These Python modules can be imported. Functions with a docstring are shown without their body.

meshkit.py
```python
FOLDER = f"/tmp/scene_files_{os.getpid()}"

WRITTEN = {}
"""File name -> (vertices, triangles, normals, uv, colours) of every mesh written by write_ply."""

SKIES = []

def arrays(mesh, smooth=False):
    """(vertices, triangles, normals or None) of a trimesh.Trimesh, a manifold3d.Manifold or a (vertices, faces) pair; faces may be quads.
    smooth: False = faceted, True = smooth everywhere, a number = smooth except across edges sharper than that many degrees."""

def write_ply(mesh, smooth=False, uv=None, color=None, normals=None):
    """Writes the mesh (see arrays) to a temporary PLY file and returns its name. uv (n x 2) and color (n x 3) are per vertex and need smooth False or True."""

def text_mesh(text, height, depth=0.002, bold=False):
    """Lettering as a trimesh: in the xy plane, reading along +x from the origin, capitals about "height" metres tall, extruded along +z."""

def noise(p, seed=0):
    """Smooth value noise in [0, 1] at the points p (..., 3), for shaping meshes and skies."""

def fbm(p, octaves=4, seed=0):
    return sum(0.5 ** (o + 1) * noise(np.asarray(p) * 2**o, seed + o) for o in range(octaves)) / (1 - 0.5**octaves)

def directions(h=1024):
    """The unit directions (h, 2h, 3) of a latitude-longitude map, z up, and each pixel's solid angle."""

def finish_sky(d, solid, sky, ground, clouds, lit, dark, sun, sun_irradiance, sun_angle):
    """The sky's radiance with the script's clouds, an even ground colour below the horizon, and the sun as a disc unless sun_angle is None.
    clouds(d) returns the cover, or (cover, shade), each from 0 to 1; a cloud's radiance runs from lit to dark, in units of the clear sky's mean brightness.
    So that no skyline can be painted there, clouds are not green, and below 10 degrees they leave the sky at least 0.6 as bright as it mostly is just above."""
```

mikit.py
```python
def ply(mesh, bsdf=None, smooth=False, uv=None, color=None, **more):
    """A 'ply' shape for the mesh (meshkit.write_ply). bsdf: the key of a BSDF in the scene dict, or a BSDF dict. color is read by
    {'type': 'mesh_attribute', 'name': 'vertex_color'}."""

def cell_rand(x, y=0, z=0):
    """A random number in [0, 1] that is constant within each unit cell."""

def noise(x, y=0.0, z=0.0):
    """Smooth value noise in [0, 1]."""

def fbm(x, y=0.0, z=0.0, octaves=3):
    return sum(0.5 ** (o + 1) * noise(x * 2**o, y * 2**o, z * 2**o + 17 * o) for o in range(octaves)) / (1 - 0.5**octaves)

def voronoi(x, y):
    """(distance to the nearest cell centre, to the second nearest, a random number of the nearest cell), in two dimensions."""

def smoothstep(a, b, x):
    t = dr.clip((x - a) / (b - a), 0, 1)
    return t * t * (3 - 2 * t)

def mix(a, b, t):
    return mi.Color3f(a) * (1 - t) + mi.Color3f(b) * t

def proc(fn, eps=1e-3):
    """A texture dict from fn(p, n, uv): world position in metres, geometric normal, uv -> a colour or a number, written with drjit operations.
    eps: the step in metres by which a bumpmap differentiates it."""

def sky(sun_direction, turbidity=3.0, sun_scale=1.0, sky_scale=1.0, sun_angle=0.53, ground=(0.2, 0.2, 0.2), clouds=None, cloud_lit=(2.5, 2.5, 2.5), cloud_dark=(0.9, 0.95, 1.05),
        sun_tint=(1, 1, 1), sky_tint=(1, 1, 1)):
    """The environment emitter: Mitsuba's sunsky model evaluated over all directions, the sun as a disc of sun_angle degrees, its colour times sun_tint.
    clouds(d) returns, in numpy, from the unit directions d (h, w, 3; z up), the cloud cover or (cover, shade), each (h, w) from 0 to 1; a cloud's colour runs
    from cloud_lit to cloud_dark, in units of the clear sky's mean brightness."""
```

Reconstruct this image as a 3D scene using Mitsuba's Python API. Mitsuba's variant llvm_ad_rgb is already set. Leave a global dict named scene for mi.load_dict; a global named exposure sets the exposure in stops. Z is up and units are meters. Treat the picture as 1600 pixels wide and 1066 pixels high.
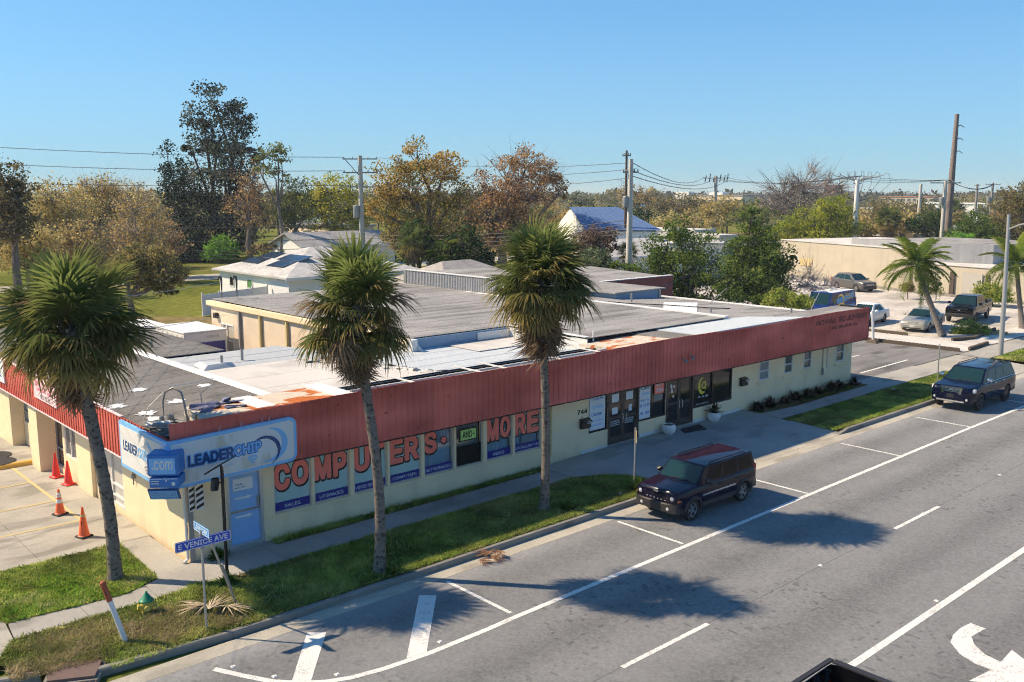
import math, random
import numpy as np, trimesh, mitsuba as mi, drjit as dr
import manifold3d as m3
from shapely import affinity, union_all
from shapely.geometry import Polygon, LineString, Point, box as sbox
import mikit, meshkit
from mikit import proc, noise, fbm, smoothstep, mix, cell_rand, voronoi

scene, labels = {'type': 'scene'}, {}
rnd = random.Random(7)
T = mi.ScalarTransform4f

# ---------------------------------------------------------------- camera, sky, exposure
VIEW = np.array([0.66197835, 0.7329159, -0.15690426])
EYE = [0.0, 0.0, 9.85]
scene['camera'] = {'type': 'perspective', 'fov': 57.64, 'fov_axis': 'x', 'near_clip': 0.5, 'far_clip': 4000.0,
                   'to_world': T().look_at(origin=EYE, target=list(np.array(EYE) + VIEW), up=[0, 0, 1])}
SUN_AZ, SUN_EL = math.radians(129.5), math.radians(43.0)
SUN = [math.cos(SUN_AZ) * math.cos(SUN_EL), math.sin(SUN_AZ) * math.cos(SUN_EL), math.sin(SUN_EL)]
def horizon_haze(d):          # pale haze all round the horizon, thinning upwards
    el = np.degrees(np.arcsin(np.clip(d[..., 2], 0, 1)))
    return 0.78 * np.exp(-el / 7.5), np.zeros_like(el)
scene['sky'] = mikit.sky(SUN, turbidity=3.4, sky_scale=0.94, sky_tint=(0.40, 0.77, 1.0), sun_tint=(1.0, 0.98, 0.955), clouds=horizon_haze, cloud_lit=(1.25, 1.95, 2.2))
exposure = 2.33

# ---------------------------------------------------------------- helpers: keys and labels
used = set()

def key_of(name, parent=None):
    base = f'{parent}__{name}' if parent else name
    k, n = base, 0
    while k in used:
        n += 1
        k = f'{base}_{n:03d}'
    used.add(k)
    return k

def tag(k, label=None, cat=None, group=None, kind=None):
    d = {a: b for a, b in (('label', label), ('category', cat), ('group', group), ('kind', kind)) if b}
    if d:
        labels[k] = d
    return k

def thing(name, label, cat, group=None, kind=None):
    return tag(key_of(name), label, cat, group, kind)

def put(name, mesh, m, parent=None, smooth=False, label=None, cat=None, group=None, kind=None, color=None):
    k = key_of(name, parent)
    if isinstance(mesh, list):
        mesh = cat_(mesh)
    scene[k] = mikit.ply(mesh, m, smooth=smooth, **({} if color is None else {'color': color}))
    return tag(k, label, cat, group, kind)

def copy_of(name, shape, parent=None, to_world=None, label=None, cat=None, group=None, kind=None):
    k = key_of(name, parent)
    scene[k] = {**shape, **({} if to_world is None else {'to_world': T(to_world)})}
    return tag(k, label, cat, group, kind)

# ---------------------------------------------------------------- helpers: meshes
def mesh_(v, f):
    v, f = np.asarray(v, float), np.asarray(f, int)
    if f.shape[1] == 4:
        f = np.vstack([f[:, [0, 1, 2]], f[:, [0, 2, 3]]])
    return trimesh.Trimesh(v, f, process=False)

def cat_(ms):
    vs, fs, n = [], [], 0
    for m in ms:
        vs.append(np.asarray(m.vertices)); fs.append(np.asarray(m.faces) + n); n += len(vs[-1])
    return trimesh.Trimesh(np.vstack(vs), np.vstack(fs), process=False)

CV = np.array([[x, y, z] for x in (0, 1) for y in (0, 1) for z in (0, 1)], float)
CF = np.array([[0, 1, 3], [0, 3, 2], [4, 6, 7], [4, 7, 5], [0, 4, 5], [0, 5, 1], [2, 3, 7], [2, 7, 6], [0, 2, 6], [0, 6, 4], [1, 5, 7], [1, 7, 3]])

def box(x0, x1, y0, y1, z0, z1):
    a, b = np.array([min(x0, x1), min(y0, y1), min(z0, z1)]), np.array([max(x0, x1), max(y0, y1), max(z0, z1)])
    return trimesh.Trimesh(a + CV * (b - a), CF, process=False)

def cbox(x0, x1, y0, y1, z0, z1, c=0.01):
    """A box with chamfered edges."""
    x0, x1, y0, y1, z0, z1 = min(x0, x1), max(x0, x1), min(y0, y1), max(y0, y1), min(z0, z1), max(z0, z1)
    pts = []
    for sx in (0, 1):
        for sy in (0, 1):
            for sz in (0, 1):
                p = np.array([(x0, x1)[sx], (y0, y1)[sy], (z0, z1)[sz]])
                d = c * np.array([1 - 2 * sx, 1 - 2 * sy, 1 - 2 * sz])
                for k in range(3):
                    q = p.copy()
                    for j in range(3):
                        if j != k:
                            q[j] += d[j]
                    pts.append(q)
    return hull(pts)

def hull(pts):
    m = m3.Manifold.hull_points(np.asarray(pts, float)).to_mesh()
    return trimesh.Trimesh(np.array(m.vert_properties[:, :3], float), np.array(m.tri_verts), process=False)

def man(mesh):
    return m3.Manifold(m3.Mesh(np.asarray(mesh.vertices, np.float32), np.asarray(mesh.faces, np.uint32)))

def tri(m):
    m = m.to_mesh()
    return trimesh.Trimesh(np.array(m.vert_properties[:, :3], float), np.array(m.tri_verts), process=False)

def tube(points, radii, sides=6, cap=True):
    p = np.asarray(points, float)
    r = np.broadcast_to(np.asarray(radii, float), (len(p),))
    t = np.gradient(p, axis=0)
    t /= np.linalg.norm(t, axis=1, keepdims=True) + 1e-12
    ref = np.array([0, 0, 1.0]) if abs(t.mean(0)[2]) < 0.85 * np.linalg.norm(t.mean(0)) else np.array([1.0, 0.13, 0])
    a = np.cross(t, ref); a /= np.linalg.norm(a, axis=1, keepdims=True) + 1e-12
    b = np.cross(t, a)
    ang = np.arange(sides) * 2 * np.pi / sides
    v = (p[:, None] + r[:, None, None] * (np.cos(ang)[None, :, None] * a[:, None] + np.sin(ang)[None, :, None] * b[:, None])).reshape(-1, 3)
    i, j = np.meshgrid(np.arange(len(p) - 1), np.arange(sides), indexing='ij')
    q = np.stack([i * sides + j, i * sides + (j + 1) % sides, (i + 1) * sides + (j + 1) % sides, (i + 1) * sides + j], -1).reshape(-1, 4)
    f = np.vstack([q[:, [0, 2, 1]], q[:, [0, 3, 2]]])
    if cap:
        n = len(v)
        v = np.vstack([v, p[:1], p[-1:]])
        k = np.arange(sides)
        f = np.vstack([f, np.stack([k * 0 + n, k, (k + 1) % sides], 1), np.stack([k * 0 + n + 1, (k + 1) % sides + n - sides, k + n - sides], 1)])
    return trimesh.Trimesh(v, f, process=False)

def lathe(profile, sides=20, at=(0, 0, 0)):
    """Profile of (radius, z), turned about z."""
    pr = np.asarray(profile, float)
    ang = np.arange(sides) * 2 * np.pi / sides
    v = np.stack([pr[:, None, 0] * np.cos(ang), pr[:, None, 0] * np.sin(ang), np.broadcast_to(pr[:, 1:2], (len(pr), sides))], -1).reshape(-1, 3) + np.asarray(at)
    i, j = np.meshgrid(np.arange(len(pr) - 1), np.arange(sides), indexing='ij')
    q = np.stack([i * sides + j, i * sides + (j + 1) % sides, (i + 1) * sides + (j + 1) % sides, (i + 1) * sides + j], -1).reshape(-1, 4)
    return mesh_(v, q)

def frame(o, u, v):
    """4x4 of a plane: u across, v up, the third axis out of the plane (u x v)."""
    m = np.eye(4)
    m[:3, 0], m[:3, 1], m[:3, 2], m[:3, 3] = u, v, np.cross(u, v), o
    return m

def xf(mesh, m):
    m = np.asarray(m, float)
    v = np.asarray(mesh.vertices) @ m[:3, :3].T + m[:3, 3]
    f = np.asarray(mesh.faces)
    return trimesh.Trimesh(v, f[:, ::-1] if np.linalg.det(m[:3, :3]) < 0 else f, process=False)

def prism(poly, depth, m=None, z0=0.0):
    """A shapely polygon extruded by depth, then placed by the matrix m."""
    out = []
    for g in getattr(poly, 'geoms', [poly]):
        if g.area > 1e-9:
            e = trimesh.creation.extrude_polygon(g, depth, engine='earcut')
            e.vertices = e.vertices + [0, 0, z0]
            out.append(e)
    e = cat_(out)
    return e if m is None else xf(e, m)

def sheet(poly, z):
    """A flat sheet facing up at height z (z may be a function of x and y arrays)."""
    vs, fs, n = [], [], 0
    for g in getattr(poly, 'geoms', [poly]):
        v, f = trimesh.creation.triangulate_polygon(g, engine='earcut')
        vs.append(v); fs.append(f + n); n += len(v)
    v, f = np.vstack(vs), np.vstack(fs)
    z = z(v[:, 0], v[:, 1]) if callable(z) else np.full(len(v), z)
    m = trimesh.Trimesh(np.column_stack([v, z]), f, process=False)
    bad = np.cross(m.vertices[f[:, 1]] - m.vertices[f[:, 0]], m.vertices[f[:, 2]] - m.vertices[f[:, 0]])[:, 2] < 0
    f[bad] = f[bad][:, ::-1]
    return trimesh.Trimesh(m.vertices, f, process=False)

def quadplate(p0, p1, p2, p3, t):
    """A plate of thickness t along the normal (p1-p0) x (p3-p0); p = outer corners counter-clockwise, grown outwards."""
    p = np.array([p0, p1, p2, p3], float)
    n = np.cross(p[1] - p[0], p[3] - p[0]); n /= np.linalg.norm(n)
    v = np.vstack([p, p + n * t])
    f = [[3, 2, 1, 0], [4, 5, 6, 7], [0, 1, 5, 4], [1, 2, 6, 5], [2, 3, 7, 6], [3, 0, 4, 7]]
    return mesh_(v, f)

_letters = {}
def letters(text, bold=False):
    """The outline of a text as a shapely shape, capitals 1 high, left end at 0."""
    if (text, bold) not in _letters:
        m = meshkit.text_mesh(text, 1.0, 0.01, bold)
        v, f = np.asarray(m.vertices), np.asarray(m.faces)
        top = f[(v[f][:, :, 2] > 0.005).all(1)]
        s = union_all([Polygon(v[t][:, :2]).buffer(0.002) for t in top])
        _letters[(text, bold)] = affinity.translate(s, -s.bounds[0], 0)
    return _letters[(text, bold)]

def fit(shape, x0, x1, y0, y1):
    a = shape.bounds
    s = affinity.scale(shape, (x1 - x0) / (a[2] - a[0]), (y1 - y0) / (a[3] - a[1]), origin=(a[0], a[1]))
    return affinity.translate(s, x0 - a[0], y0 - a[1])

def line_text(text, x0, y0, h, w=None, bold=False):
    s = letters(text, bold)
    w = w or (s.bounds[2] - s.bounds[0]) * h
    return fit(s, x0, x0 + w, y0, y0 + h)

def scribble(x0, x1, y0, y1, seed=0):
    """Marks that read as lettering too small to make out."""
    r, out, x = random.Random(seed), [], x0
    while x < x1:
        w = r.uniform(0.5, 1.0) * (y1 - y0)
        if r.random() > 0.12:
            k = r.random()
            out.append(sbox(x, y0, x + w * 0.25, y1))
            if k < 0.7: out.append(sbox(x, y0 if k < 0.35 else (y0 + y1) / 2, x + w * 0.8, (y0 if k < 0.35 else (y0 + y1) / 2) + 0.22 * (y1 - y0)))
            if k > 0.3: out.append(sbox(x + w * 0.55, y0, x + w * 0.8, y1))
        x += w
    return union_all(out).intersection(sbox(x0, y0, x1, y1))

# ---------------------------------------------------------------- materials
def rgb(c):
    return {'type': 'rgb', 'value': [float(x) for x in c]}

def plastic(name, c, rough=0.5, spec=0.5, metallic=0.0, clearcoat=0.0, two=True):
    b = {'type': 'principled', 'base_color': c if isinstance(c, dict) else rgb(c), 'roughness': rough, 'specular': spec, 'metallic': metallic}
    if clearcoat:
        b |= {'clearcoat': clearcoat, 'clearcoat_gloss': 0.95}
    scene[name] = {'type': 'twosided', 'bsdf': b} if two else b
    return name

def matte(name, c):
    scene[name] = {'type': 'twosided', 'bsdf': {'type': 'diffuse', 'reflectance': c if isinstance(c, dict) else rgb(c)}}
    return name

def c3(a):
    return mi.Color3f(*[float(x) for x in a])

def asphalt_fn(p, n, uv):
    speck = noise(p.x * 21, p.y * 21)
    fine = noise(p.x * 15, p.y * 15, 3.0)
    big = fbm(p.x * 0.35, p.y * 1.1, 2.0, octaves=3)
    patch = fbm(p.x * 1.3, p.y * 1.3, 7.0, octaves=2)
    # wheel tracks along the lanes (3.35 m wide) and a seam along the lane joint
    lane = (p.y - 8.75) / 3.33
    fr = lane - dr.floor(lane)
    track = dr.exp(-dr.square((fr - 0.5) / 0.17))
    v = 0.20 + 0.045 * (speck - 0.5) + 0.035 * (fine - 0.5) + 0.035 * (big - 0.5) + 0.02 * (patch - 0.5) - 0.045 * track * (0.5 + 0.9 * big)
    seam = smoothstep(0.035, 0.0, dr.abs(p.y - 12.02 + 0.05 * noise(p.x * 0.7, 4.0)))
    v = v * (1 - 0.3 * seam)
    spot = smoothstep(0.80, 0.86, noise(p.x * 8.1, p.y * 8.1, 9.0)) * smoothstep(0.5, 0.75, noise(p.x * 0.4, p.y * 0.6, 5.0))
    crack = smoothstep(0.03, 0.0, dr.abs(fbm(p.x * 0.55, p.y * 0.55, 3.3, octaves=3) - 0.5)) * smoothstep(0.55, 0.7, noise(p.x * 0.13, p.y * 0.2, 1.0))
    v = v * (1 - 0.3 * spot) * (1 - 0.10 * crack)
    edge = smoothstep(16.4, 18.4, p.y) * (0.4 + 0.6 * noise(p.x * 0.6, p.y * 2, 8.0))
    v = v + 0.075 * edge
    return mi.Color3f(v * 0.93, v * 0.945, v * 0.95)

def lot_asphalt_fn(p, n, uv):
    v = 0.15 + 0.05 * (fbm(p.x * 0.5, p.y * 2.2, octaves=3) - 0.5) * 2 + 0.03 * (noise(p.x * 22, p.y * 22) - 0.5)
    st = smoothstep(0.62, 0.8, fbm(p.x * 0.35, p.y * 0.9, 5.0))
    v = v * (1 - 0.4 * st)
    return mi.Color3f(v, v * 0.97, v * 0.94)

def concrete_fn(base, warm, stain):
    def fn(p, n, uv):
        g = fbm(p.x * 0.9, p.y * 0.9, p.z, octaves=4)
        s = noise(p.x * 26, p.y * 26, p.z * 26)
        d = smoothstep(0.56, 0.78, fbm(p.x * 0.6 + 9, p.y * 1.7, 3.0))
        v = base * (1 + 0.5 * (g - 0.5) + 0.16 * (s - 0.5)) * (1 - stain * d)
        return mi.Color3f(v, v * (0.985 - 0.03 * warm), v * (0.95 - 0.12 * warm))
    return fn

def stucco_fn(c, dirt=0.12):
    c = np.array(c, float)
    def fn(p, n, uv):
        g = fbm(p.x * 1.1, p.y * 1.1, p.z * 1.1, octaves=3)
        low = smoothstep(0.55, 0.15, p.z + 0.35 * (noise(p.x * 1.5, p.y * 1.5) - 0.5))
        run = smoothstep(0.6, 0.85, noise(p.x * 3.1, p.y * 3.1, p.z * 0.35))
        k = (1 + 0.16 * (g - 0.5) + 0.08 * (noise(p.x * 30, p.y * 30, p.z * 30) - 0.5)) * (1 - dirt * run) * (1 - 0.12 * low)
        return mi.Color3f(*[float(x) for x in c]) * k
    return fn

def fascia_fn(p, n, uv):
    w = fbm(p.x * 0.45, p.y * 0.45, p.z * 1.2, octaves=3)
    r = noise(p.x * 2.3, p.y * 2.3, p.z * 0.4)
    sheet_ = cell_rand(dr.floor((p.x - 8.75) / 0.92), dr.floor(p.y / 0.92 + 0.3), 4.0)
    k = (0.78 + 0.5 * (w - 0.5) + 0.18 * (r - 0.5)) * (0.9 + 0.2 * sheet_)
    a = mix((0.76, 0.175, 0.13), (0.78, 0.22, 0.17), dr.clip(w * 1.6 - 0.3, 0, 1))
    dark = smoothstep(0.86, 0.93, noise(p.x * 6.1, p.y * 6.1, p.z * 6.1))
    return a * k * (1 - 0.55 * dark)

def roof_fn(p, n, uv):
    g = fbm(p.x * 0.5, p.y * 0.5, 1.0, octaves=4)
    s = noise(p.x * 24, p.y * 24)
    st = smoothstep(0.5, 0.75, fbm(p.x * 0.25, p.y * 1.4, 6.0))
    v = 0.31 * (1 + 0.5 * (g - 0.5) + 0.25 * (s - 0.5)) * (1 - 0.3 * st)
    return mi.Color3f(v, v * 0.985, v * 0.96)

def dark_roof_fn(p, n, uv):
    g = fbm(p.x * 0.7, p.y * 0.7, 1.0, octaves=4)
    s = noise(p.x * 20, p.y * 20)
    st = smoothstep(0.5, 0.75, fbm(p.x * 1.8, p.y * 0.4, 6.0))
    v = 0.19 * (1 + 0.55 * (g - 0.5) + 0.3 * (s - 0.5)) * (1 - 0.22 * st)
    return mi.Color3f(v, v * 0.97, v * 0.93)

def white_roof_fn(p, n, uv):
    g = fbm(p.x * 0.6, p.y * 0.6, 2.0, octaves=4)
    st = smoothstep(0.52, 0.8, fbm(p.x * 0.9, p.y * 0.45, 8.0))
    v = 0.60 * (1 + 0.2 * (g - 0.5)) * (1 - 0.2 * st)
    return mi.Color3f(v, v * 0.96, v * 0.90)

def rust_fn(p, n, uv):
    g = fbm(p.x * 1.6, p.y * 2.4, p.z, octaves=4) + 0.07 * smoothstep(12.0, 13.6, p.x) * smoothstep(20.0, 14.0, p.x)
    d = noise(p.x * 14, p.y * 14, p.z * 9)
    t = smoothstep(0.52, 0.58, g)
    return mix((0.58, 0.51, 0.42), (0.46, 0.15, 0.055), t) * (0.85 + 0.3 * d)

def soil_fn(p, n, uv):
    g = fbm(p.x * 0.9, p.y * 0.9, octaves=3)
    d = smoothstep(0.46, 0.66, fbm(p.x * 0.45 + 3, p.y * 0.45, 4.0))
    a = mix((0.045, 0.062, 0.014), (0.10, 0.105, 0.028), g)
    return mix(a, (0.16, 0.125, 0.07), d * 0.7) * (0.75 + 0.5 * noise(p.x * 14, p.y * 14))

def field_fn(p, n, uv):
    g = fbm(p.x * 0.13, p.y * 0.13, octaves=4)
    d = smoothstep(0.52, 0.64, fbm(p.x * 0.06 + 3, p.y * 0.06, 4.0))
    a = mix((0.075, 0.105, 0.022), (0.19, 0.19, 0.045), g)
    return mix(a, (0.24, 0.17, 0.095), d * 0.7) * (0.75 + 0.5 * noise(p.x * 3, p.y * 3))

def shell_fn(p, n, uv):
    g = fbm(p.x * 0.5, p.y * 0.5, octaves=4)
    s = noise(p.x * 5, p.y * 5)
    t = smoothstep(0.5, 0.7, fbm(p.x * 0.2, p.y * 0.7, 3.0))
    v = 0.52 * (1 + 0.4 * (g - 0.5) + 0.25 * (s - 0.5)) * (1 - 0.22 * t)
    return mi.Color3f(v, v * 0.93, v * 0.84)

def bark_fn(p, n, uv):
    g = noise(p.x * 9, p.y * 9, p.z * 16)
    h = noise(p.x * 22, p.y * 22, p.z * 34)
    ring = noise(p.x * 2, p.y * 2, p.z * 9)
    v = 0.19 * (0.55 + 0.45 * g + 0.35 * h + 0.25 * (ring - 0.5))
    dark = smoothstep(0.62, 0.74, noise(p.x * 13, p.y * 13, p.z * 15 + 5))
    v = v * (1 - 0.6 * dark)
    return mi.Color3f(v, v * 0.87, v * 0.74)

def shingle_fn(base):
    base = np.array(base, float)
    def fn(p, n, uv):
        k = cell_rand(p.x * 3 + 0.5 * dr.floor(p.z * 9), p.y * 3, p.z * 9)
        g = fbm(p.x * 0.8, p.y * 0.8, octaves=3)
        return mi.Color3f(*[float(x) for x in base]) * (0.8 + 0.22 * k + 0.4 * (g - 0.3))
    return fn

plastic('asphalt', proc(asphalt_fn), 0.85, 0.3)
plastic('lot_asphalt', proc(lot_asphalt_fn), 0.85, 0.3)
matte('concrete', proc(concrete_fn(0.36, 0.5, 0.22)))
matte('lot_concrete', proc(concrete_fn(0.40, 1.0, 0.30)))
matte('kerb_concrete', proc(concrete_fn(0.25, 0.8, 0.45)))
matte('gutter_concrete', proc(concrete_fn(0.42, 1.2, 0.25)))
matte('cream_stucco', proc(stucco_fn((0.86, 0.69, 0.445), 0.07)))
matte('cream_wall', proc(stucco_fn((0.72, 0.59, 0.44), 0.08)))
matte('tan_stucco', proc(stucco_fn((0.48, 0.43, 0.335), 0.08)))
matte('fascia_red', proc(fascia_fn))
matte('roof_grey', proc(roof_fn))
matte('roof_dark', proc(dark_roof_fn))
matte('roof_white', proc(white_roof_fn))
matte('rust_tin', proc(rust_fn))
matte('soil', proc(soil_fn))
matte('field', proc(field_fn))
matte('shell', proc(shell_fn))
matte('bark', proc(bark_fn))
matte('shingle_grey', proc(shingle_fn((0.34, 0.34, 0.34))))
matte('leaf_paint', {'type': 'mesh_attribute', 'name': 'vertex_color'})
scene['leaf'] = {'type': 'principledthin', 'base_color': {'type': 'mesh_attribute', 'name': 'vertex_color'}, 'roughness': 0.55, 'diff_trans': 0.95, 'spec_trans': 0.0, 'eta': 1.35}
def road_paint_fn(p, n, uv):
    w = noise(p.x * 30, p.y * 30) * 0.5 + fbm(p.x * 2.5, p.y * 2.5, octaves=3) * 0.5
    return mix((0.70, 0.69, 0.66), (0.40, 0.39, 0.37), 0.75 * smoothstep(0.56, 0.78, w))
matte('road_paint', proc(road_paint_fn))
plastic('white_paint', (0.66, 0.66, 0.64), 0.5)
plastic('dull_white', (0.62, 0.61, 0.58), 0.6)
plastic('yellow_paint', (0.60, 0.38, 0.08), 0.6)
plastic('faded_yellow', (0.56, 0.44, 0.20), 0.7)
plastic('black_paint', (0.012, 0.012, 0.014), 0.35)
plastic('soft_black', (0.02, 0.02, 0.022), 0.8)
plastic('rubber', (0.018, 0.018, 0.018), 0.75)
plastic('bronze_frame', (0.055, 0.042, 0.032), 0.4)
plastic('grey_metal', (0.30, 0.30, 0.29), 0.45, 0.5, 0.4)
plastic('galvanised', (0.42, 0.42, 0.40), 0.45, 0.5, 0.5)
plastic('aluminium', (0.60, 0.61, 0.61), 0.35, 0.5, 0.7)
plastic('chrome', (0.80, 0.80, 0.80), 0.12, 0.5, 1.0)
plastic('window_dark', (0.012, 0.013, 0.015), 0.04, 0.6)
plastic('window_grey', (0.10, 0.115, 0.12), 0.06, 0.6)
plastic('blind_grey', (0.22, 0.26, 0.27), 0.25)
plastic('coral', (0.94, 0.20, 0.14), 0.5)
plastic('sign_black', (0.010, 0.006, 0.008), 0.5)
plastic('royal_blue', (0.012, 0.018, 0.20), 0.4)
plastic('teal_vinyl', (0.36, 0.52, 0.50), 0.45)
plastic('sign_white', (0.66, 0.70, 0.72), 0.5)
plastic('sky_blue', (0.19, 0.46, 0.78), 0.45)
plastic('mid_blue', (0.035, 0.17, 0.46), 0.45)
plastic('navy_blue', (0.015, 0.065, 0.20), 0.45)
plastic('street_blue', (0.012, 0.055, 0.42), 0.4)
plastic('street_cyan', (0.035, 0.27, 0.60), 0.4)
plastic('orange_plastic', (0.82, 0.13, 0.035), 0.5)
plastic('cone_red', (0.72, 0.028, 0.022), 0.5)
plastic('green_paint', (0.012, 0.20, 0.10), 0.45)
plastic('pine_wood', (0.34, 0.28, 0.22), 0.8)
plastic('grey_wood', (0.25, 0.24, 0.225), 0.8)
plastic('brown_bark', (0.085, 0.065, 0.048), 0.9)
plastic('grey_bark', (0.16, 0.14, 0.125), 0.9)
plastic('orange_mark', (0.36, 0.075, 0.03), 0.6)
plastic('lime', (0.45, 0.72, 0.20), 0.5)
plastic('pink', (0.70, 0.24, 0.29), 0.6)
plastic('pale_pink', (0.78, 0.56, 0.57), 0.6)
plastic('yellow_sign', (0.62, 0.52, 0.05), 0.5)
plastic('wire', (0.06, 0.06, 0.06), 0.6)
plastic('blue_metal', (0.10, 0.16, 0.30), 0.4)
plastic('pale_blue_roof', (0.42, 0.455, 0.47), 0.75)
plastic('step_blue', (0.20, 0.30, 0.42), 0.6)
scene['clear_pane'] = {'type': 'thindielectric', 'int_ior': 1.5}
plastic('pane_pale', (0.42, 0.40, 0.36), 0.08)
matte('shed_grey', proc(lambda p, n, uv: mix((0.40, 0.41, 0.42), (0.27, 0.27, 0.28), fbm(p.x * 0.7, p.y * 3.5, p.z * 0.3))))
plastic('plain_red', (0.22, 0.045, 0.035), 0.6)
plastic('white_wall', (0.72, 0.72, 0.70), 0.7)
plastic('green_pane', (0.10, 0.24, 0.10), 0.2)
matte('shingle_pale', proc(shingle_fn((0.50, 0.49, 0.47))))
matte('shingle_warm', proc(shingle_fn((0.40, 0.37, 0.34))))
plastic('terracotta', (0.42, 0.17, 0.09), 0.8)
plastic('brick', (0.32, 0.15, 0.10), 0.8)
plastic('pole_pale', (0.48, 0.45, 0.40), 0.7)
plastic('weathered_steel', (0.20, 0.155, 0.135), 0.7)
# ---------------------------------------------------------------- the setting: ground, road, kerb, pavements, lots
def struct(name, mesh, m, parent=None, **k):
    return put(name, mesh, m, parent, kind=None if parent else 'structure', **k)

struct('ground', sheet(sbox(-900, -700, 2600, 2600), -0.04), 'field')
struct('road', sheet(sbox(-80, -40, 900, 18.12), 0.0), 'asphalt')
struct('gutter', sheet(sbox(-20, 18.12, 300, 18.62), 0.004), 'gutter_concrete')
struct('live_oak_street', sheet(Polygon([(-40, 18.62), (-4, 18.62), (-4, 200), (-40, 200)]), 0.0), 'asphalt')
struct('back_street', sheet(Polygon([(-4, 103), (300, 103), (300, 110), (-4, 110)]), 0.0), 'lot_concrete')

paint = tag(key_of('road_marking'), 'white thermoplastic lines, bars and a turn arrow painted on the asphalt road', 'road marking', kind='structure')
Z1 = 0.005
def stripe(name, pts, w, parent=paint, m='road_paint', z=Z1, cap='flat'):
    return put(name, sheet(LineString(pts).buffer(w / 2, cap_style=cap, join_style='round'), z), m, parent)
stripe('parking_line', [(7.55, 17.68), (7.88, 17.01), (8.21, 16.41), (8.61, 15.96), (9.02, 15.66), (9.49, 15.45), (10.2, 15.3), (11.3, 15.2), (12.9, 15.2), (14, 15.24), (25, 15.36), (40, 15.5), (80, 15.55), (200, 15.6)], 0.15)
for x in (13.93, 20.52, 27.2, 33.85, 40.4, 47.1, 53.8, 60.5):
    stripe('stall_line', [(x, 17.92), (x, 15.47)], 0.11)
for a, b, c, d in (((9.84, 17.83), (10.16, 17.54), (8.8, 15.87), (8.51, 16.13)), ((12.9, 17.72), (13.22, 17.43), (11.30, 15.28), (10.80, 15.33))):
    put('hatch_bar', sheet(Polygon([a, b, c, d]), Z1), 'road_paint', paint)
for k in range(-2, 16):
    stripe('lane_dash', [(13.95 + 12.19 * k, 11.99), (16.95 + 12.19 * k, 11.99)], 0.12)
stripe('solid_line', [(-40, 8.79), (300, 8.85)], 0.17)
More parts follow.
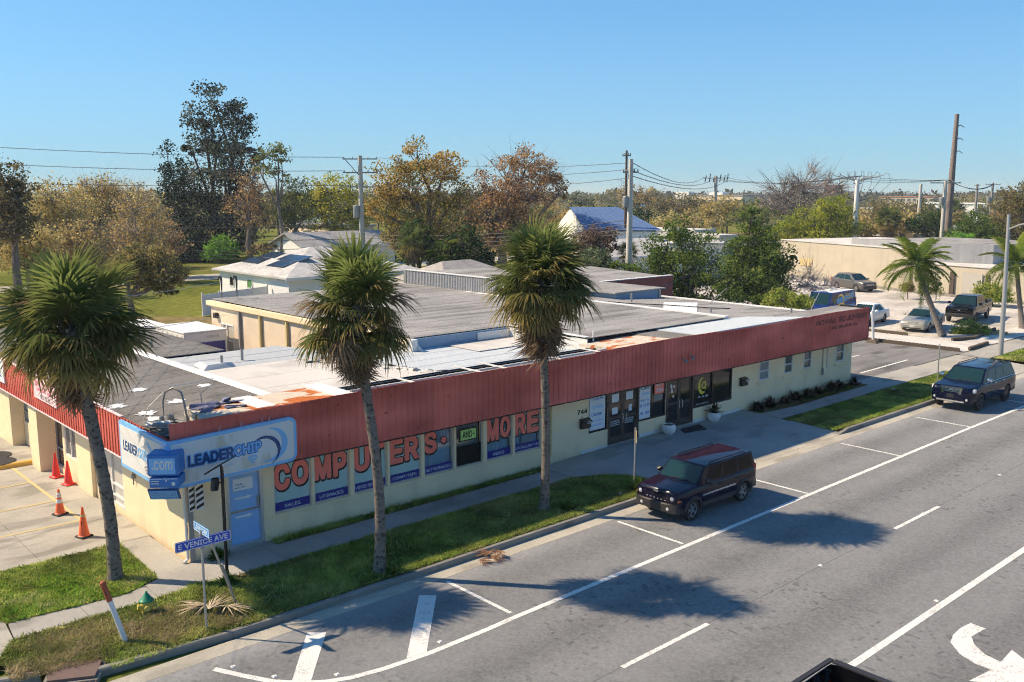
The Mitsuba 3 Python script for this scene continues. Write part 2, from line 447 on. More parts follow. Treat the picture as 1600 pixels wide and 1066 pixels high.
stripe('solid_line', [(-40, 4.6), (300, 4.66)], 0.15)
arrow = Polygon([(21.5, 7.93), (21.46, 7.58), (20.82, 7.64), (20.48, 7.44), (20.18, 7.08), (20.1, 6.74), (20.83, 6.79), (19.88, 5.45), (18.79, 6.87), (19.59, 6.75), (19.62, 7.09), (19.8, 7.47), (20.2, 7.84), (20.61, 7.95), (21.05, 7.98)])
put('turn_arrow', sheet(arrow, Z1), 'road_paint', paint)
for x, y in ((9.35, 15.75), (11.8, 15.45), (8.35, 16.55), (7.9, 17.5), (10.9, 12.05), (22.0, 12.03), (28.1, 12.02), (34.1, 12.02), (22.1, 8.98), (40.2, 12.03)):
    k = thing('reflector', 'small white raised reflector stuck on the asphalt beside a painted line', 'road reflector', 'raised reflectors along the painted lines')
    put('lens', hull([(x + a * s, y + b * s, z) for a in (-1, 1) for b in (-1, 1) for s, z in ((0.055, 0.004), (0.035, 0.022))]), 'dull_white', k)

# kerb stones
kerb = tag(key_of('kerb'), 'weathered concrete kerb along the parking lane, in blocks', 'kerb', kind='structure')
def kerb_block(pts, z=0.152):
    ls = LineString(pts)
    a = hull([(x, y, zz) for (x, y) in pts for zz in (-0.03,)] + [(x, y + o, zz) for (x, y) in pts for o, zz in ((0.0, 0.12), (0.03, z), (0.16, z), (0.16, -0.03))])
    put('block', a, 'kerb_concrete', kerb)
for x0, x1 in ((5.58, 22.9), (35.75, 51.6), (57.8, 96)):
    n = max(1, round((x1 - x0) / 2.9))
    for i in range(n):
        a, b = x0 + (x1 - x0) * i / n + 0.006, x0 + (x1 - x0) * (i + 1) / n - 0.006
        ya, yb = (18.62 + 0.07 * max(0, 9.5 - q) ** 1.2 for q in (a, b))
        kerb_block([(a, ya), (b, yb)])
for xa, xb, h0, h1 in ((22.9, 23.7, 0.152, 0.02), (35.0, 35.74, 0.02, 0.152)):     # dropped ends at the apron
    put('dropped_block', hull([(x, y, z) for x, h in ((xa, h0), (xb, h1)) for y in (18.63, 18.79) for z in (-0.03, h)]), 'kerb_concrete', kerb)
kerb_block([(3.0, 20.2), (4.72, 19.62)])

def slabs(holder, poly, ox, oy, dx, dy, z, m, depth=0.12, gap=0.008, name='slab', top=None):
    x0, y0, x1, y1 = poly.bounds
    shape_n = 0
    for i in range(math.floor((x0 - ox) / dx), math.ceil((x1 - ox) / dx)):
        for j in range(math.floor((y0 - oy) / dy), math.ceil((y1 - oy) / dy)):
            c = sbox(ox + i * dx + gap, oy + j * dy + gap, ox + (i + 1) * dx - gap, oy + (j + 1) * dy - gap).intersection(poly)
            for g in getattr(c, 'geoms', [c]):
                if g.geom_type == 'Polygon' and g.area > 0.03:
                    h = rnd.uniform(-0.004, 0.004)
                    s = prism(g, depth, z0=z - depth + h)
                    if top:
                        v = s.vertices.copy(); v[:, 2] += top(v[:, 0], v[:, 1]); s = trimesh.Trimesh(v, s.faces, process=False)
                    put(name, s, m, holder)

def rise(x, y):          # the apron and the walk climb a little towards the doors
    return 0.15 * np.clip((x - 21) / 6, 0, 1) * np.clip((y - 20.0) / 3.1, 0, 1) * np.clip((38 - x) / 3, 0, 1) + 0.06 * np.clip((x - 36) / 8, 0, 1)
walk = tag(key_of('sidewalk'), 'grey concrete pavement slabs between the shop front and the grass strip', 'sidewalk', kind='structure')
base_walk = Polygon([(9.35, 21.57), (22.3, 21.57), (22.3, 22.8), (11.75, 22.8), (11.75, 23.2), (9.35, 23.2)])
slabs(walk, base_walk, 8.35, 21.57, 1.52, 3, 0.15, 'concrete')
slabs(walk, Polygon([(4.75, 21.6), (8.4, 21.6), (9.35, 21.62), (9.35, 25.85), (8.5, 25.85), (8.38, 22.72), (7.44, 22.32), (4.85, 22.53)]), 4.75, 20.9, 1.6, 5, 0.15, 'concrete')
slabs(walk, Polygon([(35.0, 21.38), (51.5, 21.38), (51.5, 23.2), (44.7, 23.2), (44.7, 22.32), (34.9, 22.32)]), 35.0, 21.38, 1.55, 3, 0.15, 'concrete', top=rise)
slabs(walk, Polygon([(57.4, 21.3), (120, 21.3), (120, 23.1), (59.0, 23.1), (57.4, 23.1)]), 57.4, 21.3, 1.6, 3, 0.22, 'concrete')
apron = tag(key_of('driveway_apron'), 'broad concrete apron sloping from the shop doors down to the gutter', 'driveway', kind='structure')
slabs(apron, Polygon([(23.0, 18.82), (35.4, 18.82), (34.9, 21.36), (34.9, 23.2), (22.3, 23.2), (22.3, 21.57), (23.4, 21.0), (24.0, 20.4), (24.2, 19.4)]), 22.3, 20.9, 3.15, 2.3, 0.15, 'concrete',
      top=lambda x, y: rise(x, y) - 0.135 * np.clip((20.9 - y) / 2.1, 0, 1) * np.clip((x - 23.6) / 1.0, 0, 1))
struct('apron_lip', sheet(sbox(23.7, 18.62, 35.1, 18.82), 0.012), 'gutter_concrete')
side_apron = tag(key_of('side_driveway'), 'sunlit concrete driveway crossing the pavement beyond the building', 'driveway', kind='structure')
slabs(side_apron, Polygon([(51.8, 18.62), (57.4, 18.62), (57.3, 23.2), (51.6, 23.2)]), 51.6, 18.62, 2.9, 2.3, 0.17, 'lot_concrete', top=lambda x, y: -0.14 * np.clip((21.0 - y) / 2.3, 0, 1))

lot = tag(key_of('concrete_lot'), 'pale concrete parking slabs beside the short sunlit wing of the shop building', 'parking lot', kind='structure')
slabs(lot, Polygon([(-4, 25.86), (9.4, 25.86), (9.4, 36.0), (-4, 36.0)]), 6.48 - 9, 25.9, 3.0, 2.35, 0.15, 'lot_concrete')
slabs(lot, Polygon([(-4, 20.6), (4.1, 20.6), (4.72, 21.6), (4.8, 22.55), (3.9, 25.8), (-4, 25.8)]), -4, 20.6, 3.0, 5.3, 0.15, 'lot_concrete')
slabs(lot, Polygon([(7.0, 36.02), (9.4, 36.02), (9.4, 50), (7.0, 50)]), 7.0, 36.02, 3, 2.6, 0.29, 'lot_concrete', 0.2)
slabs(lot, Polygon([(-4, 36.02), (6.98, 36.02), (6.98, 50), (-4, 50)]), -4, 36.02, 3, 2.6, 0.15, 'lot_concrete')
put('yellow_step', hull([(x, y, z) for x in (7.9, 9.4) for y, z in ((35.84, 0.1), (35.84, 0.27), (35.88, 0.30), (36.02, 0.30), (36.02, 0.1))]), 'yellow_paint', lot)
for pts in ([(8.33, 28.4), (8.28, 35.8)], [(8.3, 33.55), (2.5, 33.45)], [(8.3, 30.95), (2.5, 31.05)], [(8.3, 28.5), (2.5, 28.75)]):
    put('bay_line', sheet(LineString(pts).buffer(0.05, cap_style='flat'), 0.159), 'faded_yellow', lot)
for x, y, r in ((8.05, 37.4, 0.62), (8.0, 36.45, 0.58)):
    k = thing('round_mat', 'round black mat lying on the raised concrete walk by the step' if y < 37 else 'round black mat farther back on the raised concrete walk', 'mat')
    put('rubber', lathe([(0, 0.318), (r - 0.02, 0.318), (r, 0.310), (r, 0.296)], 24, (x, y, 0)), 'rubber', k)

struct('parking_lot', sheet(Polygon([(44.4, 23.2), (58.4, 23.2), (58.0, 45), (44.4, 45)]), 0.20), 'lot_asphalt')
put('lot_line', sheet(LineString([(47.3, 24.15), (53.2, 24.3)]).buffer(0.07, cap_style='flat'), 0.205), 'road_paint', 'parking_lot')
for y in (26.9, 29.6, 32.3):
    put('lot_line', sheet(LineString([(47.3, y), (52.6, y + 0.1)]).buffer(0.06, cap_style='flat'), 0.205), 'road_paint', 'parking_lot')
struct('shell_lot', sheet(Polygon([(62.0, 24.6), (120, 26.5), (120, 62), (72, 62), (61.5, 44)]), 0.20), 'shell')
struct('shell_bed', sheet(Polygon([(58.4, 23.2), (120, 23.2), (120, 26.4), (62.2, 24.9), (62.0, 45), (58.0, 45)]), 0.23), 'roof_white')
for pts, what in (([(58.35, 23.5), (58.2, 34), (58.0, 44)], 'long low dark timber edging between the asphalt lot and the white shell bed'),
                  ([(62.1, 45), (62.2, 34), (62.3, 28.6)], 'low dark timber edging in front of the cars on the shell lot'),
                  ([(62.3, 25.6), (64.0, 24.9), (69.5, 25.6)], 'short low timber edging by the bush beside the leaning palm'),
                  ([(59.2, 23.25), (62.5, 23.4)], 'short dark timber by the pavement at the corner of the shell bed')):
    k = thing('timber_edging', what, 'timber edging')
    for a, b in zip(pts, pts[1:]):
        put('timber', hull([(x + dx, y + dy, z) for (x, y) in (a, b) for dx, dy in ((-0.1, -0.1), (0.1, 0.1)) for z in (0.15, 0.42)]), 'brown_bark', k)

# ---------------------------------------------------------------- lawns: soil and blades
def bumpy(poly, z, step=0.25, amp=0.04):
    """A lawn bed: a sheet over a fine grid inside the polygon, gently uneven."""
    x0, y0, x1, y1 = poly.bounds
    pieces = []
    for xx in np.arange(x0, x1, 1.0):
        for yy in np.arange(y0, y1, 1.0):
            c = sbox(xx, yy, min(xx + 1, x1), min(yy + 1, y1)).intersection(poly)
            pieces += [g for g in getattr(c, 'geoms', [c]) if g.geom_type == 'Polygon' and g.area > 1e-4]
    return cat_([sheet(g, z) for g in pieces])

def blades(poly, n, h, w, palette, seed, z=0.15, lean=0.6, clump=0.0):
    r = np.random.default_rng(seed)
    x0, y0, x1, y1 = poly.bounds
    import shapely
    pts = r.uniform([x0, y0], [x1, y1], (int(n * (x1 - x0) * (y1 - y0)), 2))
    pts = pts[shapely.contains_xy(poly.buffer(0.03), pts[:, 0], pts[:, 1])]
    k = meshkit.fbm(np.column_stack([pts * 1.4, np.zeros(len(pts))]), 3, seed)
    if clump:
        pts, k = pts[k + r.uniform(-0.1, 0.1, len(k)) > clump], k[k + r.uniform(-0.1, 0.1, len(k)) > -9][:len(pts)]
        k = meshkit.fbm(np.column_stack([pts * 1.4, np.zeros(len(pts))]), 3, seed)
    m = len(pts)
    hh = h * r.uniform(0.5, 1.3, m) * (0.55 + 0.9 * k)
    az, ln = r.uniform(0, 2 * np.pi, m), r.uniform(0.1, lean, m)
    a2 = r.uniform(0, 2 * np.pi, m)
    b = np.column_stack([pts, np.full(m, z - 0.005)])
    side = np.column_stack([np.cos(az), np.sin(az), 0 * az]) * (w * r.uniform(0.6, 1.3, m))[:, None]
    tip = b + np.column_stack([np.cos(a2) * ln * 1.5 * hh, np.sin(a2) * ln * 1.5 * hh, hh])
    v = np.stack([b - side, b + side, tip], 1).reshape(-1, 3)
    pal = np.array(palette)
    t = np.clip(k * 1.5 - 0.25 + r.uniform(-0.22, 0.22, m), 0, 0.999) * (len(pal) - 1)
    i = t.astype(int)
    c = pal[i] * (1 - (t - i)[:, None]) + pal[i + 1] * (t - i)[:, None]
    dry = np.clip(meshkit.fbm(np.column_stack([pts * 0.55 + 7, np.zeros(m)]), 3, seed + 5) * 3.2 - 1.45, 0, 1)[:, None]
    c = c * (1 - 0.6 * dry) + np.array([0.40, 0.33, 0.16]) * c.mean(1, keepdims=True) * 3.2 * 0.6 * dry      # drier, yellower patches
    c = c * (0.55 + 0.85 * meshkit.fbm(np.column_stack([pts * 2.6, np.zeros(m)]), 2, seed + 9))[:, None]
    c = np.repeat(np.minimum(c * r.uniform(0.7, 1.25, m)[:, None], 0.7), 3, 0)
    return trimesh.Trimesh(v, np.arange(3 * m).reshape(-1, 3), process=False), c

G1 = [(0.095, 0.15, 0.035), (0.19, 0.29, 0.055), (0.34, 0.44, 0.09), (0.525, 0.56, 0.158)]
G2 = [(0.14, 0.219, 0.038), (0.315, 0.438, 0.063), (0.507, 0.595, 0.131), (0.6, 0.6, 0.28)]
STRAW = [(0.065, 0.091, 0.026), (0.208, 0.195, 0.078), (0.39, 0.312, 0.169), (0.468, 0.377, 0.234)]
def lawn(name, poly, z, label, specs, seed):
    k = key_of(name + '_soil')
    scene[k] = mikit.ply(bumpy(poly, z), 'soil'); labels[k] = {'kind': 'structure'}
    vs, cs = [], []
    for j, (sub, n, h, w, pal, lean, clump) in enumerate(specs):
        m, c = blades(sub or poly, n, h, w, pal, seed + 31 * j, z, lean, clump)
        vs.append(m); cs.append(c)
    put(name, cat_(vs), 'leaf', None, False, label, 'grass', None, 'stuff', np.vstack(cs))

L1 = Polygon([(5.86, 19.22), (7.0, 18.98), (9.0, 18.83), (24.1, 18.80), (24.1, 19.5), (23.95, 20.35), (23.4, 21.0), (22.2, 21.55), (9.45, 21.55), (8.9, 21.8), (8.5, 21.56), (4.7, 21.56), (4.15, 20.6), (4.75, 19.75), (5.0, 19.84), (5.9, 19.5)])
L2 = Polygon([(3.95, 25.82), (8.47, 25.84), (8.36, 22.78), (7.44, 22.34), (4.82, 22.56)])
L3 = Polygon([(35.45, 18.80), (51.7, 18.80), (51.5, 21.35), (34.95, 21.35)])
corner = Polygon([(4.2, 19.6), (9.2, 18.9), (9.2, 20.6), (7.6, 21.0), (4.4, 21.2)])
lawn('front_grass', L1, 0.155, 'rough weedy grass strip between the kerb and the shop-front pavement',
     [(None, 1400, 0.085, 0.013, G1, 0.9, 0.22), (None, 300, 0.075, 0.032, G1, 1.4, 0.42), (corner, 1100, 0.10, 0.010, STRAW, 1.5, 0.40), (sbox(6.5, 19.0, 9.3, 20.6), 700, 0.12, 0.012, STRAW, 1.6, 0.5), (sbox(5.9, 18.8, 24, 19.3), 700, 0.07, 0.012, G2, 1.0, 0.4)], 11)
lawn('corner_grass', L2, 0.155, 'sunny clover and grass patch around the foot of the leftmost palm',
     [(None, 1500, 0.075, 0.013, G2, 0.9, 0), (None, 420, 0.075, 0.034, [(0.06, 0.14, 0.022), (0.13, 0.27, 0.035), (0.22, 0.37, 0.05)], 1.4, 0.38)], 12)
lawn('side_grass', L3, 0.155, 'mown grass strip beside the parked blue SUV', [(None, 1000, 0.07, 0.016, G1, 0.8, 0), (sbox(35, 18.8, 51.6, 19.8), 500, 0.07, 0.014, G2, 1, 0.3)], 13)
lawn('wall_grass', Polygon([(11.78, 22.82), (22.3, 22.82), (22.3, 23.17), (11.78, 23.17)]), 0.155, 'thin weedy grass along the foot of the shop wall', [(None, 900, 0.10, 0.013, G1, 1.0, 0), (None, 120, 0.2, 0.02, G1, 1.0, 0.5)], 14)
lawn('far_grass', Polygon([(57.5, 18.9), (90, 18.9), (90, 21.2), (57.5, 21.2)]), 0.2, 'grass patch beside the grey street light pole', [(None, 420, 0.09, 0.022, G2, 0.8, 0)], 15)
struct('shrub_bed', sheet(Polygon([(34.95, 22.36), (44.6, 22.36), (44.6, 23.18), (34.95, 23.18)]), 0.22), 'soil')
struct('yard', sheet(Polygon([(10, 50.5), (140, 50.5), (140, 102), (-4, 102), (-4, 50.5)]), 0.02), 'field')
# ---------------------------------------------------------------- the shop building
YW, XW, YF, XF = 23.2, 9.45, 22.4, 8.75           # front wall, left wall, front fascia, left fascia
FRONT, LEFT = frame((0, YW, 0), (1, 0, 0), (0, 0, 1)), frame((XW, 0, 0), (0, -1, 0), (0, 0, 1))
def on_front(y): return frame((0, y, 0), (1, 0, 0), (0, 0, 1))
def on_left(x): return frame((x, 0, 0), (0, -1, 0), (0, 0, 1))

shop = thing('shop_building', 'long cream single-storey shop with red ribbed metal fascia and big lettered windows', 'building')
front_open = {'window': [(11.93, 13.13), (13.22, 14.42), (14.57, 15.77), (15.86, 17.07), (17.2, 18.4), (18.49, 19.65), (19.82, 20.99), (21.1, 22.35)]}
openings = [sbox(a, 0.88, b, 2.75) for a, b in front_open['window']] + [sbox(10.58, 0.24, 11.48, 2.3), sbox(24.82, 0.96, 25.86, 2.75), sbox(25.88, 0.33, 27.66, 2.75),
            sbox(27.68, 0.94, 29.34, 2.75), sbox(29.38, 0.36, 31.15, 2.75), sbox(31.18, 0.92, 33.92, 2.75)] + [sbox(a, 1.0 + d, b, 2.75) for a, b, d in ((36.02, 36.8, .45), (38.1, 38.8, .5), (39.78, 40.48, .52), (42.8, 43.6, .48))]
wall = put('front_wall', prism(sbox(XW, -0.1, 44.4, 3.4).difference(union_all(openings)), 0.22, FRONT, -0.22), 'cream_stucco', shop)
left_open = [sbox(-30.3, 0.32, -28.0, 2.75), sbox(-33.55, 0.9, -32.25, 2.75), sbox(-34.55, 0.32, -33.75, 2.75), sbox(-38.4, 1.2, -35.7, 2.75), sbox(-44, 1.2, -40.6, 2.75)]
put('left_wall', prism(sbox(-46, -0.1, -YW - 0.222, 3.2).difference(union_all(left_open)), 0.22, LEFT, -0.22), 'cream_stucco', shop)
put('right_wall', box(44.18, 44.4, YW + 0.222, 38, -0.1, 3.45), 'cream_stucco', shop)
put('inner_floor', box(XW + 0.3, 44.1, YW + 0.3, 45, 0.1, 0.16), 'grey_wood', shop)
put('inner_wall', cat_([box(13.2, 44.1, 26.4, 26.5, 0.17, 3.3), box(13.0, 13.1, 26.52, 45.5, 0.17, 3.3)]), 'soft_black', shop)
for y0, y1, d in ((30.5, 31.95, 0.12), (34.62, 35.62, 0.55), (38.5, 40.4, 0.45)):
    put('pier', cbox(XW - d, XW - 0.002, y0, y1, 0.1, 2.62, 0.015), 'cream_stucco', shop)
put('corner_board', box(XW - 0.03, XW + 0.10, YW - 0.05, YW - 0.002, 0.12, 2.6), 'grey_wood', shop)
put('downpipe', tube([(22.79, YW - 0.05, 2.6), (22.79, YW - 0.05, 0.5)], 0.035, 8), 'faded_yellow', shop)
put('downpipe', tube([(XW - 0.06, YW + 0.08, 2.5), (XW - 0.06, YW + 0.06, 0.25), (XW - 0.2, YW, 0.17)], 0.045, 8), 'dull_white', shop)

def stile_frame(x0, x1, z0, z1, t=0.05, mids=(), rails=()):
    f = sbox(x0, z0, x1, z1).difference(sbox(x0 + t, z0 + t, x1 - t, z1 - t))
    f = union_all([f] + [sbox(m - t / 2, z0, m + t / 2, z1) for m in mids] + [sbox(x0, r - t / 2, x1, r + t / 2) for r in rails])
    return f

def curtain(x0, x1, z0, z1, y, seed):
    """A pleated curtain behind the glass."""
    n = max(8, int((x1 - x0) / 0.035))
    xs = np.linspace(x0, x1, n)
    r = random.Random(seed)
    ph = np.cumsum([r.uniform(0.7, 1.5) for _ in xs])
    d = 0.025 * np.sin(ph)
    v = np.concatenate([np.column_stack([xs, y + d, np.full(n, z0)]), np.column_stack([xs, y + d, np.full(n, z1)])])
    i = np.arange(n - 1)
    return mesh_(v, np.stack([i, i + 1, i + 1 + n, i + n], 1))

# the eight shop windows with painted letters
plastic('curtain_blue', (0.24, 0.37, 0.50), 0.8)
plastic('curtain_grey', (0.17, 0.20, 0.22), 0.8)
content = [('CO', 'SALES'), ('MP', 'UPGRADES'), ('UT', 'VIRUS REMOVAL'), ('ER', 'COMPUTERS'), ('S.', 'NETWORKING'), (None, None), ('MO', 'PARTS'), ('RE', 'INSTALL/SET UP')]
def fat(ch, x0, x1, z0, z1, g=0.03):
    return fit(letters(ch, True), x0 + g, x1 - g, z0 + g, z1 - g).buffer(g, join_style='mitre', mitre_limit=2)
for (a, b), (big, small) in zip(front_open['window'], content):
    w = put('window', prism(stile_frame(a, b, 0.88, 2.75, 0.045), 0.05, on_front(YW + 0.06), -0.05), 'aluminium', shop)
    y = YW + 0.085
    dark = big is None
    if big in ('S.', 'MO', 'RE') or dark:
        put('curtain', curtain(a + 0.04, b - 0.04, 0.93, 2.7, y + 0.12, int(a * 10)), 'curtain_grey' if dark else 'curtain_blue', w)
        put('glass', box(a + 0.03, b - 0.03, y, y + 0.006, 0.91, 2.72), 'clear_pane', w)
    else:
        put('vinyl', box(a + 0.03, b - 0.03, y, y + 0.01, 0.91, 2.72), 'teal_vinyl', w)
    if dark:
        put('dark_panel', box(a + 0.05, b - 0.05, y - 0.012, y - 0.003, 0.93, 1.58), 'window_dark', w)
        put('notice', box(19.0 - 0.32, 19.0 + 0.42, y - 0.03, y - 0.004, 1.74, 2.16), 'sign_black', w)
        put('notice_face', box(19.0 - 0.28, 19.0 + 0.38, y - 0.038, y - 0.0302, 1.78, 2.12), 'lime', w)
        put('notice_text', prism(line_text('AND-', 18.79, 1.83, 0.24, 0.52, True), 0.004, on_front(y - 0.038)), 'sign_black', w)
        continue
    put('banner', box(a + 0.03, b - 0.03, y - 0.008, y - 0.001, 0.91, 1.17), 'royal_blue', w)
    wt = min(b - a - 0.14, 0.13 * len(small) * 0.78)
    put('banner_text', prism(line_text(small, (a + b) / 2 - wt / 2, 0.985, 0.10, wt), 0.003, on_front(y - 0.0082)), 'sign_white', w)
    mid = (a + b) / 2
    z0, z1 = 1.50, 2.30
    if big == 'S.':
        sh = [fat('S', a + 0.05, a + 0.55, z0 + 0.08, z1), Point(a + 0.84, 1.93).buffer(0.10)]
    else:
        m = mid + (0.04 if big[0] in 'MU' else -0.02)
        sh = [fat(big[0], a + 0.04, m - 0.03, z0 + rnd.uniform(0, 0.05), z1), fat(big[1], m + 0.03, b - 0.05, z0 + rnd.uniform(0.0, 0.06), z1)]
    shape = union_all(sh)
    edge = union_all([shape.buffer(0.028), affinity.translate(shape, 0.015, -0.035).buffer(0.028)]).intersection(sbox(a + 0.02, 0.9, b - 0.02, 2.7))
    put('letters_outline', prism(edge, 0.003, on_front(y - 0.002)), 'sign_black', w)
    put('letters', prism(shape, 0.003, on_front(y - 0.0052)), 'coral', w, label=None)
    if big == 'RE':
        put('open_sign', cbox(21.45, 22.0, y - 0.03, y - 0.004, 1.19, 1.47, 0.01), 'curtain_grey', w)
put('sill', cbox(11.85, 22.45, YW - 0.05, YW - 0.002, 0.815, 0.875, 0.01), 'cream_stucco', shop)

# blue door under the sign
d = put('door_frame', prism(stile_frame(10.50, 11.56, 0.22, 2.36, 0.085), 0.09, on_front(YW), -0.03), 'aluminium', shop)
plastic('door_blue', (0.24, 0.44, 0.74), 0.35)
dl = put('blue_door', box(10.59, 11.47, YW + 0.03, YW + 0.05, 0.31, 2.27), 'door_blue', shop, label='pale blue lettered glass door')
put('rail', cat_([box(10.6, 11.46, YW + 0.012, YW + 0.029, 1.18, 1.24), box(11.40, 11.45, YW - 0.02, YW + 0.029, 1.28, 1.55)]), 'grey_metal', dl)
put('notice', box(10.72, 11.30, YW + 0.012, YW + 0.0295, 1.80, 2.14), 'sign_white', dl)
put('notice_text', prism(union_all([scribble(10.76, 11.0, 1.95, 2.0, 4), scribble(10.76, 11.1, 1.87, 1.9, 5)]), 0.003, on_front(YW + 0.012)), 'mid_blue', dl, kind='stuff')
arw = lambda z: Polygon([(10.76, z - .025), (11.12, z - .025), (11.12, z - .06), (11.28, z), (11.12, z + .06), (11.12, z + .025), (10.76, z + .025)])
put('arrows', prism(union_all([arw(1.58), arw(1.05)]), 0.004, on_front(YW + 0.0295)), 'sign_white', dl)
put('door_text', prism(union_all([scribble(10.72, 11.3, z, z + .035, k) for k, z in enumerate((1.33, 1.40, 1.47, 1.70, 0.9))]), 0.003, on_front(YW + 0.0296)), 'sky_blue', dl, kind='stuff')
put('threshold', box(10.5, 11.56, YW - 0.10, YW - 0.032, 0.12, 0.24), 'concrete', shop)

# glazed entrances, panels and dark windows further right
def entrance(x0, x1, z0, seed):
    d = put('glass_entrance', prism(stile_frame(x0, x1, z0, 2.75, 0.07), 0.10, on_front(YW + 0.03), -0.04), 'bronze_frame', shop)
    mid = (x0 + x1) / 2
    for a, b, hx in ((x0 + 0.075, mid - 0.006, mid - 0.10), (mid + 0.006, x1 - 0.075, mid + 0.10)):
        put('leaf', prism(stile_frame(a, b, z0 + 0.01, 2.68, 0.09, rails=(1.32,)).union(sbox(a, z0 + 0.01, b, z0 + 0.24)), 0.05, on_front(YW + 0.035), -0.05), 'bronze_frame', d)
        put('glass', box(a + 0.05, b - 0.05, YW + 0.055, YW + 0.063, z0 + 0.1, 2.64), 'window_dark', d)
        put('handle', tube([(hx, YW - 0.03, 1.1), (hx, YW - 0.07, 1.14), (hx, YW - 0.07, 1.42), (hx, YW - 0.03, 1.46)], 0.014, 6), 'aluminium', d)
        r = random.Random(seed + int(a * 7))
        cx = (a + b) / 2
        if seed == 1:
            put('paper', box(cx - 0.22, cx + 0.18, YW + 0.044, YW + 0.049, 1.93, 2.24), 'sign_white', d)
            put('sticker', box(cx + (-.2 if a < mid - .3 else -.05), cx + .12, YW + 0.044, YW + 0.049, 1.46, 1.72), 'sign_white', d)
            put('lettering', prism(union_all([scribble(cx - 0.26, cx + 0.24, z, z + 0.04, k) for k, z in enumerate((1.0, 1.08, 1.16))]), 0.004, on_front(YW + 0.0545)), 'sign_white', d, kind='stuff')
        elif a < mid - .3:
            for k in range(5):
                x, z = cx + r.uniform(-.22, .15), r.uniform(1.5, 2.0)
                put('sticker', box(x, x + r.uniform(.08, .14), YW + 0.044 - .001 * k, YW + 0.049, z, z + r.uniform(.08, .16)), 'sign_white' if k % 2 else 'pale_pink', d)
    put('threshold', box(x0, x1, YW - 0.06, YW - 0.012, z0 - 0.2, z0), 'concrete', shop)
entrance(25.88, 27.66, 0.33, 1)
entrance(29.38, 31.15, 0.36, 2)
def dark_window(x0, x1, z0, mids=()):
    w = put('dark_window', prism(stile_frame(x0, x1, z0, 2.75, 0.07, mids), 0.09, on_front(YW + 0.03), -0.05), 'black_paint', shop)
    put('glass', box(x0 + 0.04, x1 - 0.04, YW + 0.05, YW + 0.058, z0 + 0.03, 2.72), 'window_dark', w)
    return w
w1 = dark_window(24.82, 25.86, 0.96)
w2 = dark_window(27.68, 29.34, 0.94, (28.42,))
w3 = dark_window(31.18, 33.92, 0.92, (32.5,))
pn = put('panel', box(24.84, 25.70, YW - 0.012, YW - 0.003, 1.05, 2.5), 'sign_white', w1)
for t, z, h, wd, c in (('Computer', 2.17, .13, .66, 'mid_blue'), ('Service', 1.86, .15, .62, 'sky_blue'), ('Center', 1.58, .15, .6, 'mid_blue')):
    put('panel_text', prism(line_text(t, 24.95, z, h, wd, True), 0.003, on_front(YW - 0.012)), c, w1)
put('panel_text', prism(union_all([scribble(24.94, 25.6, 1.38, 1.45, 1), scribble(24.94, 25.62, 1.2, 1.27, 2)]), 0.003, on_front(YW - 0.012)), 'sky_blue', w1, kind='stuff')
put('panel', box(27.70, 28.36, YW - 0.012, YW - 0.003, 1.02, 2.55), 'sign_white', w2)
for z, h, c, k in ((2.2, .1, 'navy_blue', 3), (1.98, .1, 'sky_blue', 4), (1.72, .08, 'mid_blue', 5), (1.5, .13, 'mid_blue', 6), (1.18, .13, 'mid_blue', 7)):
    put('panel_text', prism(scribble(27.76, 28.3, z, z + h, k), 0.003, on_front(YW - 0.012)), c, w2, kind='stuff')
put('panel', box(28.62, 29.22, YW - 0.012, YW - 0.003, 1.9, 2.55), 'coral', w2, label='coral window panel with white lettering')
for t, z in (('HOT', 2.22), ('YOGA', 1.96)):
    put('panel_text', prism(line_text(t, 28.69, z, .18, .47, True), 0.003, on_front(YW - 0.012)), 'sign_white', w2)
put('panel', box(28.68, 29.2, YW + 0.04, YW + 0.0495, 1.62, 1.86), 'grey_wood', w2)
ring = Point(31.88, 1.80).buffer(0.36).difference(Point(31.98, 1.84).buffer(0.29)).difference(sbox(32.05, 1.5, 32.5, 2.05))
put('emblem', prism(union_all([affinity.scale(ring, 0.85, 1.0), Point(31.95, 1.82).buffer(0.16).difference(Point(31.95, 1.82).buffer(0.09)), sbox(32.04, 1.62, 32.1, 2.0)]), 0.004, on_front(YW + 0.0495)), 'yellow_sign', w3, label='yellow round emblem on the dark window')
put('lettering', prism(union_all([scribble(31.6, 32.3, 1.30, 1.37, 11), scribble(31.45, 32.35, 1.02, 1.06, 12)]), 0.004, on_front(YW + 0.0495)), 'sign_white', w3, kind='stuff')
for q_ in ([box(24.4, 25.86, YW - 0.02, YW - 0.003, 0.2, 0.36), box(27.72, 29.3, YW - 0.02, YW - 0.003, 0.25, 0.42), box(31.2, 34.6, YW - 0.02, YW - 0.003, 0.25, 0.42)]): put('base_trim', q_, 'dull_white', shop)
put('house_number', prism(line_text('744', 24.2, 1.78, 0.17, 0.52, True), 0.02, on_front(YW)), 'black_paint', shop)
put('house_number', prism(line_text('A', 24.42, 1.62, 0.07, 0.06, True), 0.01, on_front(YW)), 'black_paint', shop)

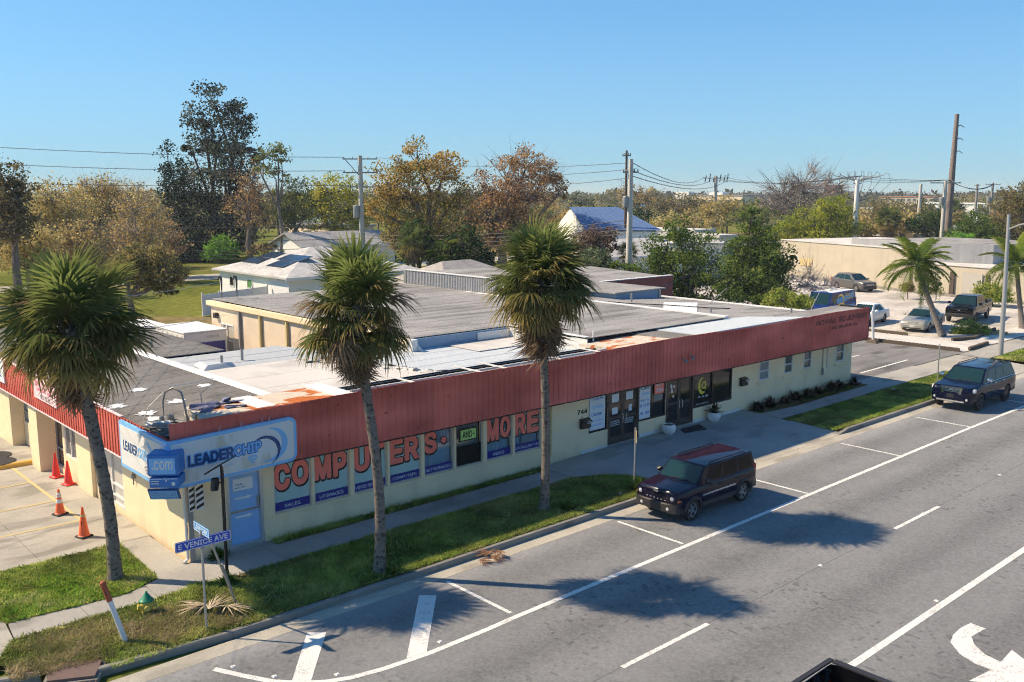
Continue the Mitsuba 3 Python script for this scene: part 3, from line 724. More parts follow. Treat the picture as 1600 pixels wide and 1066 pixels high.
for k, (a, b, z0) in enumerate(((36.02, 36.8, 1.45), (38.1, 38.8, 1.5), (39.78, 40.48, 1.52), (42.8, 43.6, 1.48))):
    w = put('small_window', prism(stile_frame(a, b, z0, 2.75, 0.05, rails=(z0 + 0.42, z0 + 0.84) if k < 3 else (z0 + 0.5,)), 0.06, on_front(YW - 0.02), -0.06), 'dull_white', shop)
    put('glass', box(a + 0.03, b - 0.03, YW + 0.05, YW + 0.058, z0 + 0.03, 2.72), 'blind_grey' if k in (0,) else 'window_grey', w)
    put('sill', cbox(a - 0.12, b + 0.16, YW - 0.07, YW - 0.003, z0 - 0.19, z0 - 0.06, 0.01), 'cream_stucco', w)
put('meter', cat_([cbox(41.45, 41.58, YW - 0.09, YW - 0.002, 1.02, 1.35, 0.01), tube([(41.5, YW - 0.04, 1.35), (41.5, YW - 0.04, 2.3)], 0.02, 6)]), 'grey_metal', shop)
put('conduit', cat_([tube([(41.95, YW - 0.03, 2.55), (41.95, YW - 0.03, 1.3)], 0.025, 6), tube([(43.0, YW - 0.03, 0.85), (43.0, YW - 0.03, 0.5), (43.35, YW - 0.03, 0.5), (43.35, YW - 0.03, 0.75)], 0.03, 6)]), 'dull_white', shop)
def fascia_lamp(x, z, y):
    k = put('floodlight', lathe([(0, 0), (0.045, 0.0), (0.09, 0.12), (0.085, 0.125), (0, 0.10)], 12), 'grey_metal', shop)
    scene[k]['to_world'] = T().translate([x, y, z]).rotate([1, 0, 0], 130)
    put('floodlight_arm', tube([(x, y + 0.01, z), (x, y + 0.06, z + .05), (x, YF - 0.02, z + 0.1)], 0.012, 5), 'grey_metal', shop)
fascia_lamp(29.3, 3.35, YF - 0.14); fascia_lamp(29.75, 3.42, YF - 0.14)

# the left wing's glazing
def left_window(y0, y1, z0, mids=(), rails=(), m='dull_white', glass='window_grey'):
    w = put('side_window', prism(stile_frame(-y1, -y0, z0, 2.75, 0.06, [-q for q in mids], rails), 0.08, on_left(XW + 0.05), -0.04), m, shop)
    put('glass', box(XW + 0.06, XW + 0.068, y0 + 0.03, y1 - 0.03, z0 + 0.03, 2.72), glass, w)
    return w
left_window(28.0, 30.3, 0.34, (29.0,), (0.62, 0.98), 'dull_white', 'pane_pale')
left_window(32.25, 33.55, 0.9, (32.9,), (), 'dull_white', 'window_grey')
left_window(33.75, 34.55, 0.34, (), (1.0,), 'grey_wood', 'window_dark')
left_window(35.7, 38.4, 1.2, (36.6, 37.5), (1.6, 1.95), 'grey_metal', 'blind_grey')
left_window(40.6, 44.0, 1.2, (42.3,), (), 'grey_metal', 'window_grey')
put('alarm_bell', lathe([(0, 0.07), (0.05, 0.06), (0.085, 0.02), (0.085, 0.0)], 14), 'cone_red', shop)
scene[[k for k in scene if k.endswith('alarm_bell')][0]]['to_world'] = T().translate([XW, 27.35, 1.95]).rotate([0, 1, 0], -90)
put('door_pull', cat_([tube([(XW - 0.06, 26.95, 1.4), (XW - 0.06, 26.95, 1.95)], 0.018, 6), cbox(XW - 0.1, XW - 0.002, 26.9, 27.0, 1.6, 1.72, 0.01)]), 'grey_wood', shop)

# fascia: ribbed sheets, one part each
def ribbed(w, h, n=4, d=0.024, back=0.012):
    p, pts = w / n, []
    for i in range(n):
        a = i * p
        pts += [(a + 0.003, 0), (a + p * 0.70, 0), (a + p * 0.76, d), (a + p * 0.93, d), (a + p * 0.99 - 0.003, 0)]
    poly = Polygon(pts + [(w - 0.002, -back), (0.002, -back)])
    e = trimesh.creation.extrude_polygon(poly, h, engine='earcut')
    v = e.vertices.copy()
    return trimesh.Trimesh(v[:, [0, 2, 1]] * [1, 1, 1], e.faces[:, ::-1], process=False)      # x across, y up, z out of the sheet
nf = 39; wf = (44.4 - XF) / nf
def fz_top(x): return 4.2 + 0.03 * math.sin(x * 0.5) + (0.03 if 24 < x < 31 else 0)
for i in range(nf):
    h = fz_top(XF + i * wf) - 2.6
    put('fascia_sheet', xf(ribbed(wf, h), frame((XF + i * wf, YF, 2.6 + rnd.uniform(-.006, .006)), (1, 0, 0), (0, 0, 1))), 'fascia_red', shop)
nl = 26; wl = (46 - YF - 0.03) / nl
for i in range(nl):
    y1 = YF + 0.03 + (i + 1) * wl
    put('fascia_sheet', xf(ribbed(wl, 1.17), frame((XF, y1, 2.6 + rnd.uniform(-.006, .006)), (0, -1, 0), (0, 0, 1))), 'fascia_red', shop)
put('fascia_edge', cat_([box(XF, 44.42, YF - 0.04, YF + 0.03, 2.57, 2.594), box(44.40, 44.44, YF - 0.03, YF + 1.6, 2.6, 4.2)]), 'sign_black', shop)
put('fascia_edge', cat_([box(XF - 0.04, XF + 0.03, YF + 0.05, 46, 2.565, 2.592), box(XF - 0.035, XF + 0.05, 25.7, 46, 3.772, 3.80)]), 'pale_pink', shop)
put('soffit', cat_([box(XF + 0.035, 44.38, YF + 0.032, YW - 0.003, 2.64, 2.68), box(XF + 0.033, XW - 0.003, YW - 0.0029, 46, 2.66, 2.70)]), 'cream_stucco', shop)

# roof: front cover strips
def cover(x0, x1, y0, y1, z, m, t=0.03): return put('roof_cover', box(x0, x1, y0, y1, z - t, z), m, shop)
put('rusty_box', hull([(x, y, z) for x, y, z in ((9.6, 22.44, 3.9), (9.6, 22.44, 4.19), (9.9, 24.2, 3.9), (9.9, 24.2, 4.13), (14.1, 22.44, 4.19), (14.0, 24.25, 4.13), (14.1, 22.44, 3.9), (14.0, 24.25, 3.9))]), 'rust_tin', shop, label='rust-stained metal roof cover at the sign end')
cover(11.2, 11.75, 22.5, 24.1, 4.20, 'white_paint'); cover(13.55, 14.15, 22.44, 24.3, 4.205, 'white_paint', 0.06)
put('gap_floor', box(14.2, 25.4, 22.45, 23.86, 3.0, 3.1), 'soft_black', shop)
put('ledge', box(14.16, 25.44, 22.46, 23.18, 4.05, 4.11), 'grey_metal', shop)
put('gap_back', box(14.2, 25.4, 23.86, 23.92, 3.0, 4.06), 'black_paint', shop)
for y, z, m in ((22.62, 4.14, 'grey_metal'), (22.95, 4.16, 'dull_white'), (23.5, 4.10, 'black_paint')):
    put('roof_rail', box(14.15, 25.45, y - 0.03, y + 0.03, z - 0.06, z), m, shop)
for x in (16.4, 19.0, 20.05, 22.6, 24.7):
    put('cross_bar', box(x - 0.04, x + 0.04, 22.45, 23.95, 4.145, 4.18), 'dull_white', shop)
put('roof_cover', hull([(x, y, z) for x, y, z in ((25.5, 22.45, 4.22), (25.6, 24.5, 4.12), (28.8, 22.45, 4.22), (28.9, 24.6, 4.14), (25.5, 22.45, 4.1), (28.8, 22.45, 4.1), (25.6, 24.5, 4.0), (28.9, 24.6, 4.0))]), 'rust_tin', shop)
cover(28.8, 30.3, 22.45, 24.6, 4.20, 'roof_dark', 0.12)
put('roof_cover', prism(Polygon([(30.3, 22.46), (38.6, 22.46), (36.6, 24.3), (31.3, 25.3), (30.2, 24.5)]), 0.06, None, 4.17), 'pale_blue_roof', shop, label='long pale blue-white roof patch behind the fascia')
cover(38.6, 44.4, 22.46, 24.2, 4.12, 'roof_grey', 0.1)

def strips(holder, poly, z, m, dy=0.92, lx=(5.5, 9), lip=0.014, seed=1, along='x', name='roof_sheet'):
    """Roofing laid in overlapping strips: each a slab tilted so that its lower edge stands proud of the next."""
    r = random.Random(seed)
    x0, y0, x1, y1 = poly.bounds
    if along == 'y':
        poly, (x0, y0, x1, y1) = affinity.affine_transform(poly, [0, 1, 1, 0, 0, 0]), (y0, x0, y1, x1)
    zf = z if callable(z) else (lambda x, y: np.full(len(x), z))
    y = y0
    while y < y1 - 0.05:
        ye = min(y + dy, y1)
        x = x0 - r.uniform(0, 4)
        while x < x1:
            xe = x + r.uniform(*lx)
            c = sbox(x + 0.004, y, xe - 0.004, ye - 0.002).intersection(poly)
            for g in getattr(c, 'geoms', [c]):
                if g.geom_type == 'Polygon' and g.area > 0.05:
                    s = prism(g, 0.03)
                    v = s.vertices.copy()
                    q = v[:, [1, 0]] if along == 'y' else v[:, :2]
                    v[:, 2] += zf(q[:, 0], q[:, 1]) - 0.03 + lip * (ye - v[:, 1]) / dy + r.uniform(0, 0.003)
                    if along == 'y':
                        s = trimesh.Trimesh(v[:, [1, 0, 2]], s.faces[:, ::-1], process=False)
                    else:
                        s = trimesh.Trimesh(v, s.faces, process=False)
                    put(name, s, m, holder)
            x = xe
        y = ye
ra = lambda x, y: 3.74 + 0.065 * (x - 8.8)
put('roof_deck', cat_([box(8.82, 12.6, 24.4, 46, 3.5, 3.66), box(9.5, 12.6, 22.9, 24.4, 3.4, 3.6), box(12.6, 15.3, 33.3, 46, 3.6, 3.8), box(12.6, 17.4, 31.0, 33.3, 3.6, 3.75), box(12.6, 20.7, 23.93, 31.0, 3.6, 3.75), box(20.7, 26, 23.93, 29, 3.6, 3.75), box(35.2, 44.3, 24.2, 38, 3.4, 3.55)]), 'soft_black', shop)
put('yard_wall', box(15.1, 15.28, 33.3, 46, 0, 3.6), 'cream_stucco', shop)
strips(shop, sbox(8.82, 23.2, 12.5, 46), ra, 'roof_dark', 0.9, (6, 12), 0.006, 3)
put('ridge_cap', hull([(x, y, z) for x, z in ((12.42, 3.99), (12.5, 4.06), (12.68, 4.06), (12.74, 3.95)) for y in (24.4, 46)]), 'white_paint', shop)
strips(shop, sbox(12.74, 33.4, 15.36, 46), 3.93, 'roof_dark', 0.95, (20, 30), 0.006, 4)
plastic('roof_cool', (0.36, 0.38, 0.385), 0.8)
strips(shop, Polygon([(12.74, 29.7), (20.7, 29.7), (20.7, 31.0), (18.3, 31.2), (17.5, 33.38), (12.74, 33.38)]), 3.86, 'roof_cool', 1.2, (20, 30), 0.01, 5)
strips(shop, Polygon([(12.74, 23.95), (18.8, 23.95), (17.6, 26.4), (16.6, 28.4), (16.4, 29.7), (12.74, 29.7)]), lambda x, y: 3.95 - 0.0 * x, 'roof_white', 1.8, (30, 40), 0.006, 6)
fo = []
for t in np.linspace(0, 1, 22):
    x, y = 16.4 + 2.35 * t, 29.6 - 5.5 * t
    fo.append(hull(np.array([x, y, 3.94]) + np.random.default_rng(int(t * 99)).normal(0, 1, (14, 3)) * [0.2, 0.2, 0.05]))
put('foam_edge', fo, 'roof_white', shop, True)
strips(shop, Polygon([(18.82, 23.95), (26.0, 23.95), (26.0, 29.0), (20.8, 29.0), (20.8, 29.7), (16.42, 29.7), (16.62, 28.4), (17.62, 26.4)]), 3.84, 'pale_blue_roof', 1.0, (5, 8), 0.008, 7)
put('roof_cover', box(22.6, 25.9, 26.9, 28.9, 3.865, 3.885), 'roof_white', shop)
strips(shop, Polygon([(35.3, 24.3), (44.35, 24.2), (44.35, 38), (35.3, 38)]), lambda x, y: 4.16 - 0.055 * (x - 35.2), 'roof_grey', 1.1, (20, 30), 0.010, 8, 'y')
put('roof_edge', hull([(x, y, z) for x in (44.30, 44.5) for y in (24.0, 38.1) for z in (3.45, 3.72)]), 'white_paint', shop)
put('roof_cover', xf(prism(Polygon([(35.5, 28.4), (36.9, 27.4), (42.6, 31.6), (40.6, 32.4)]), 0.012), np.array([[1, 0, 0, 0], [0, 1, 0, 0], [-0.055, 0, 1, 4.172 + 0.055 * 35.2], [0, 0, 0, 1.0]])), 'white_paint', shop, label='white roof patch on the right roof')
put('roof_cable', tube([(36.6, 33.6, 4.16), (37.2, 31.8, 4.13), (38.4, 30.6, 4.07), (39.6, 28.6, 4.0), (40.4, 27.9, 3.96)], 0.025, 5), 'soft_black', shop)
for x, y, z, h in ((15.0, 31.2, 3.86, 0.42), (13.9, 30.5, 3.86, 0.4), (13.5, 35.8, 3.93, 0.3), (40.8, 24.6, 3.85, 0.42), (37.9, 27.3, 4.0, 0.25), (38.8, 33.2, 3.95, 0.5)):
    put('vent_pipe', lathe([(0.05, z - 0.05), (0.05, z + h), (0.035, z + h), (0.035, z + h - 0.1)], 10, (x, y, 0)), 'grey_metal', shop)
put('vent_elbow', tube([(17.6, 28.9, 3.85), (17.65, 28.85, 4.05), (17.9, 28.6, 4.14), (18.3, 28.3, 4.10)], [0.1, 0.12, 0.12, 0.10], 8), 'white_paint', shop, True)
put('skylight', hull([(13.05, 30.1, 3.87), (14.3, 30.2, 3.87), (13.3, 31.5, 3.87), (14.3, 31.3, 3.87), (13.3, 30.3, 4.02), (14.2, 30.35, 4.02), (13.4, 31.2, 4.02)]), 'pale_blue_roof', shop)
gp_ = [(9.35, 24.25, 3.72), (9.35, 24.25, 4.35), (9.4, 24.2, 4.62), (9.55, 24.0, 4.75), (9.7, 23.85, 4.62), (9.75, 23.8, 4.3), (9.8, 23.75, 3.8)]
put('gooseneck_conduit', tube(gp_, 0.03, 7), 'grey_metal', shop, True)
put('gooseneck_cap', cat_([lathe([(0, 0.0), (0.08, 0.02), (0.05, 0.16), (0, 0.17)], 8, (9.3, 24.3, 3.8)), cbox(9.42, 9.58, 24.1, 24.2, 3.85, 4.0, 0.02)]), 'grey_metal', shop)
put('roof_cable', tube([(9.4, 24.3, 4.6), (9.1, 24.6, 4.2), (9.0, 24.8, 3.8)], 0.012, 4), 'dull_white', shop)
put('roof_cable', tube([(9.6, 24.4, 4.72), (11.2, 26.8, 4.2), (12.4, 27.8, 4.06)], 0.012, 4), 'dull_white', shop)
r = random.Random(5)
for k in range(9):
    x, y = r.uniform(8.95, 9.7), r.uniform(22.6, 24.0)
    b = cbox(-r.uniform(.1, .35), r.uniform(.1, .35), -.12, .12, 0, .05, .01)
    put('loose_board', xf(b, T().translate([x, y, 3.66 + 0.03 * k]).rotate([0, 0, 1], r.uniform(0, 180)).rotate([1, 0, 0], r.uniform(-18, 18)).matrix), 'grey_wood' if k % 3 else 'dull_white', shop)
plastic('tarp_blue', (0.12, 0.13, 0.22), 0.7)
put('debris_heap', [hull(np.array([r.uniform(10.0, 11.1), r.uniform(23.0, 24.0), 4.2]) + np.random.default_rng(k).normal(0, 1, (8, 3)) * [.22, .1, .05]) for k in range(12)], 'tarp_blue', shop)
for k, (x, y) in enumerate(((9.4, 25.6), (9.15, 27.1), (9.1, 29.5), (9.05, 31.5), (9.1, 33.6), (10.3, 28.6), (10.5, 26.2), (11.9, 27.4), (9.0, 36.2), (9.3, 24.8))):
    q = Point(0, 0).buffer(1, 5)
    sh = Polygon([(x + p[0] * r.uniform(.08, .32), y + p[1] * r.uniform(.1, .35)) for p in q.exterior.coords[:-1]]).buffer(0.02)
    s = prism(sh, 0.006); v = s.vertices.copy(); v[:, 2] += ra(v[:, 0], v[:, 1]) + 0.016
    put('roof_patch', trimesh.Trimesh(v, s.faces, process=False), 'white_paint', shop)

# ghost of old lettering on the fascia
plastic('ghost', (0.20, 0.05, 0.045), 0.8)
ghost = union_all([line_text('ROYAL', 39.3, 3.72, 0.24, 1.9, True), line_text('BLUEPRINT', 41.45, 3.72, 0.26, 2.75, True), scribble(40.6, 43.2, 3.42, 3.56, 8)])
put('faded_lettering', prism(ghost, 0.003, on_front(YF - 0.0255)), 'ghost', shop, label='dark faded ghost lettering at the far end of the fascia', kind='stuff')

# ---------------------------------------------------------------- signs on the building
sg = thing('shop_sign', 'large white and blue shop sign on the red fascia above the blue door', 'sign')
Y0 = YF - 0.14
board = union_all([sbox(8.62, 2.52, 11.6, 3.76), affinity.translate(sbox(0, 0, 3.4, 1.24).buffer(-0.22).buffer(0.22), 8.78, 2.52)])
def tilt(p): return affinity.affine_transform(p, [1, 0, 0.03, 1, 0, -0.03 * 8.6])
put('board', prism(tilt(board), 0.10, on_front(Y0 + 0.10)), 'sky_blue', sg)
plastic('sign_dirty', proc(lambda p, n, uv: mix((0.62, 0.66, 0.66), (0.50, 0.50, 0.42), smoothstep(0.5, 0.8, fbm(p.x * 3, p.y * 3, p.z * 1.1)))), 0.5)
put('face', prism(tilt(board.buffer(-0.11)), 0.012, on_front(Y0)), 'sign_dirty', sg)
put('inner_border', prism(tilt(board.buffer(-0.085).difference(board.buffer(-0.112))), 0.008, on_front(Y0)), 'white_paint', sg)
le = fit(letters('LEADER', True), 9.12, 10.33, 3.02, 3.30).buffer(0.012)
put('lettering', prism(tilt(le.buffer(0.03)), 0.008, on_front(Y0 - 0.012)), 'sky_blue', sg)
put('lettering', prism(tilt(le), 0.008, on_front(Y0 - 0.0202)), 'navy_blue', sg)
ch = fit(letters('CHIP', True), 10.37, 11.12, 3.02, 3.30).buffer(0.008)
put('lettering', prism(tilt(ch.buffer(0.02)), 0.008, on_front(Y0 - 0.012)), 'mid_blue', sg)
put('lettering', prism(tilt(ch.buffer(-0.008)), 0.006, on_front(Y0 - 0.0202)), 'sky_blue', sg)
wifi = union_all([Point(10.86, 2.72).buffer(q).difference(Point(10.86, 2.72).buffer(q - 0.05)) for q in (0.08, 0.16, 0.24)]).intersection(Polygon([(10.86, 2.70), (10.62, 3.0), (11.1, 3.0)]))
put('wireless_mark', prism(tilt(wifi), 0.006, on_front(Y0 - 0.012)), 'sky_blue', sg)
def crescent(cx, cz, a, b, dx, dz, s): return affinity.scale(Point(cx, cz).buffer(1, 24), a, b).difference(affinity.scale(Point(cx + dx, cz + dz).buffer(1, 24), a * s, b * s))
put('swoosh', prism(tilt(crescent(11.40, 3.12, 0.50, 0.46, -0.14, 0.03, 0.93).intersection(sbox(11.05, 2.5, 12, 3.7))), 0.006, on_front(Y0 - 0.012)), 'sky_blue', sg)
put('swoosh', prism(tilt(crescent(11.22, 2.98, 0.46, 0.42, -0.07, -0.05, 0.96).intersection(sbox(11.0, 2.6, 12, 3.6))), 0.006, on_front(Y0 - 0.0185)), 'navy_blue', sg)
put('hook', cat_([tube([(x, Y0 + 0.04, 3.72 + .03 * (x - 8.6)), (x, Y0 + 0.02, 3.84 + .03 * (x - 8.6)), (x + 0.05, Y0 + 0.06, 3.88 + .03 * (x - 8.6))], 0.012, 4) for x in (10.0, 10.6, 11.2, 11.4)]), 'aluminium', sg)

sl = thing('side_sign', 'white and blue shop sign on the sunlit short side of the corner', 'sign')
X0 = XF - 0.14
bl = sbox(-25.55, 2.46, -22.3, 3.74)
put('board', prism(bl, 0.10, on_left(X0 + 0.10)), 'sky_blue', sl)
put('face', prism(bl.buffer(-0.10), 0.012, on_left(X0)), 'white_paint', sl)
put('lettering', prism(fit(letters('LEADER', True), -25.25, -24.25, 2.98, 3.26), 0.008, on_left(X0 - 0.012)), 'navy_blue', sl)
put('lettering', prism(fit(letters('CHIP', True), -24.2, -23.55, 2.98, 3.26), 0.008, on_left(X0 - 0.012)), 'sky_blue', sl)
put('swoosh', prism(crescent(-23.5, 3.1, 0.34, 0.42, -0.12, 0, 0.9).intersection(sbox(-23.75, 2.4, -23, 3.7)), 0.006, on_left(X0 - 0.012)), 'sky_blue', sl)
put('wireless_mark', prism(affinity.translate(wifi, -34.5, -0.1), 0.006, on_left(X0 - 0.012)), 'grey_metal', sl)

cs = thing('computer_sign', 'blue computer-shaped corner sign with a screen, case and keyboard', 'sign')
C45 = frame((8.40, 22.03, 0), (0.7071, -0.7071, 0), (0, 0, 1))       # across the corner, facing the road junction
C45[:3, 0] = [0.78, -0.625, 0]; C45[:3, 2] = np.cross(C45[:3, 0], C45[:3, 1])
def cc(x0, x1, z0, z1, d0, d1, c=0.02): return xf(cbox(x0, x1, z0, z1, d0, d1, c), C45)
put('monitor', cc(-0.38, 0.38, 3.0, 3.56, -0.55, 0.02, 0.04), 'mid_blue', cs)
put('screen', cc(-0.32, 0.30, 3.06, 3.46, 0.021, 0.03, 0.005), 'sky_blue', cs)
put('screen_text', xf(prism(line_text('.com', -0.26, 3.17, 0.23, 0.50, True), 0.006), C45 @ np.array([[1, 0, 0, 0], [0, 1, 0, 0], [0, 0, 1, 0.03], [0, 0, 0, 1.0]])), 'white_paint', cs)
put('case', cc(-0.34, 0.38, 2.72, 2.97, -0.5, 0.04, 0.02), 'mid_blue', cs)
put('case_marks', xf(prism(union_all([sbox(-.3, 2.88, -.1, 2.9), sbox(-.3, 2.82, -.1, 2.84), sbox(.05, 2.88, .09, 2.92), sbox(.2, 2.78, .28, 2.86), sbox(-.33, 2.94, .35, 2.955)]), 0.006), C45 @ T().translate([0, 0, 0.04]).matrix), 'white_paint', cs)
kb = xf(hull([(x, y, z) for x in (-0.40, 0.34) for y, z in ((0, 0), (0, 0.05), (0.34, 0.0), (0.34, 0.04))]), C45 @ T().translate([0, 2.66, 0.02]).rotate([1, 0, 0], -148).matrix)
put('keyboard', kb, 'navy_blue', cs)
keys = [hull([(x, y, z) for x in (a, a + 0.045) for y in (b, b + 0.06) for z in (-0.015, 0.0)]) for a in np.arange(-0.37, 0.3, 0.056) for b in (0.03, 0.11, 0.19, 0.27)]
put('keys', xf(cat_(keys), C45 @ T().translate([0, 2.66, 0.02]).rotate([1, 0, 0], -148).matrix), 'sky_blue', cs)

ps = thing('pink_sign', 'pale sign with pink lettering on the sunlit orange-red fascia', 'sign')
put('board', box(XF - 0.07, XF - 0.03, 31.4, 33.8, 3.03, 3.74), 'pale_pink', ps)
put('lettering', prism(union_all([scribble(-33.6, -31.6, 3.46, 3.66, 21), scribble(-33.5, -31.7, 3.32, 3.42, 22)]), 0.005, on_left(XF - 0.07)), 'pink', ps, kind='stuff')
put('lettering', prism(scribble(-33.1, -32.0, 3.08, 3.24, 23), 0.005, on_left(XF - 0.07)), 'grey_metal', ps, kind='stuff')
ws = thing('white_sign', 'white sign at the left picture edge on the orange-red fascia', 'sign')
put('board', box(XF - 0.07, XF - 0.03, 37.6, 40.0, 2.9, 3.74), 'sign_white', ws)
put('lettering', prism(scribble(-39.6, -37.9, 3.1, 3.3, 25), 0.005, on_left(XF - 0.07)), 'navy_blue', ws, kind='stuff')

bp = thing('barber_pole', 'black and white striped barber pole panel on the wall corner', 'sign')
put('panel', cbox(9.62, 9.86, YW - 0.09, YW - 0.003, 1.55, 2.40, 0.02), 'white_paint', bp)
st_ = union_all([Polygon([(9.6, z), (9.9, z + .13), (9.9, z + .21), (9.6, z + .08)]) for z in np.arange(1.4, 2.4, 0.165)]).intersection(sbox(9.64, 1.58, 9.84, 2.37))
put('stripes', prism(st_, 0.005, on_front(YW - 0.09)), 'sign_black', bp)
put('panel', cbox(XW + 0.005, 9.58, YW - 0.09, YW - 0.003, 1.55, 2.40, 0.02), 'white_paint', bp)
put('stripes', prism(affinity.translate(st_.intersection(sbox(9.64, 1.5, 9.77, 2.4)), -0.185, 0), 0.005, on_front(YW - 0.09)), 'sign_black', bp)

for x, z, what in ((24.55, 1.40, 'black mailbox under the house number on the cream wall'), (34.72, 1.60, 'black mailbox on the cream wall right of the dark windows')):
    k = thing('mailbox', what, 'mailbox')
    put('body', cbox(x - 0.24, x + 0.24, YW - 0.16, YW - 0.003, z - 0.17, z + 0.17, 0.015), 'black_paint', k)
    put('lid', xf(hull([(sx, y, zz) for sx in (-0.26, 0.26) for y, zz in ((0, 0.2), (0, 0.17), (-0.2, 0.08), (-0.2, 0.05))]), T().translate([x, YW - 0.004, z]).matrix), 'black_paint', k)
    put('paper', box(x + 0.0, x + 0.2, YW - 0.2, YW - 0.17, z + 0.02, z + 0.1), 'white_paint', k)
# ---------------------------------------------------------------- buildings behind
rear = thing('rear_building', 'cream block behind the shop with downpipes, glass door and wide grey sheet roof', 'building')
RL = on_left(20.8)
put('side_wall', prism(sbox(-46.6, 0, -29.0, 4.02).difference(sbox(-45.5, 0.3, -44.05, 3.25)), 0.2, RL, -0.2), 'cream_wall', rear)
put('back_wall', box(21.002, 44, 46.4, 46.6, 0, 4.0), 'cream_wall', rear)
put('eave_board', hull([(x, y, z) for x, z in ((20.62, 4.30), (20.62, 4.08), (20.78, 4.0), (20.9, 4.0), (20.9, 4.30)) for y in (28.9, 46.8)]), 'cream_stucco', rear)
for y in (43.2, 41.0, 38.4, 35.6, 32.6):
    put('downpipe', box(20.66, 20.78, y - 0.06, y + 0.06, 0.2, 4.0), 'faded_yellow' if y < 42 else 'grey_wood', rear)
put('wall_lamp', cbox(20.6, 20.798, 45.7, 46.0, 3.45, 3.72, 0.02), 'sign_black', rear)
gd = put('glass_door', prism(stile_frame(-45.5, -44.05, 0.3, 3.25, 0.07, (-44.8, -45.25), (2.4,)), 0.08, RL, -0.06), 'white_paint', rear)
put('glass', box(20.83, 20.84, 44.1, 45.45, 0.35, 3.2), 'pane_pale', gd)
roofpoly = Polygon([(20.9, 29.02), (26.02, 29.02), (26.02, 24.45), (35.15, 24.45), (35.15, 46.6), (20.9, 46.6)])
strips(rear, roofpoly, lambda x, y: 4.30 + 0.004 * (y - 24), 'roof_grey', 0.95, (4.5, 9.5), 0.007, 21)
put('roof_deck', box(21, 35, 29.2, 46.5, 4.05, 4.2), 'soft_black', rear); put('roof_deck', box(26.1, 35, 24.6, 29.2, 4.05, 4.2), 'soft_black', rear)
put('step_face', box(20.92, 26.0, 28.94, 29.0, 3.82, 4.27), 'step_blue', rear, label='blue-grey step between the two roof levels')
for q_ in (box(24.2, 26.0, 28.86, 28.93, 3.9, 4.2), box(20.7, 20.95, 28.6, 28.93, 3.85, 4.3), hull([(20.95, 28.9, 4.2), (21.05, 28.9, 4.2), (20.95, 28.3, 3.86), (21.05, 28.3, 3.86), (21.0, 28.9, 3.9)])): put('step_cap', q_, 'white_paint', rear)
put('step_face', box(25.94, 26.0, 24.4, 28.93, 3.82, 4.27), 'dull_white', rear)
for q_ in (box(25.9, 26.15, 24.45, 29.0, 4.34, 4.36), box(26.2, 27.4, 28.95, 29.15, 4.345, 4.365), box(35.05, 35.3, 24.45, 38, 4.2, 4.37)): put('roof_flashing', q_, 'white_paint', rear)
put('roof_flashing', box(33.0, 33.35, 33, 46.5, 4.345, 4.37), 'dull_white', rear)
for x, y in ((21.25, 46.2), (21.95, 45.9)):
    put('vent_hood', tube([(x, y, 4.2), (x, y, 5.35), (x - .05, y - 0.05, 5.52), (x - 0.2, y - 0.12, 5.55), (x - .28, y - .18, 5.42)], 0.06, 7), 'wire', rear, True)
put('vent_pipe', lathe([(0.06, 4.2), (0.06, 4.9), (0.12, 4.95), (0.1, 5.05), (0, 5.08)], 10, (34.6, 33.6, 0)), 'soft_black', rear)
put('vent_pipe', tube([(26.4, 24.5, 4.15), (26.4, 24.5, 4.55)], 0.04, 6), 'white_paint', rear)

cb = thing('corrugated_shed', 'grey shed with upright corrugated metal sheets rising behind the flat roof', 'building')
wv = []
for i in range(30):
    y0 = 37.6 + i * 0.3
    put('metal_sheet', xf(ribbed(0.3, 0.94, 2, 0.03, 0.02), frame((33.40, y0 + 0.3, 4.26), (0, -1, 0), (0, 0, 1))), 'shed_grey', cb) if i % 1 == 0 else None
put('parapet_cap', box(33.34, 33.56, 37.55, 46.65, 5.2, 5.25), 'dull_white', cb)
put('end_post', cbox(33.36, 33.6, 46.62, 46.9, 3.0, 5.25, 0.02), 'grey_metal', cb)
put('walls', cat_([box(33.5, 33.56, 37.6, 46.6, 3.9, 5.18), box(33.6, 39.2, 46.4, 46.5, 0, 5.0), box(39.1, 39.2, 37.6, 46.4, 0, 5.0), box(33.6, 39.1, 37.5, 37.6, 3.9, 5.0)]), 'grey_metal', cb)
put('roof', box(33.6, 39.2, 37.6, 46.4, 5.0, 5.06), 'roof_grey', cb)
bb = thing('roof_box', 'low blue-grey plant box on the roof behind the right-hand palm', 'roof structure')
put('walls', box(39.5, 43.4, 34.95, 40.9, 3.4, 4.24), 'step_blue', bb)
put('lid', box(39.2, 43.7, 34.75, 41.1, 4.245, 4.32), 'roof_grey', bb)
put('corner_post', box(43.25, 43.45, 34.9, 34.948, 3.4, 4.24), 'grey_metal', bb)
rb = thing('red_fascia_building', 'small flat-roofed building with a plain dark red fascia in front of the dark green trees', 'building')
put('walls', box(45.4, 53.3, 42.4, 50, 0, 3.2), 'cream_stucco', rb)
put('fascia', box(45.2, 53.6, 42.0, 42.3, 2.5, 3.98), 'plain_red', rb)
put('roof', hull([(x, y, z) for x in (43.5, 53.5) for y, z in ((42.32, 3.9), (50, 4.2), (42.32, 3.7), (50, 4.0))]), 'roof_grey', rb)
put('roof_edge', box(45.2, 53.6, 41.97, 42.3, 3.984, 4.03), 'dull_white', rb)

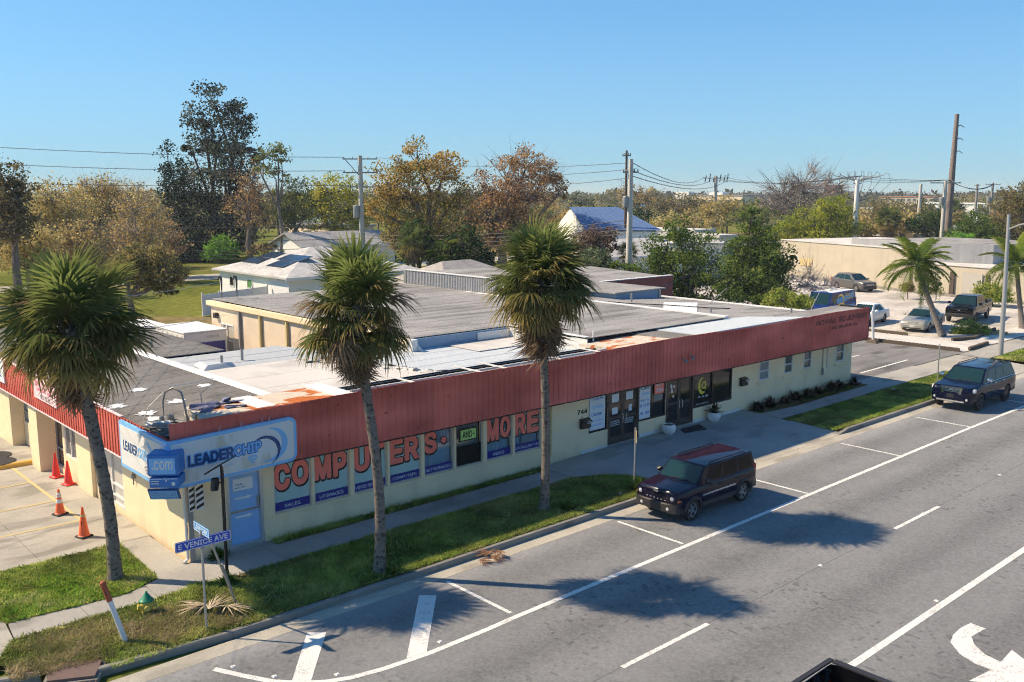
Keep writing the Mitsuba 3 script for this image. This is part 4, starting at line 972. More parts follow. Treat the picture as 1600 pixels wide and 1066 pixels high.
def container(name, x0, x1, y0, y1, z0, z1, lab, blue):
    k = thing(name, lab, 'storage container')
    put('body', cbox(x0, x1, y0, y1, z0, z1, 0.03), 'white_paint', k)
    put('roof', cbox(x0 - 0.04, x1 + 0.04, y0 - 0.04, y1 + 0.04, z1 + 0.003, z1 + 0.08, 0.02), 'white_paint', k)
    for i in range(6):
        y = y0 + (y1 - y0) * (i + 0.5) / 6
        put('side_rib', box(x0 - 0.03, x0 - 0.002, y - 0.05, y + 0.05, z0 + 0.1, z1 - 0.1), 'dull_white', k)
    if blue:
        put('roller_door', cat_([box(x0 + 0.12, x1 - 0.12, y0 - 0.03 - 0.008 * (i % 2), y0 - 0.003, z0 + 0.1 + 0.165 * i, z0 + 0.1 + 0.165 * i + 0.16) for i in range(int((z1 - z0 - 0.55) / 0.165))]), 'royal_blue', k, label='bright blue roller door')
        put('lettering', prism(scribble(x0 + 1.1, x0 + 1.8, z1 - 0.3, z1 - 0.17, 31), 0.006, on_front(y0)), 'grey_metal', k)
container('storage_container', 18.2, 20.4, 44.0, 47.6, 0.15, 3.05, 'white storage container with a bright blue roller door behind the left roof', True)
container('storage_container', 17.6, 20.0, 50.2, 53.8, 0.05, 2.6, 'plain white storage box half hidden by the left palm, behind the blue-doored one', False)

def house(name, label, c, size, rot, eave, ridge, roof_m='shingle_grey', wall_m='white_wall', hip=False, wins=(), along='u', ov=0.5, base=0.0, cat='house', gable_m=None):
    """A house: c = centre, size = (length along the ridge, width); windows = (side, position 0..1, width, z0, z1)."""
    k = thing(name, label, cat)
    u = np.array([math.cos(rot), math.sin(rot), 0]); v = np.array([-u[1], u[0], 0])
    L, W = size[0] / 2, size[1] / 2
    P = lambda a, b, z: np.array([c[0], c[1], 0]) + u * a + v * b + np.array([0, 0, z])
    t = 0.15
    put('wall', hull([P(a, b, z) for a in (-L, L) for b in (-W, W) for z in (base, eave)]), wall_m, k)
    if not hip:
        for s in (-1, 1):
            put('gable', hull([P(s * L, b, eave + 0.001) for b in (-W + .02, W - .02)] + [P(s * L, 0, ridge - 0.1)] + [P(s * (L - 0.1), b, eave + 0.001) for b in (-W + .02, W - .02)] + [P(s * (L - 0.1), 0, ridge - 0.1)]), gable_m or wall_m, k)
    hi = (L - W * 0.9) if hip else L + ov
    sl = (ridge - eave) / W
    eo = eave - sl * ov
    for s in (-1, 1):
        q = [P(-L - ov, s * (W + ov), eo), P(L + ov, s * (W + ov), eo), P(hi, 0, ridge), P(-hi, 0, ridge)]
        put('roof_slope', hull(q + [x + np.array([0, 0, t]) for x in q]), roof_m, k)
        if hip:
            q = [P(s * (L + ov), -W - ov, eo), P(s * (L + ov), W + ov, eo), P(s * hi, 0, ridge)]
            put('roof_slope', hull(q + [x + np.array([0, 0, t]) for x in q]), roof_m, k)
    for s in (-1, 1):
        put('eave_board', hull([P(a, s * (W + ov) + d, eo + z) for a in (-L - ov, L + ov) for d in (-0.02, 0.03) for z in (-0.14, 0.14)]), 'white_paint', k)
    for side, pos, w, z0, z1, *m in wins:
        a0, n = {'S': (P(-L, -W, 0), u), 'N': (P(L, W, 0), -u), 'W': (P(-L, W, 0), -v), 'E': (P(L, -W, 0), v)}[side]
        ln = 2 * (L if side in 'SN' else W)
        o = a0 + n * (pos * ln - w / 2)
        F_ = frame(o, n, (0, 0, 1))
        wk = put('window', prism(stile_frame(0, w, z0, z1, 0.09), 0.06, F_, 0.003), 'white_paint', k)
        put('pane', prism(sbox(0.05, z0 + 0.05, w - 0.05, z1 - 0.05), 0.02, F_, 0.003), m[0] if m else 'window_grey', wk)
    return k, P
hs, P = house('solar_house', 'white bungalow with black solar panels on its pale hipped roof behind the fence', (45.6, 78.2), (13.4, 13.4), 0, 2.75, 4.7, 'shingle_pale', hip=True,
           wins=[('W', 0.20, 1.0, 1.2, 2.2, 'window_dark'), ('W', 0.47, 1.1, 1.25, 2.15, 'green_pane'), ('S', 0.3, 1.4, 1.0, 2.2), ('S', 0.7, 1.4, 1.0, 2.2)])
plastic('solar_black', (0.012, 0.014, 0.02), 0.12)
for i, (a, b, n) in enumerate(((0.9, 3.6, 3), (2.4, 3.2, 3), (0.7, 0.4, 3), (2.2, 0.2, 4))):
    for j in range(n):
        o = np.array([39.4 + a, 74.2 + b + 1.03 * j + (2 if i < 2 else 0), 0])
        z = lambda x: 2.75 + (4.7 - 2.75) / 6.7 * (x - 38.9) + 0.24
        q = [(o[0], o[1], z(o[0])), (o[0] + 1.4, o[1], z(o[0] + 1.4)), (o[0] + 1.4, o[1] + 1.0, z(o[0] + 1.4)), (o[0], o[1] + 1.0, z(o[0]))]
        put('solar_panel', quadplate(*q, 0.05), 'solar_black', hs)
fn = thing('vinyl_fence', 'white vinyl fence running up to the solar-panelled bungalow', 'fence')
fa, fb = np.array([31.4, 71.9]), np.array([38.6, 74.75])
nn = 4
for i in range(nn):
    a, b = fa + (fb - fa) * i / nn, fa + (fb - fa) * (i + 1) / nn
    d = (b - a) / np.linalg.norm(b - a); n_ = np.array([-d[1], d[0]])
    put('panel', hull([(*(p + n_ * s), z) for p in (a + d * .06, b - d * .06) for s in (-.02, .02) for z in (0.08, 1.8)]), 'white_paint', fn)
for i in range(nn + 1):
    p = fa + (fb - fa) * i / nn
    put('post', cbox(p[0] - .06, p[0] + .06, p[1] - .06, p[1] + .06, 0, 1.95, 0.02), 'white_paint', fn)

house('gable_house', 'white house with a grey shingle gable facing left, in front of the far trees', (69.5, 114.2), (14.5, 8.6), 0, 2.95, 4.45, wins=[('W', 0.35, 0.9, 1.0, 2.3), ('W', 0.72, 1.2, 0.1, 2.2, 'window_dark'), ('S', 0.2, 1.2, 1.0, 2.1), ('S', 0.6, 1.2, 1.0, 2.1)], ov=0.6)
house('hip_house', 'small grey hip-roofed house peeping over the corrugated shed', (44.5, 55.6), (9.5, 7.0), 0.15, 3.1, 4.65, 'shingle_warm', hip=True)
house('porch_house', 'low white house with a light grey roof and a porch behind the white utility pole', (74.5, 66.5), (11, 7.5), -0.2, 3.5, 4.9, 'shingle_pale', wins=[('S', 0.18, 1.2, 1.5, 2.8, 'window_dark'), ('S', 0.45, 1.0, 1.5, 2.8), ('S', 0.75, 1.1, 1.4, 2.7, 'window_dark'), ('W', 0.5, 1.2, 1.4, 2.7)])
bh = thing('blue_roof_house', 'tall white house with a broad blue-grey metal roof among the trees', 'house')
R0, R1, E0, E1 = np.array([84.3, 82.6, 8.1]), np.array([88.6, 78.3, 8.1]), np.array([80.6, 76.2, 5.5]), np.array([87.0, 69.9, 5.5])
for i in range(9):
    f0, f1 = i / 9, (i + 1) / 9
    q = [E0 + (E1 - E0) * f0, E0 + (E1 - E0) * (f1 - 0.006), R0 + (R1 - R0) * (f1 - 0.006), R0 + (R1 - R0) * f0]
    put('roof_sheet', quadplate(*q, 0.05), 'blue_metal', bh)
put('wall', hull([(*p[:2], z) for p in (E0 + [.5, .4, 0], E1 + [-.2, .6, 0], R0 + [2.5, 5, 0], R1 + [4.5, 2.5, 0]) for z in (0, 5.35)] + [tuple(R0 - [0, 0, .3]), tuple(R1 - [0, 0, .3])]), 'white_wall', bh)
put('wing', hull([(x, y, z) for x, y in ((86.5, 68.2), (91.5, 64.0), (94, 67), (89, 71)) for z in (0, 3.9)]), 'white_wall', bh)
put('wing_roof', hull([(x, y, z) for x, y in ((85.8, 68.2), (91.6, 63.2), (94.6, 67), (89, 72)) for z in (3.95, 4.15)] + [(90, 68, 4.9)]), 'shingle_pale', bh)

tan = thing('tan_building', 'long tan stucco building with a flat grey roof behind the shell car park', 'building')
A, Bp, Cp = np.array([99.0, 61.5]), np.array([91.2, 42.2]), np.array([87.6, 26.0])
def wallseg(a, b, z1, back, m='tan_stucco', name='wall'):
    return put(name, hull([(*p, z) for p in (a, b, a + back, b + back) for z in (0, z1)]), m, tan)
wallseg(A, Bp, 4.32, np.array([14, -5.0])); wallseg(Bp + [0.1, -0.3], Cp, 3.05, np.array([22, -5.5]))
for a, b, z, bk in ((A, Bp, 4.32, [14, -5.0]), (Bp + [0.1, -0.3], Cp, 3.05, [22, -5.5])):
    put('roof_cap', hull([(*p, zz) for p in (a + [-.12, 0], b + [-.12, 0], a + bk, b + bk) for zz in (z + 0.002, z + 0.09)]), 'roof_white', tan)
for p0, p1, z0, z1, m in (((95.2, 50.5), (92.6, 41.6), 4.0, 5.05, 'shed_grey'), ((92.6, 41.6), (93.6, 35.2), 3.1, 5.0, 'shed_grey'), ((93.6, 35.2), (106, 33.0), 3.1, 5.0, 'shed_grey')):
    put('upper_roof', hull([(*(np.array(p) + o), z) for p in (p0, p1) for o in ((0, 0), (0.3, 0.1)) for z in (z0, z1)]), m, tan)
put('upper_roof', hull([(x, y, z) for x, y in ((95.4, 50.5), (92.8, 41.6), (93.8, 35.4), (106, 33.2), (108, 46)) for z in (4.82, 4.9)]), 'roof_grey', tan)
put('pilaster', box(91.0, 91.6, 42.0, 42.7, 0, 3.3), 'tan_stucco', tan)
put('wall_sign', hull([(*(np.array([97.6, 57.95]) + np.array([-0.38, -0.93]) * t + np.array([-0.10, 0.04]) * s), z) for t in (0, 2.2) for s in (0.2, 1) for z in (1.6, 2.4)]), 'faded_yellow', tan)
for q, w, m in ((0.28, 0.45, 'brown_bark'), (0.36, 2.0, 'pane_pale'), (0.50, 0.3, 'brown_bark')):
    p = Bp + (Cp - Bp) * q; d = (Cp - Bp) / np.linalg.norm(Cp - Bp)
    put('door', hull([(*(p + d * t + np.array([-0.09, 0]) * s), z) for t in (0, w) for s in (0.2, 1) for z in (0.1, 2.5)]), m, tan)
put('base_kerb', hull([(*(p + np.array(o)), z) for p in (A, Bp) for o in ((-0.9, 0.3), (-0.05, 0)) for z in (0.1, 0.36)]), 'kerb_concrete', tan)
put('base_kerb', hull([(*(p + np.array(o)), z) for p in (Bp, Cp) for o in ((-0.9, 0.1), (-0.05, 0)) for z in (0.1, 0.36)]), 'kerb_concrete', tan)

# far buildings along the skyline
def block(name, label, x0, x1, y0, y1, z, m, rows=1, cols=6, roof='roof_white', win='window_grey', cat='building', base=0):
    k = thing(name, label, cat)
    put('wall', box(x0, x1, y0, y1, base, z), m, k)
    put('roof', box(x0 - 0.4, x1 + 0.4, y0 - 0.4, y1 + 0.4, z + 0.003, z + 0.4), roof, k)
    for r_ in range(rows):
        for c_ in range(cols):
            h = z / rows
            yy = y0 + (y1 - y0) * (c_ + 0.5) / cols
            put('window', box(x0 - 0.12, x0 - 0.01, yy - (y1 - y0) / cols * 0.3, yy + (y1 - y0) / cols * 0.3, r_ * h + h * 0.35, r_ * h + h * 0.75), win, k)
    return k
b1 = block('mall', 'pale store block on the skyline left of the far crossarm pole', 395, 440, 268, 305, 8.6, 'cream_wall', 1, 7, 'shed_grey')
put('tower', box(394, 399, 300, 309, 0, 10.6), 'white_wall', b1); put('tower', box(398, 404, 282, 290, 0, 10.3), 'white_wall', b1)
block('condo', 'long low tan block with a terracotta roof on the right skyline', 536, 556, 236, 268, 7.6, 'tan_stucco', 2, 10, 'terracotta')
block('warehouse', 'long white warehouse on the far right beyond the palms', 380, 420, 138, 176, 5.6, 'white_wall', 1, 5, 'white_paint', 'shed_grey')
block('warehouse', 'small white warehouse left of the tall steel pole', 300, 320, 139, 158, 4.6, 'white_wall', 1, 3, 'white_paint', 'shed_grey')
block('brick_tower', 'small reddish block on the skyline above the yellow-green tree', 609, 619, 337, 345, 15.2, 'brick', 3, 3, 'brick')
block('trailer_home', 'long white mobile home behind the dark green trees', 128, 133, 96, 110, 3.4, 'white_wall', 1, 5)
block('trailer_home', 'white mobile home just right of the utility pole', 118, 122, 84, 95, 3.2, 'white_wall', 1, 4)
block('trailer_home', 'pale beige low house behind the fan palm on the right', 158, 170, 66, 77, 4.0, 'cream_wall', 1, 3, 'shed_grey')
block('trailer_home', 'pale low house between the steel pole and the bushy trees', 190, 200, 70, 84, 4.2, 'white_wall', 1, 4, 'shed_grey')
th = block('teal_house', 'house with turquoise wall glimpsed between far tree trunks', 101, 108, 168, 180, 5.2, 'teal_vinyl', 1, 3, 'shed_grey')
block('far_house', 'white wall glimpsed through the bare trees at left', 52, 60, 136, 142, 3.2, 'white_wall', 1, 2)
block('far_house', 'long grey house behind the trunks in the middle distance', 92, 100, 150, 172, 3.6, 'cream_wall', 1, 5, 'shingle_grey')
# ---------------------------------------------------------------- vehicles
def paint_mat(name, c, metallic=0.0, rough=0.07): return plastic(name, c, rough, 0.25, metallic, 0.0, two=True)
paint_mat('paint_plum', (0.008, 0.0065, 0.020)); paint_mat('paint_navy', (0.003, 0.005, 0.022)); paint_mat('paint_silver', (0.42, 0.41, 0.37), 0.5, .3)
paint_mat('paint_white', (0.70, 0.70, 0.70), 0.0); paint_mat('paint_black', (0.004, 0.004, 0.006)); paint_mat('paint_grey', (0.16, 0.155, 0.15), 0.5, .3); paint_mat('paint_van', (0.008, 0.03, 0.16))
plastic('car_glass', (0.010, 0.034, 0.042), 0.02, 0.25); plastic('car_glass_black', (0.003, 0.004, 0.006), 0.02, 0.10)
plastic('lamp_clear', (0.62, 0.64, 0.66), 0.08, 0.8, 0.3); plastic('lamp_red', (0.35, 0.01, 0.01), 0.15); plastic('lamp_amber', (0.65, 0.16, 0.04), 0.2)
plastic('cladding', (0.025, 0.025, 0.027), 0.6); plastic('wheel_silver', (0.45, 0.45, 0.44), 0.3, 0.5, 0.8); plastic('wheel_dark', (0.06, 0.06, 0.06), 0.3, 0.5, 0.8)
plastic('plate', (0.55, 0.56, 0.52), 0.5)

def body_loft(Lf, Lr, W, prof, zb, nose=0.16, tail=0.08, crown=0.03):
    """Closed lower body: prof = [(x, top z)] from the front (+x) to the rear."""
    px, pz = np.array([p[0] for p in prof])[::-1], np.array([p[1] for p in prof])[::-1]
    xs = np.unique(np.concatenate([np.linspace(-Lr, Lf, 30), [Lf - .02, Lf - .06, Lf - .14, -Lr + .02, -Lr + .06, -Lr + .14], px]))
    xs = xs[(xs >= -Lr) & (xs <= Lf)]
    rows = []
    for x in xs:
        f, b = max(0, (x - (Lf - 0.75)) / 0.75), max(0, ((-Lr + 0.5) - x) / 0.5)
        w = W / 2 * (1 - nose * f ** 2.6 - tail * b ** 3)
        e = max(0, (x - (Lf - 0.10)) / 0.10) ** 2 + max(0, ((-Lr + 0.08) - x) / 0.08) ** 2     # roll the ends over
        zt = float(np.interp(x, px, pz)) - 0.055 * e
        lo = zb + 0.10 * f ** 3 + 0.08 * b ** 2 + 0.06 * e
        w -= 0.04 * e
        h = zt - lo
        half = [(0, lo), (0.84 * w, lo), (0.955 * w, lo + 0.06), (0.985 * w, lo + 0.2 * h), (1.0 * w, lo + 0.5 * h), (0.995 * w, lo + 0.72 * h), (0.965 * w, zt - 0.06), (0.915 * w, zt - 0.012), (0.80 * w, zt + crown * 0.4), (0.4 * w, zt + crown * 0.9), (0, zt + crown)]
        rows.append([(x, y, z) for y, z in half] + [(x, -y, z) for y, z in half[-2:0:-1]])
    n = len(rows[0])
    v = np.array(rows).reshape(-1, 3)
    f = []
    for i in range(len(xs) - 1):
        for j in range(n):
            a, b, c, d = i * n + j, i * n + (j + 1) % n, (i + 1) * n + (j + 1) % n, (i + 1) * n + j
            f += [(a, c, b), (a, d, c)]
    for i0, flip in ((0, False), ((len(xs) - 1) * n, True)):
        cidx = len(v)
        v = np.vstack([v, v[i0:i0 + n].mean(0)])
        f += [((cidx, i0 + j, i0 + (j + 1) % n) if not flip else (cidx, i0 + (j + 1) % n, i0 + j)) for j in range(n)]
    m = trimesh.Trimesh(v, f, process=False)
    if m.volume < 0:
        m = trimesh.Trimesh(v, np.array(f)[:, ::-1], process=False)
    return m

def ball(p, r, n=1):
    return np.asarray(p) + trimesh.creation.icosphere(subdivisions=n).vertices * r

def car(name, label, loc, heading, s, group=None):
    k = thing(name, label, s.get('cat', 'car'), group)
    M = np.eye(4); c_, s_ = math.cos(heading), math.sin(heading)
    M[:2, :2] = [[c_, -s_], [s_, c_]]; M[:3, 3] = loc
    add = lambda nm, m, mat, parent=k, sm=False, lab=None: put(nm, xf(cat_(m) if isinstance(m, list) else m, M), mat, parent, sm, lab)
    wb, r, W, H = s['wb'], s['r'], s['W'], s['H']
    Lf, Lr = wb / 2 + s['fo'], s['L'] - wb / 2 - s['fo']
    m = man(body_loft(Lf, Lr, W, s['prof'], s['zb'], s.get('nose', .16), s.get('tail', .08)))
    for x in (wb / 2, -wb / 2):
        for y in (-1, 1):
            cyl = trimesh.creation.cylinder(r * 1.16, 0.5, sections=28)
            cyl = xf(cyl, T().translate([x, y * (W / 2), r * 0.98]).rotate([1, 0, 0], 90).matrix)
            m = m - man(cyl)
    if 'bed' in s:
        b0, b1, zf = s['bed']
        m = m - man(box(b0, b1, -W / 2 + .10, W / 2 - .10, zf, 3))
    add('body', tri(m), s['paint'], sm=32)
    if 'bed' in s:
        zt_ = s['prof'][-1][1] + .03
        for sy in (-1, 1):
            add('bed_rail', hull([(x, sy * (W / 2 - o), z) for x in (b0 - .06, b1) for o, z in ((.12, zt_ + .01), (.12, zt_ + .045), (.03, zt_ + .045), (.015, zt_ - .01))]), 'cladding')
        add('tailgate_cap', hull([(x, y, z) for x in (b0 - .10, b0 + .03) for y in (-W / 2 + .14, W / 2 - .14) for z in (zt_ + .005, zt_ + .04)]), 'cladding')
        for j in range(9):
            y = -W / 2 + .25 + (W - .5) * j / 8
            add('bed_rib', box(b0 + .02, b1 - .02, y - .04, y + .04, zf + .002, zf + .03), 'cladding')
        for sy in (-1, 1):
            for j in range(5):
                x = b0 + .15 + (b1 - b0 - .3) * j / 4
                add('bed_rib', box(x - .05, x + .05, sy * (W / 2 - .13), sy * (W / 2 - .102), zf + .05, zt_ - .08), 'cladding')
    # cabin
    xbf, xrf, xrr, xbr, yb, yr, zb = s['cab']
    q = 0.045
    pts = [ball(p, q) for p in [(sx, sy * w_, z) for sx, w_, z in ((xbf, yb - q, zb), (xbr, yb - q, zb), (xrf, yr - q, H - q), (xrr, yr - q, H - q)) for sy in (-1, 1)]]
    pts.append(np.array([(xrf - .15, 0, H + .025), (xrr + .2, 0, H + .02), ((xrf + xrr) / 2, 0, H + .035), ((xrf + xrr) / 2, .5 * yr, H + .025), ((xrf + xrr) / 2, -.5 * yr, H + .025)]))
    add('cabin', hull(np.vstack(pts)), s.get('cab_paint', s['paint']), sm=40)
    if s.get('roof_paint'):
        add('roof_panel', hull([(x + dx, y, z) for x, dx in ((xrf, -.05), (xrr, .02)) for y in (-yr + .02, yr - .02) for z in (H - .06, H + .01)] + [((xrf + xrr) / 2, y, H + .06) for y in (-.5 * yr, .5 * yr)]), s['roof_paint'])
    def face(A, B, C, D, wins, nm, mat='car_glass', th=0.004):
        A, B, C, D = (np.array(p, float) for p in (A, B, C, D))
        n = np.cross(B - A, D - A); n /= np.linalg.norm(n)
        P = lambda s1, t1: (A * (1 - s1) + B * s1) * (1 - t1) + (D * (1 - s1) + C * s1) * t1 + n * (q * 0.0 + 0.004)
        for s0, s1, t0, t1 in wins:
            add(nm, quadplate(P(s0, t0), P(s1, t0), P(s1, t1), P(s0, t1), th), mat)
        return P, n
    e = q * 0.35
    sd = s.get('side', [(0.06, 0.40, 0.12, 0.90), (0.43, 0.70, 0.12, 0.90), (0.73, 0.95, 0.12, 0.90)])
    g2 = s.get('glass', 'car_glass')
    face((xbf, yb + .0, zb), (xbr, yb, zb), (xrr, yr, H - e), (xrf, yr, H - e), sd, 'side_window', g2)
    face((xbr, -yb, zb), (xbf, -yb, zb), (xrf, -yr, H - e), (xrr, -yr, H - e), [(1 - b, 1 - a, c, d) for a, b, c, d in sd], 'side_window', g2)
    nf_ = np.array([H - zb, 0, xbf - xrf]); nf_ = nf_ / np.linalg.norm(nf_) * q
    PW, nW = face(np.array([xbf, -yb + .04, zb]) + nf_, np.array([xbf, yb - .04, zb]) + nf_, np.array([xrf, yr - .03, H - q]) + nf_, np.array([xrf, -yr + .03, H - q]) + nf_, [(0.03, 0.97, 0.05, 0.94)], 'windscreen', 'car_glass')
    nr_ = np.array([-(H - zb), 0, -(xbr - xrr)]); nr_ = nr_ / np.linalg.norm(nr_) * q
    face(np.array([xbr, yb - .04, zb]) + nr_, np.array([xbr, -yb + .04, zb]) + nr_, np.array([xrr, -yr + .03, H - q]) + nr_, np.array([xrr, yr - .03, H - q]) + nr_, [(0.08, 0.92, 0.14, 0.90)], 'rear_window', g2)
    for y0 in (-.45, .12):
        a, b = PW(0.5 + y0 * .8 / (2 * yb), 0.03) + nW * .012, PW(0.5 + (y0 + .5) * .8 / (2 * yb), 0.16) + nW * .012
        add('wiper', tube([a, b], 0.012, 4), 'soft_black')
    # wheels
    rim = s.get('rim', 'wheel_silver')
    for x in (wb / 2, -wb / 2):
        for sy in (1, -1):
            R_ = T().translate([x, sy * (W / 2 - .005), r]).rotate([1, 0, 0], -90 * sy).matrix      # local z points outwards
            tw = 0.21
            ty = lathe([(r * .62, -tw), (r * .93, -tw), (r, -tw + .04), (r, -.045), (r * .95, -.008), (r * .80, 0), (r * .67, -.012), (r * .64, -.04)], 26)
            wk = add('wheel', xf(ty, R_), 'rubber', sm=35)
            sp = [lathe([(0, -.055), (r * .16, -.05), (r * .18, -.07), (r * .5, -.12), (r * .63, -.12), (r * .66, -.035), (r * .62, -.028), (r * .60, -.06)], 24)]
            add('rim', xf(sp[0], R_), 'soft_black' if rim != 'wheel_silver' else 'wheel_dark', wk, 35)
            ns = s.get('spokes', 5)
            for j in range(ns):
                a = j * 2 * math.pi / ns
                b = hull([(u * math.cos(a) - v * math.sin(a), u * math.sin(a) + v * math.cos(a), z) for u, hw in ((0.05 * r, .13 * r), (0.64 * r, 0.10 * r)) for v in (-hw, hw) for z in (-.065, -.042 if u < .1 * r + .001 else -.034)])
                sp.append(b)
            add('spokes', xf(cat_(sp[1:]), R_), rim, wk)
            add('rim_ring', xf(lathe([(r * .58, -.05), (r * .60, -.026), (r * .67, -.024), (r * .68, -.05)], 26), R_), rim, wk, 35)
    # lamps, grille, bumper, plate, mirrors, handles
    for sy in (1, -1):
        hx, hy, hz, hw, hh, kind = s['lamp']
        if kind == 'round':
            lm = xf(lathe([(0, .03), (hh * .6, .025), (hh, 0.0), (hh * 1.08, -.02), (hh * 1.05, -.1)], 18), T().translate([hx, sy * hy, hz]).rotate([0, 1, 0], 84).matrix)
        else:
            lm = hull([(hx + dx, sy * (hy + dy), hz + dz) for dx, dy, dz in ((0, -hw, -hh), (0, -hw, hh * .8), (-.10, hw, -hh * .7), (-.16, hw, hh * 1.1), (-.2, -hw, hh), (-.3, hw, hh), (-.3, hw, -hh), (-.2, -hw, -hh), (.01, 0, 0))])
        add('headlight', lm, 'lamp_clear', sm=40)
        tx, tyy, tz, th = s.get('tail_lamp', (-Lr, W / 2 - .16, 0.95, .18))
        add('tail_light', cbox(tx - .01, tx + .16, sy * (tyy - .11), sy * (tyy + .10), tz - th, tz + th, .03), 'lamp_red')
        mx = xbf - 0.28
        add('mirror', hull(np.vstack([ball((mx + a, sy * (W / 2 + b), s['belt'] + .07 + c), .045) for a, b, c in ((0, .02, 0), (-.02, .16, .0), (0, .02, .09), (-.02, .16, .09), (.05, .1, .04))])), s.get('mirror', s['paint']), sm=40)
        for hxx in s.get('handles', (0.0, -0.95)):
            add('door_handle', cbox(hxx - .1, hxx + .1, sy * (W / 2 - .012), sy * (W / 2 + .02), s['belt'] - .14, s['belt'] - .105, .008), s.get('handle', s['paint']))
        for sx in s.get('seams', ()):
            add('door_seam', hull([(sx + dx + sl_, sy * (W / 2 * k_ + .0015), z) for z, k_, sl_ in ((s['zb'] + .14, .982, 0), (s['zb'] + .42 * (s['belt'] - s['zb']), 1.0, 0), (s['belt'] - .07, .97, 0)) for dx in (-.007, .007)]), 'soft_black') if False else None
        if s.get('rails'):
            add('roof_rail', tube([(xrf - .25, sy * (yr - .06), H), (xrf - .32, sy * (yr - .06), H + .055), (xrr + .35, sy * (yr - .06), H + .055), (xrr + .28, sy * (yr - .06), H)], .022, 6), 'black_paint', sm=True)
        if s.get('cladding'):
            for x in (wb / 2, -wb / 2):
                ang = np.linspace(-.15, math.pi + .15, 15)
                pa = [(x + 1.2 * r * math.cos(a), sy * (W / 2 - .0), r * .98 + 1.2 * r * math.sin(a)) for a in ang]
                add('wheel_flare', tube(pa, .045, 6), s['cladding'], sm=True)
            add('sill_strip', hull([(x, sy * y, z) for x in (wb / 2 - r * 1.35, -wb / 2 + r * 1.35) for y, z in ((W / 2 - .06, s['zb'] + .02), (W / 2 + .018, s['zb'] + .06), (W / 2 + .018, s['zb'] + .2), (W / 2 - .06, s['zb'] + .22))]), s['cladding'])
        if s.get('moulding'):
            add('side_moulding', hull([(x, sy * y, s['zb'] + .40 + z) for x in (wb / 2 - r * 1.4, -wb / 2 + r * 1.4) for y, z in ((W / 2 - .03, 0), (W / 2 + .014, .008), (W / 2 + .014, .045), (W / 2 - .03, .05))]), s['moulding'])
    gw, g0, g1, gm = s['grille']
    gx = Lf - .02
    add('grille', hull([(gx + dx, y, z) for dx in (-.15, .012) for y in (-gw, gw) for z in (g0, g1)]), gm)
    if s.get('slots'):
        for j in range(s['slots']):
            y = -gw + (2 * gw) * (j + .5) / s['slots']
            add('grille_slot', cbox(gx + .0, gx + .02, y - .032, y + .032, g0 + .015, g1 - .012, .008), 'soft_black')
        for j in range(s['slots'] - 1):
            y = -gw + (2 * gw) * (j + 1) / s['slots']
            add('grille_trim', cbox(gx + .0, gx + .026, y - .03, y + .03, g0 - .025, g0 + .004, .008), 'chrome')
    if s.get('bars'):
        for j in range(s['bars']):
            z = g0 + (g1 - g0) * (j + .5) / s['bars']
            add('grille_bar', cbox(gx + .005, gx + .03, -gw + .02, gw - .02, z - .014, z + .014, .006), s.get('bar_m', 'chrome'))
    if s.get('vgrille'):
        for sy in (1, -1):
            add('grille_trim', hull([(gx + dx, sy * y, z) for dx in (-.05, .035) for y, z in ((gw + .02, g1), (gw - .06, g1), (gw - .15, g0 - .06), (gw - .05, g0 - .06))]), 'chrome')
    bz0, bz1, bm = s['bumper']
    bw = W / 2 * (1 - s.get('nose', .16)) * .99
    add('front_bumper', hull([(Lf - dx, sy * (bw + dy), z) for sy in (-1, 1) for dx, dy in ((-.055, -.12), (.0, .005), (.28, .06), (.4, .05)) for z in (bz0, bz1)] + [(Lf + .075, y, z) for y in (-.4, .4) for z in (bz0 + .04, bz1 - .03)]), bm, sm=30)
    if s.get('skid'):
        add('bumper_trim', hull([(Lf + dx, y, z) for y in (-.62, .62) for dx, z in ((.085, bz0 + .02), (.085, bz0 + .09), (0, bz0 + .02), (0, bz0 + .09))]), s['skid'])
    add('number_plate', cbox(Lf + .076, Lf + .09, -.16, .16, bz1 - .17, bz1 - .02, .004), 'plate' if s.get('plate') else 'cladding')
    for sy in (1, -1):
        if s.get('fog'):
            add('fog_light', xf(lathe([(0, .02), (.05, .012), (.06, -.02)], 14), T().translate([Lf + .06, sy * s['fog'], (bz0 + bz1) / 2 - .02]).rotate([0, 1, 0], 90).matrix), 'lamp_clear')
        if s.get('indicator'):
            add('indicator', cbox(Lf - .24, Lf - .06, sy * (W / 2 - .16), sy * (W / 2 - .04), bz1 + .06, bz1 + .13, .02), 'lamp_amber')
    add('rear_bumper', hull([(-Lr + dx, sy * (W / 2 * .94 + dy), z) for sy in (-1, 1) for dx, dy in ((-.06, -.12), (.0, .0), (.3, .05)) for z in (s['zb'] + .1, s['zb'] + .32)]), bm, sm=30)
    if s.get('badge'):
        add('badge', cbox(gx + .012, gx + .034, -.09, .09, s['badge'] - .03, s['badge'] + .03, .015), s.get('badge_m', 'chrome'))
    return k, add

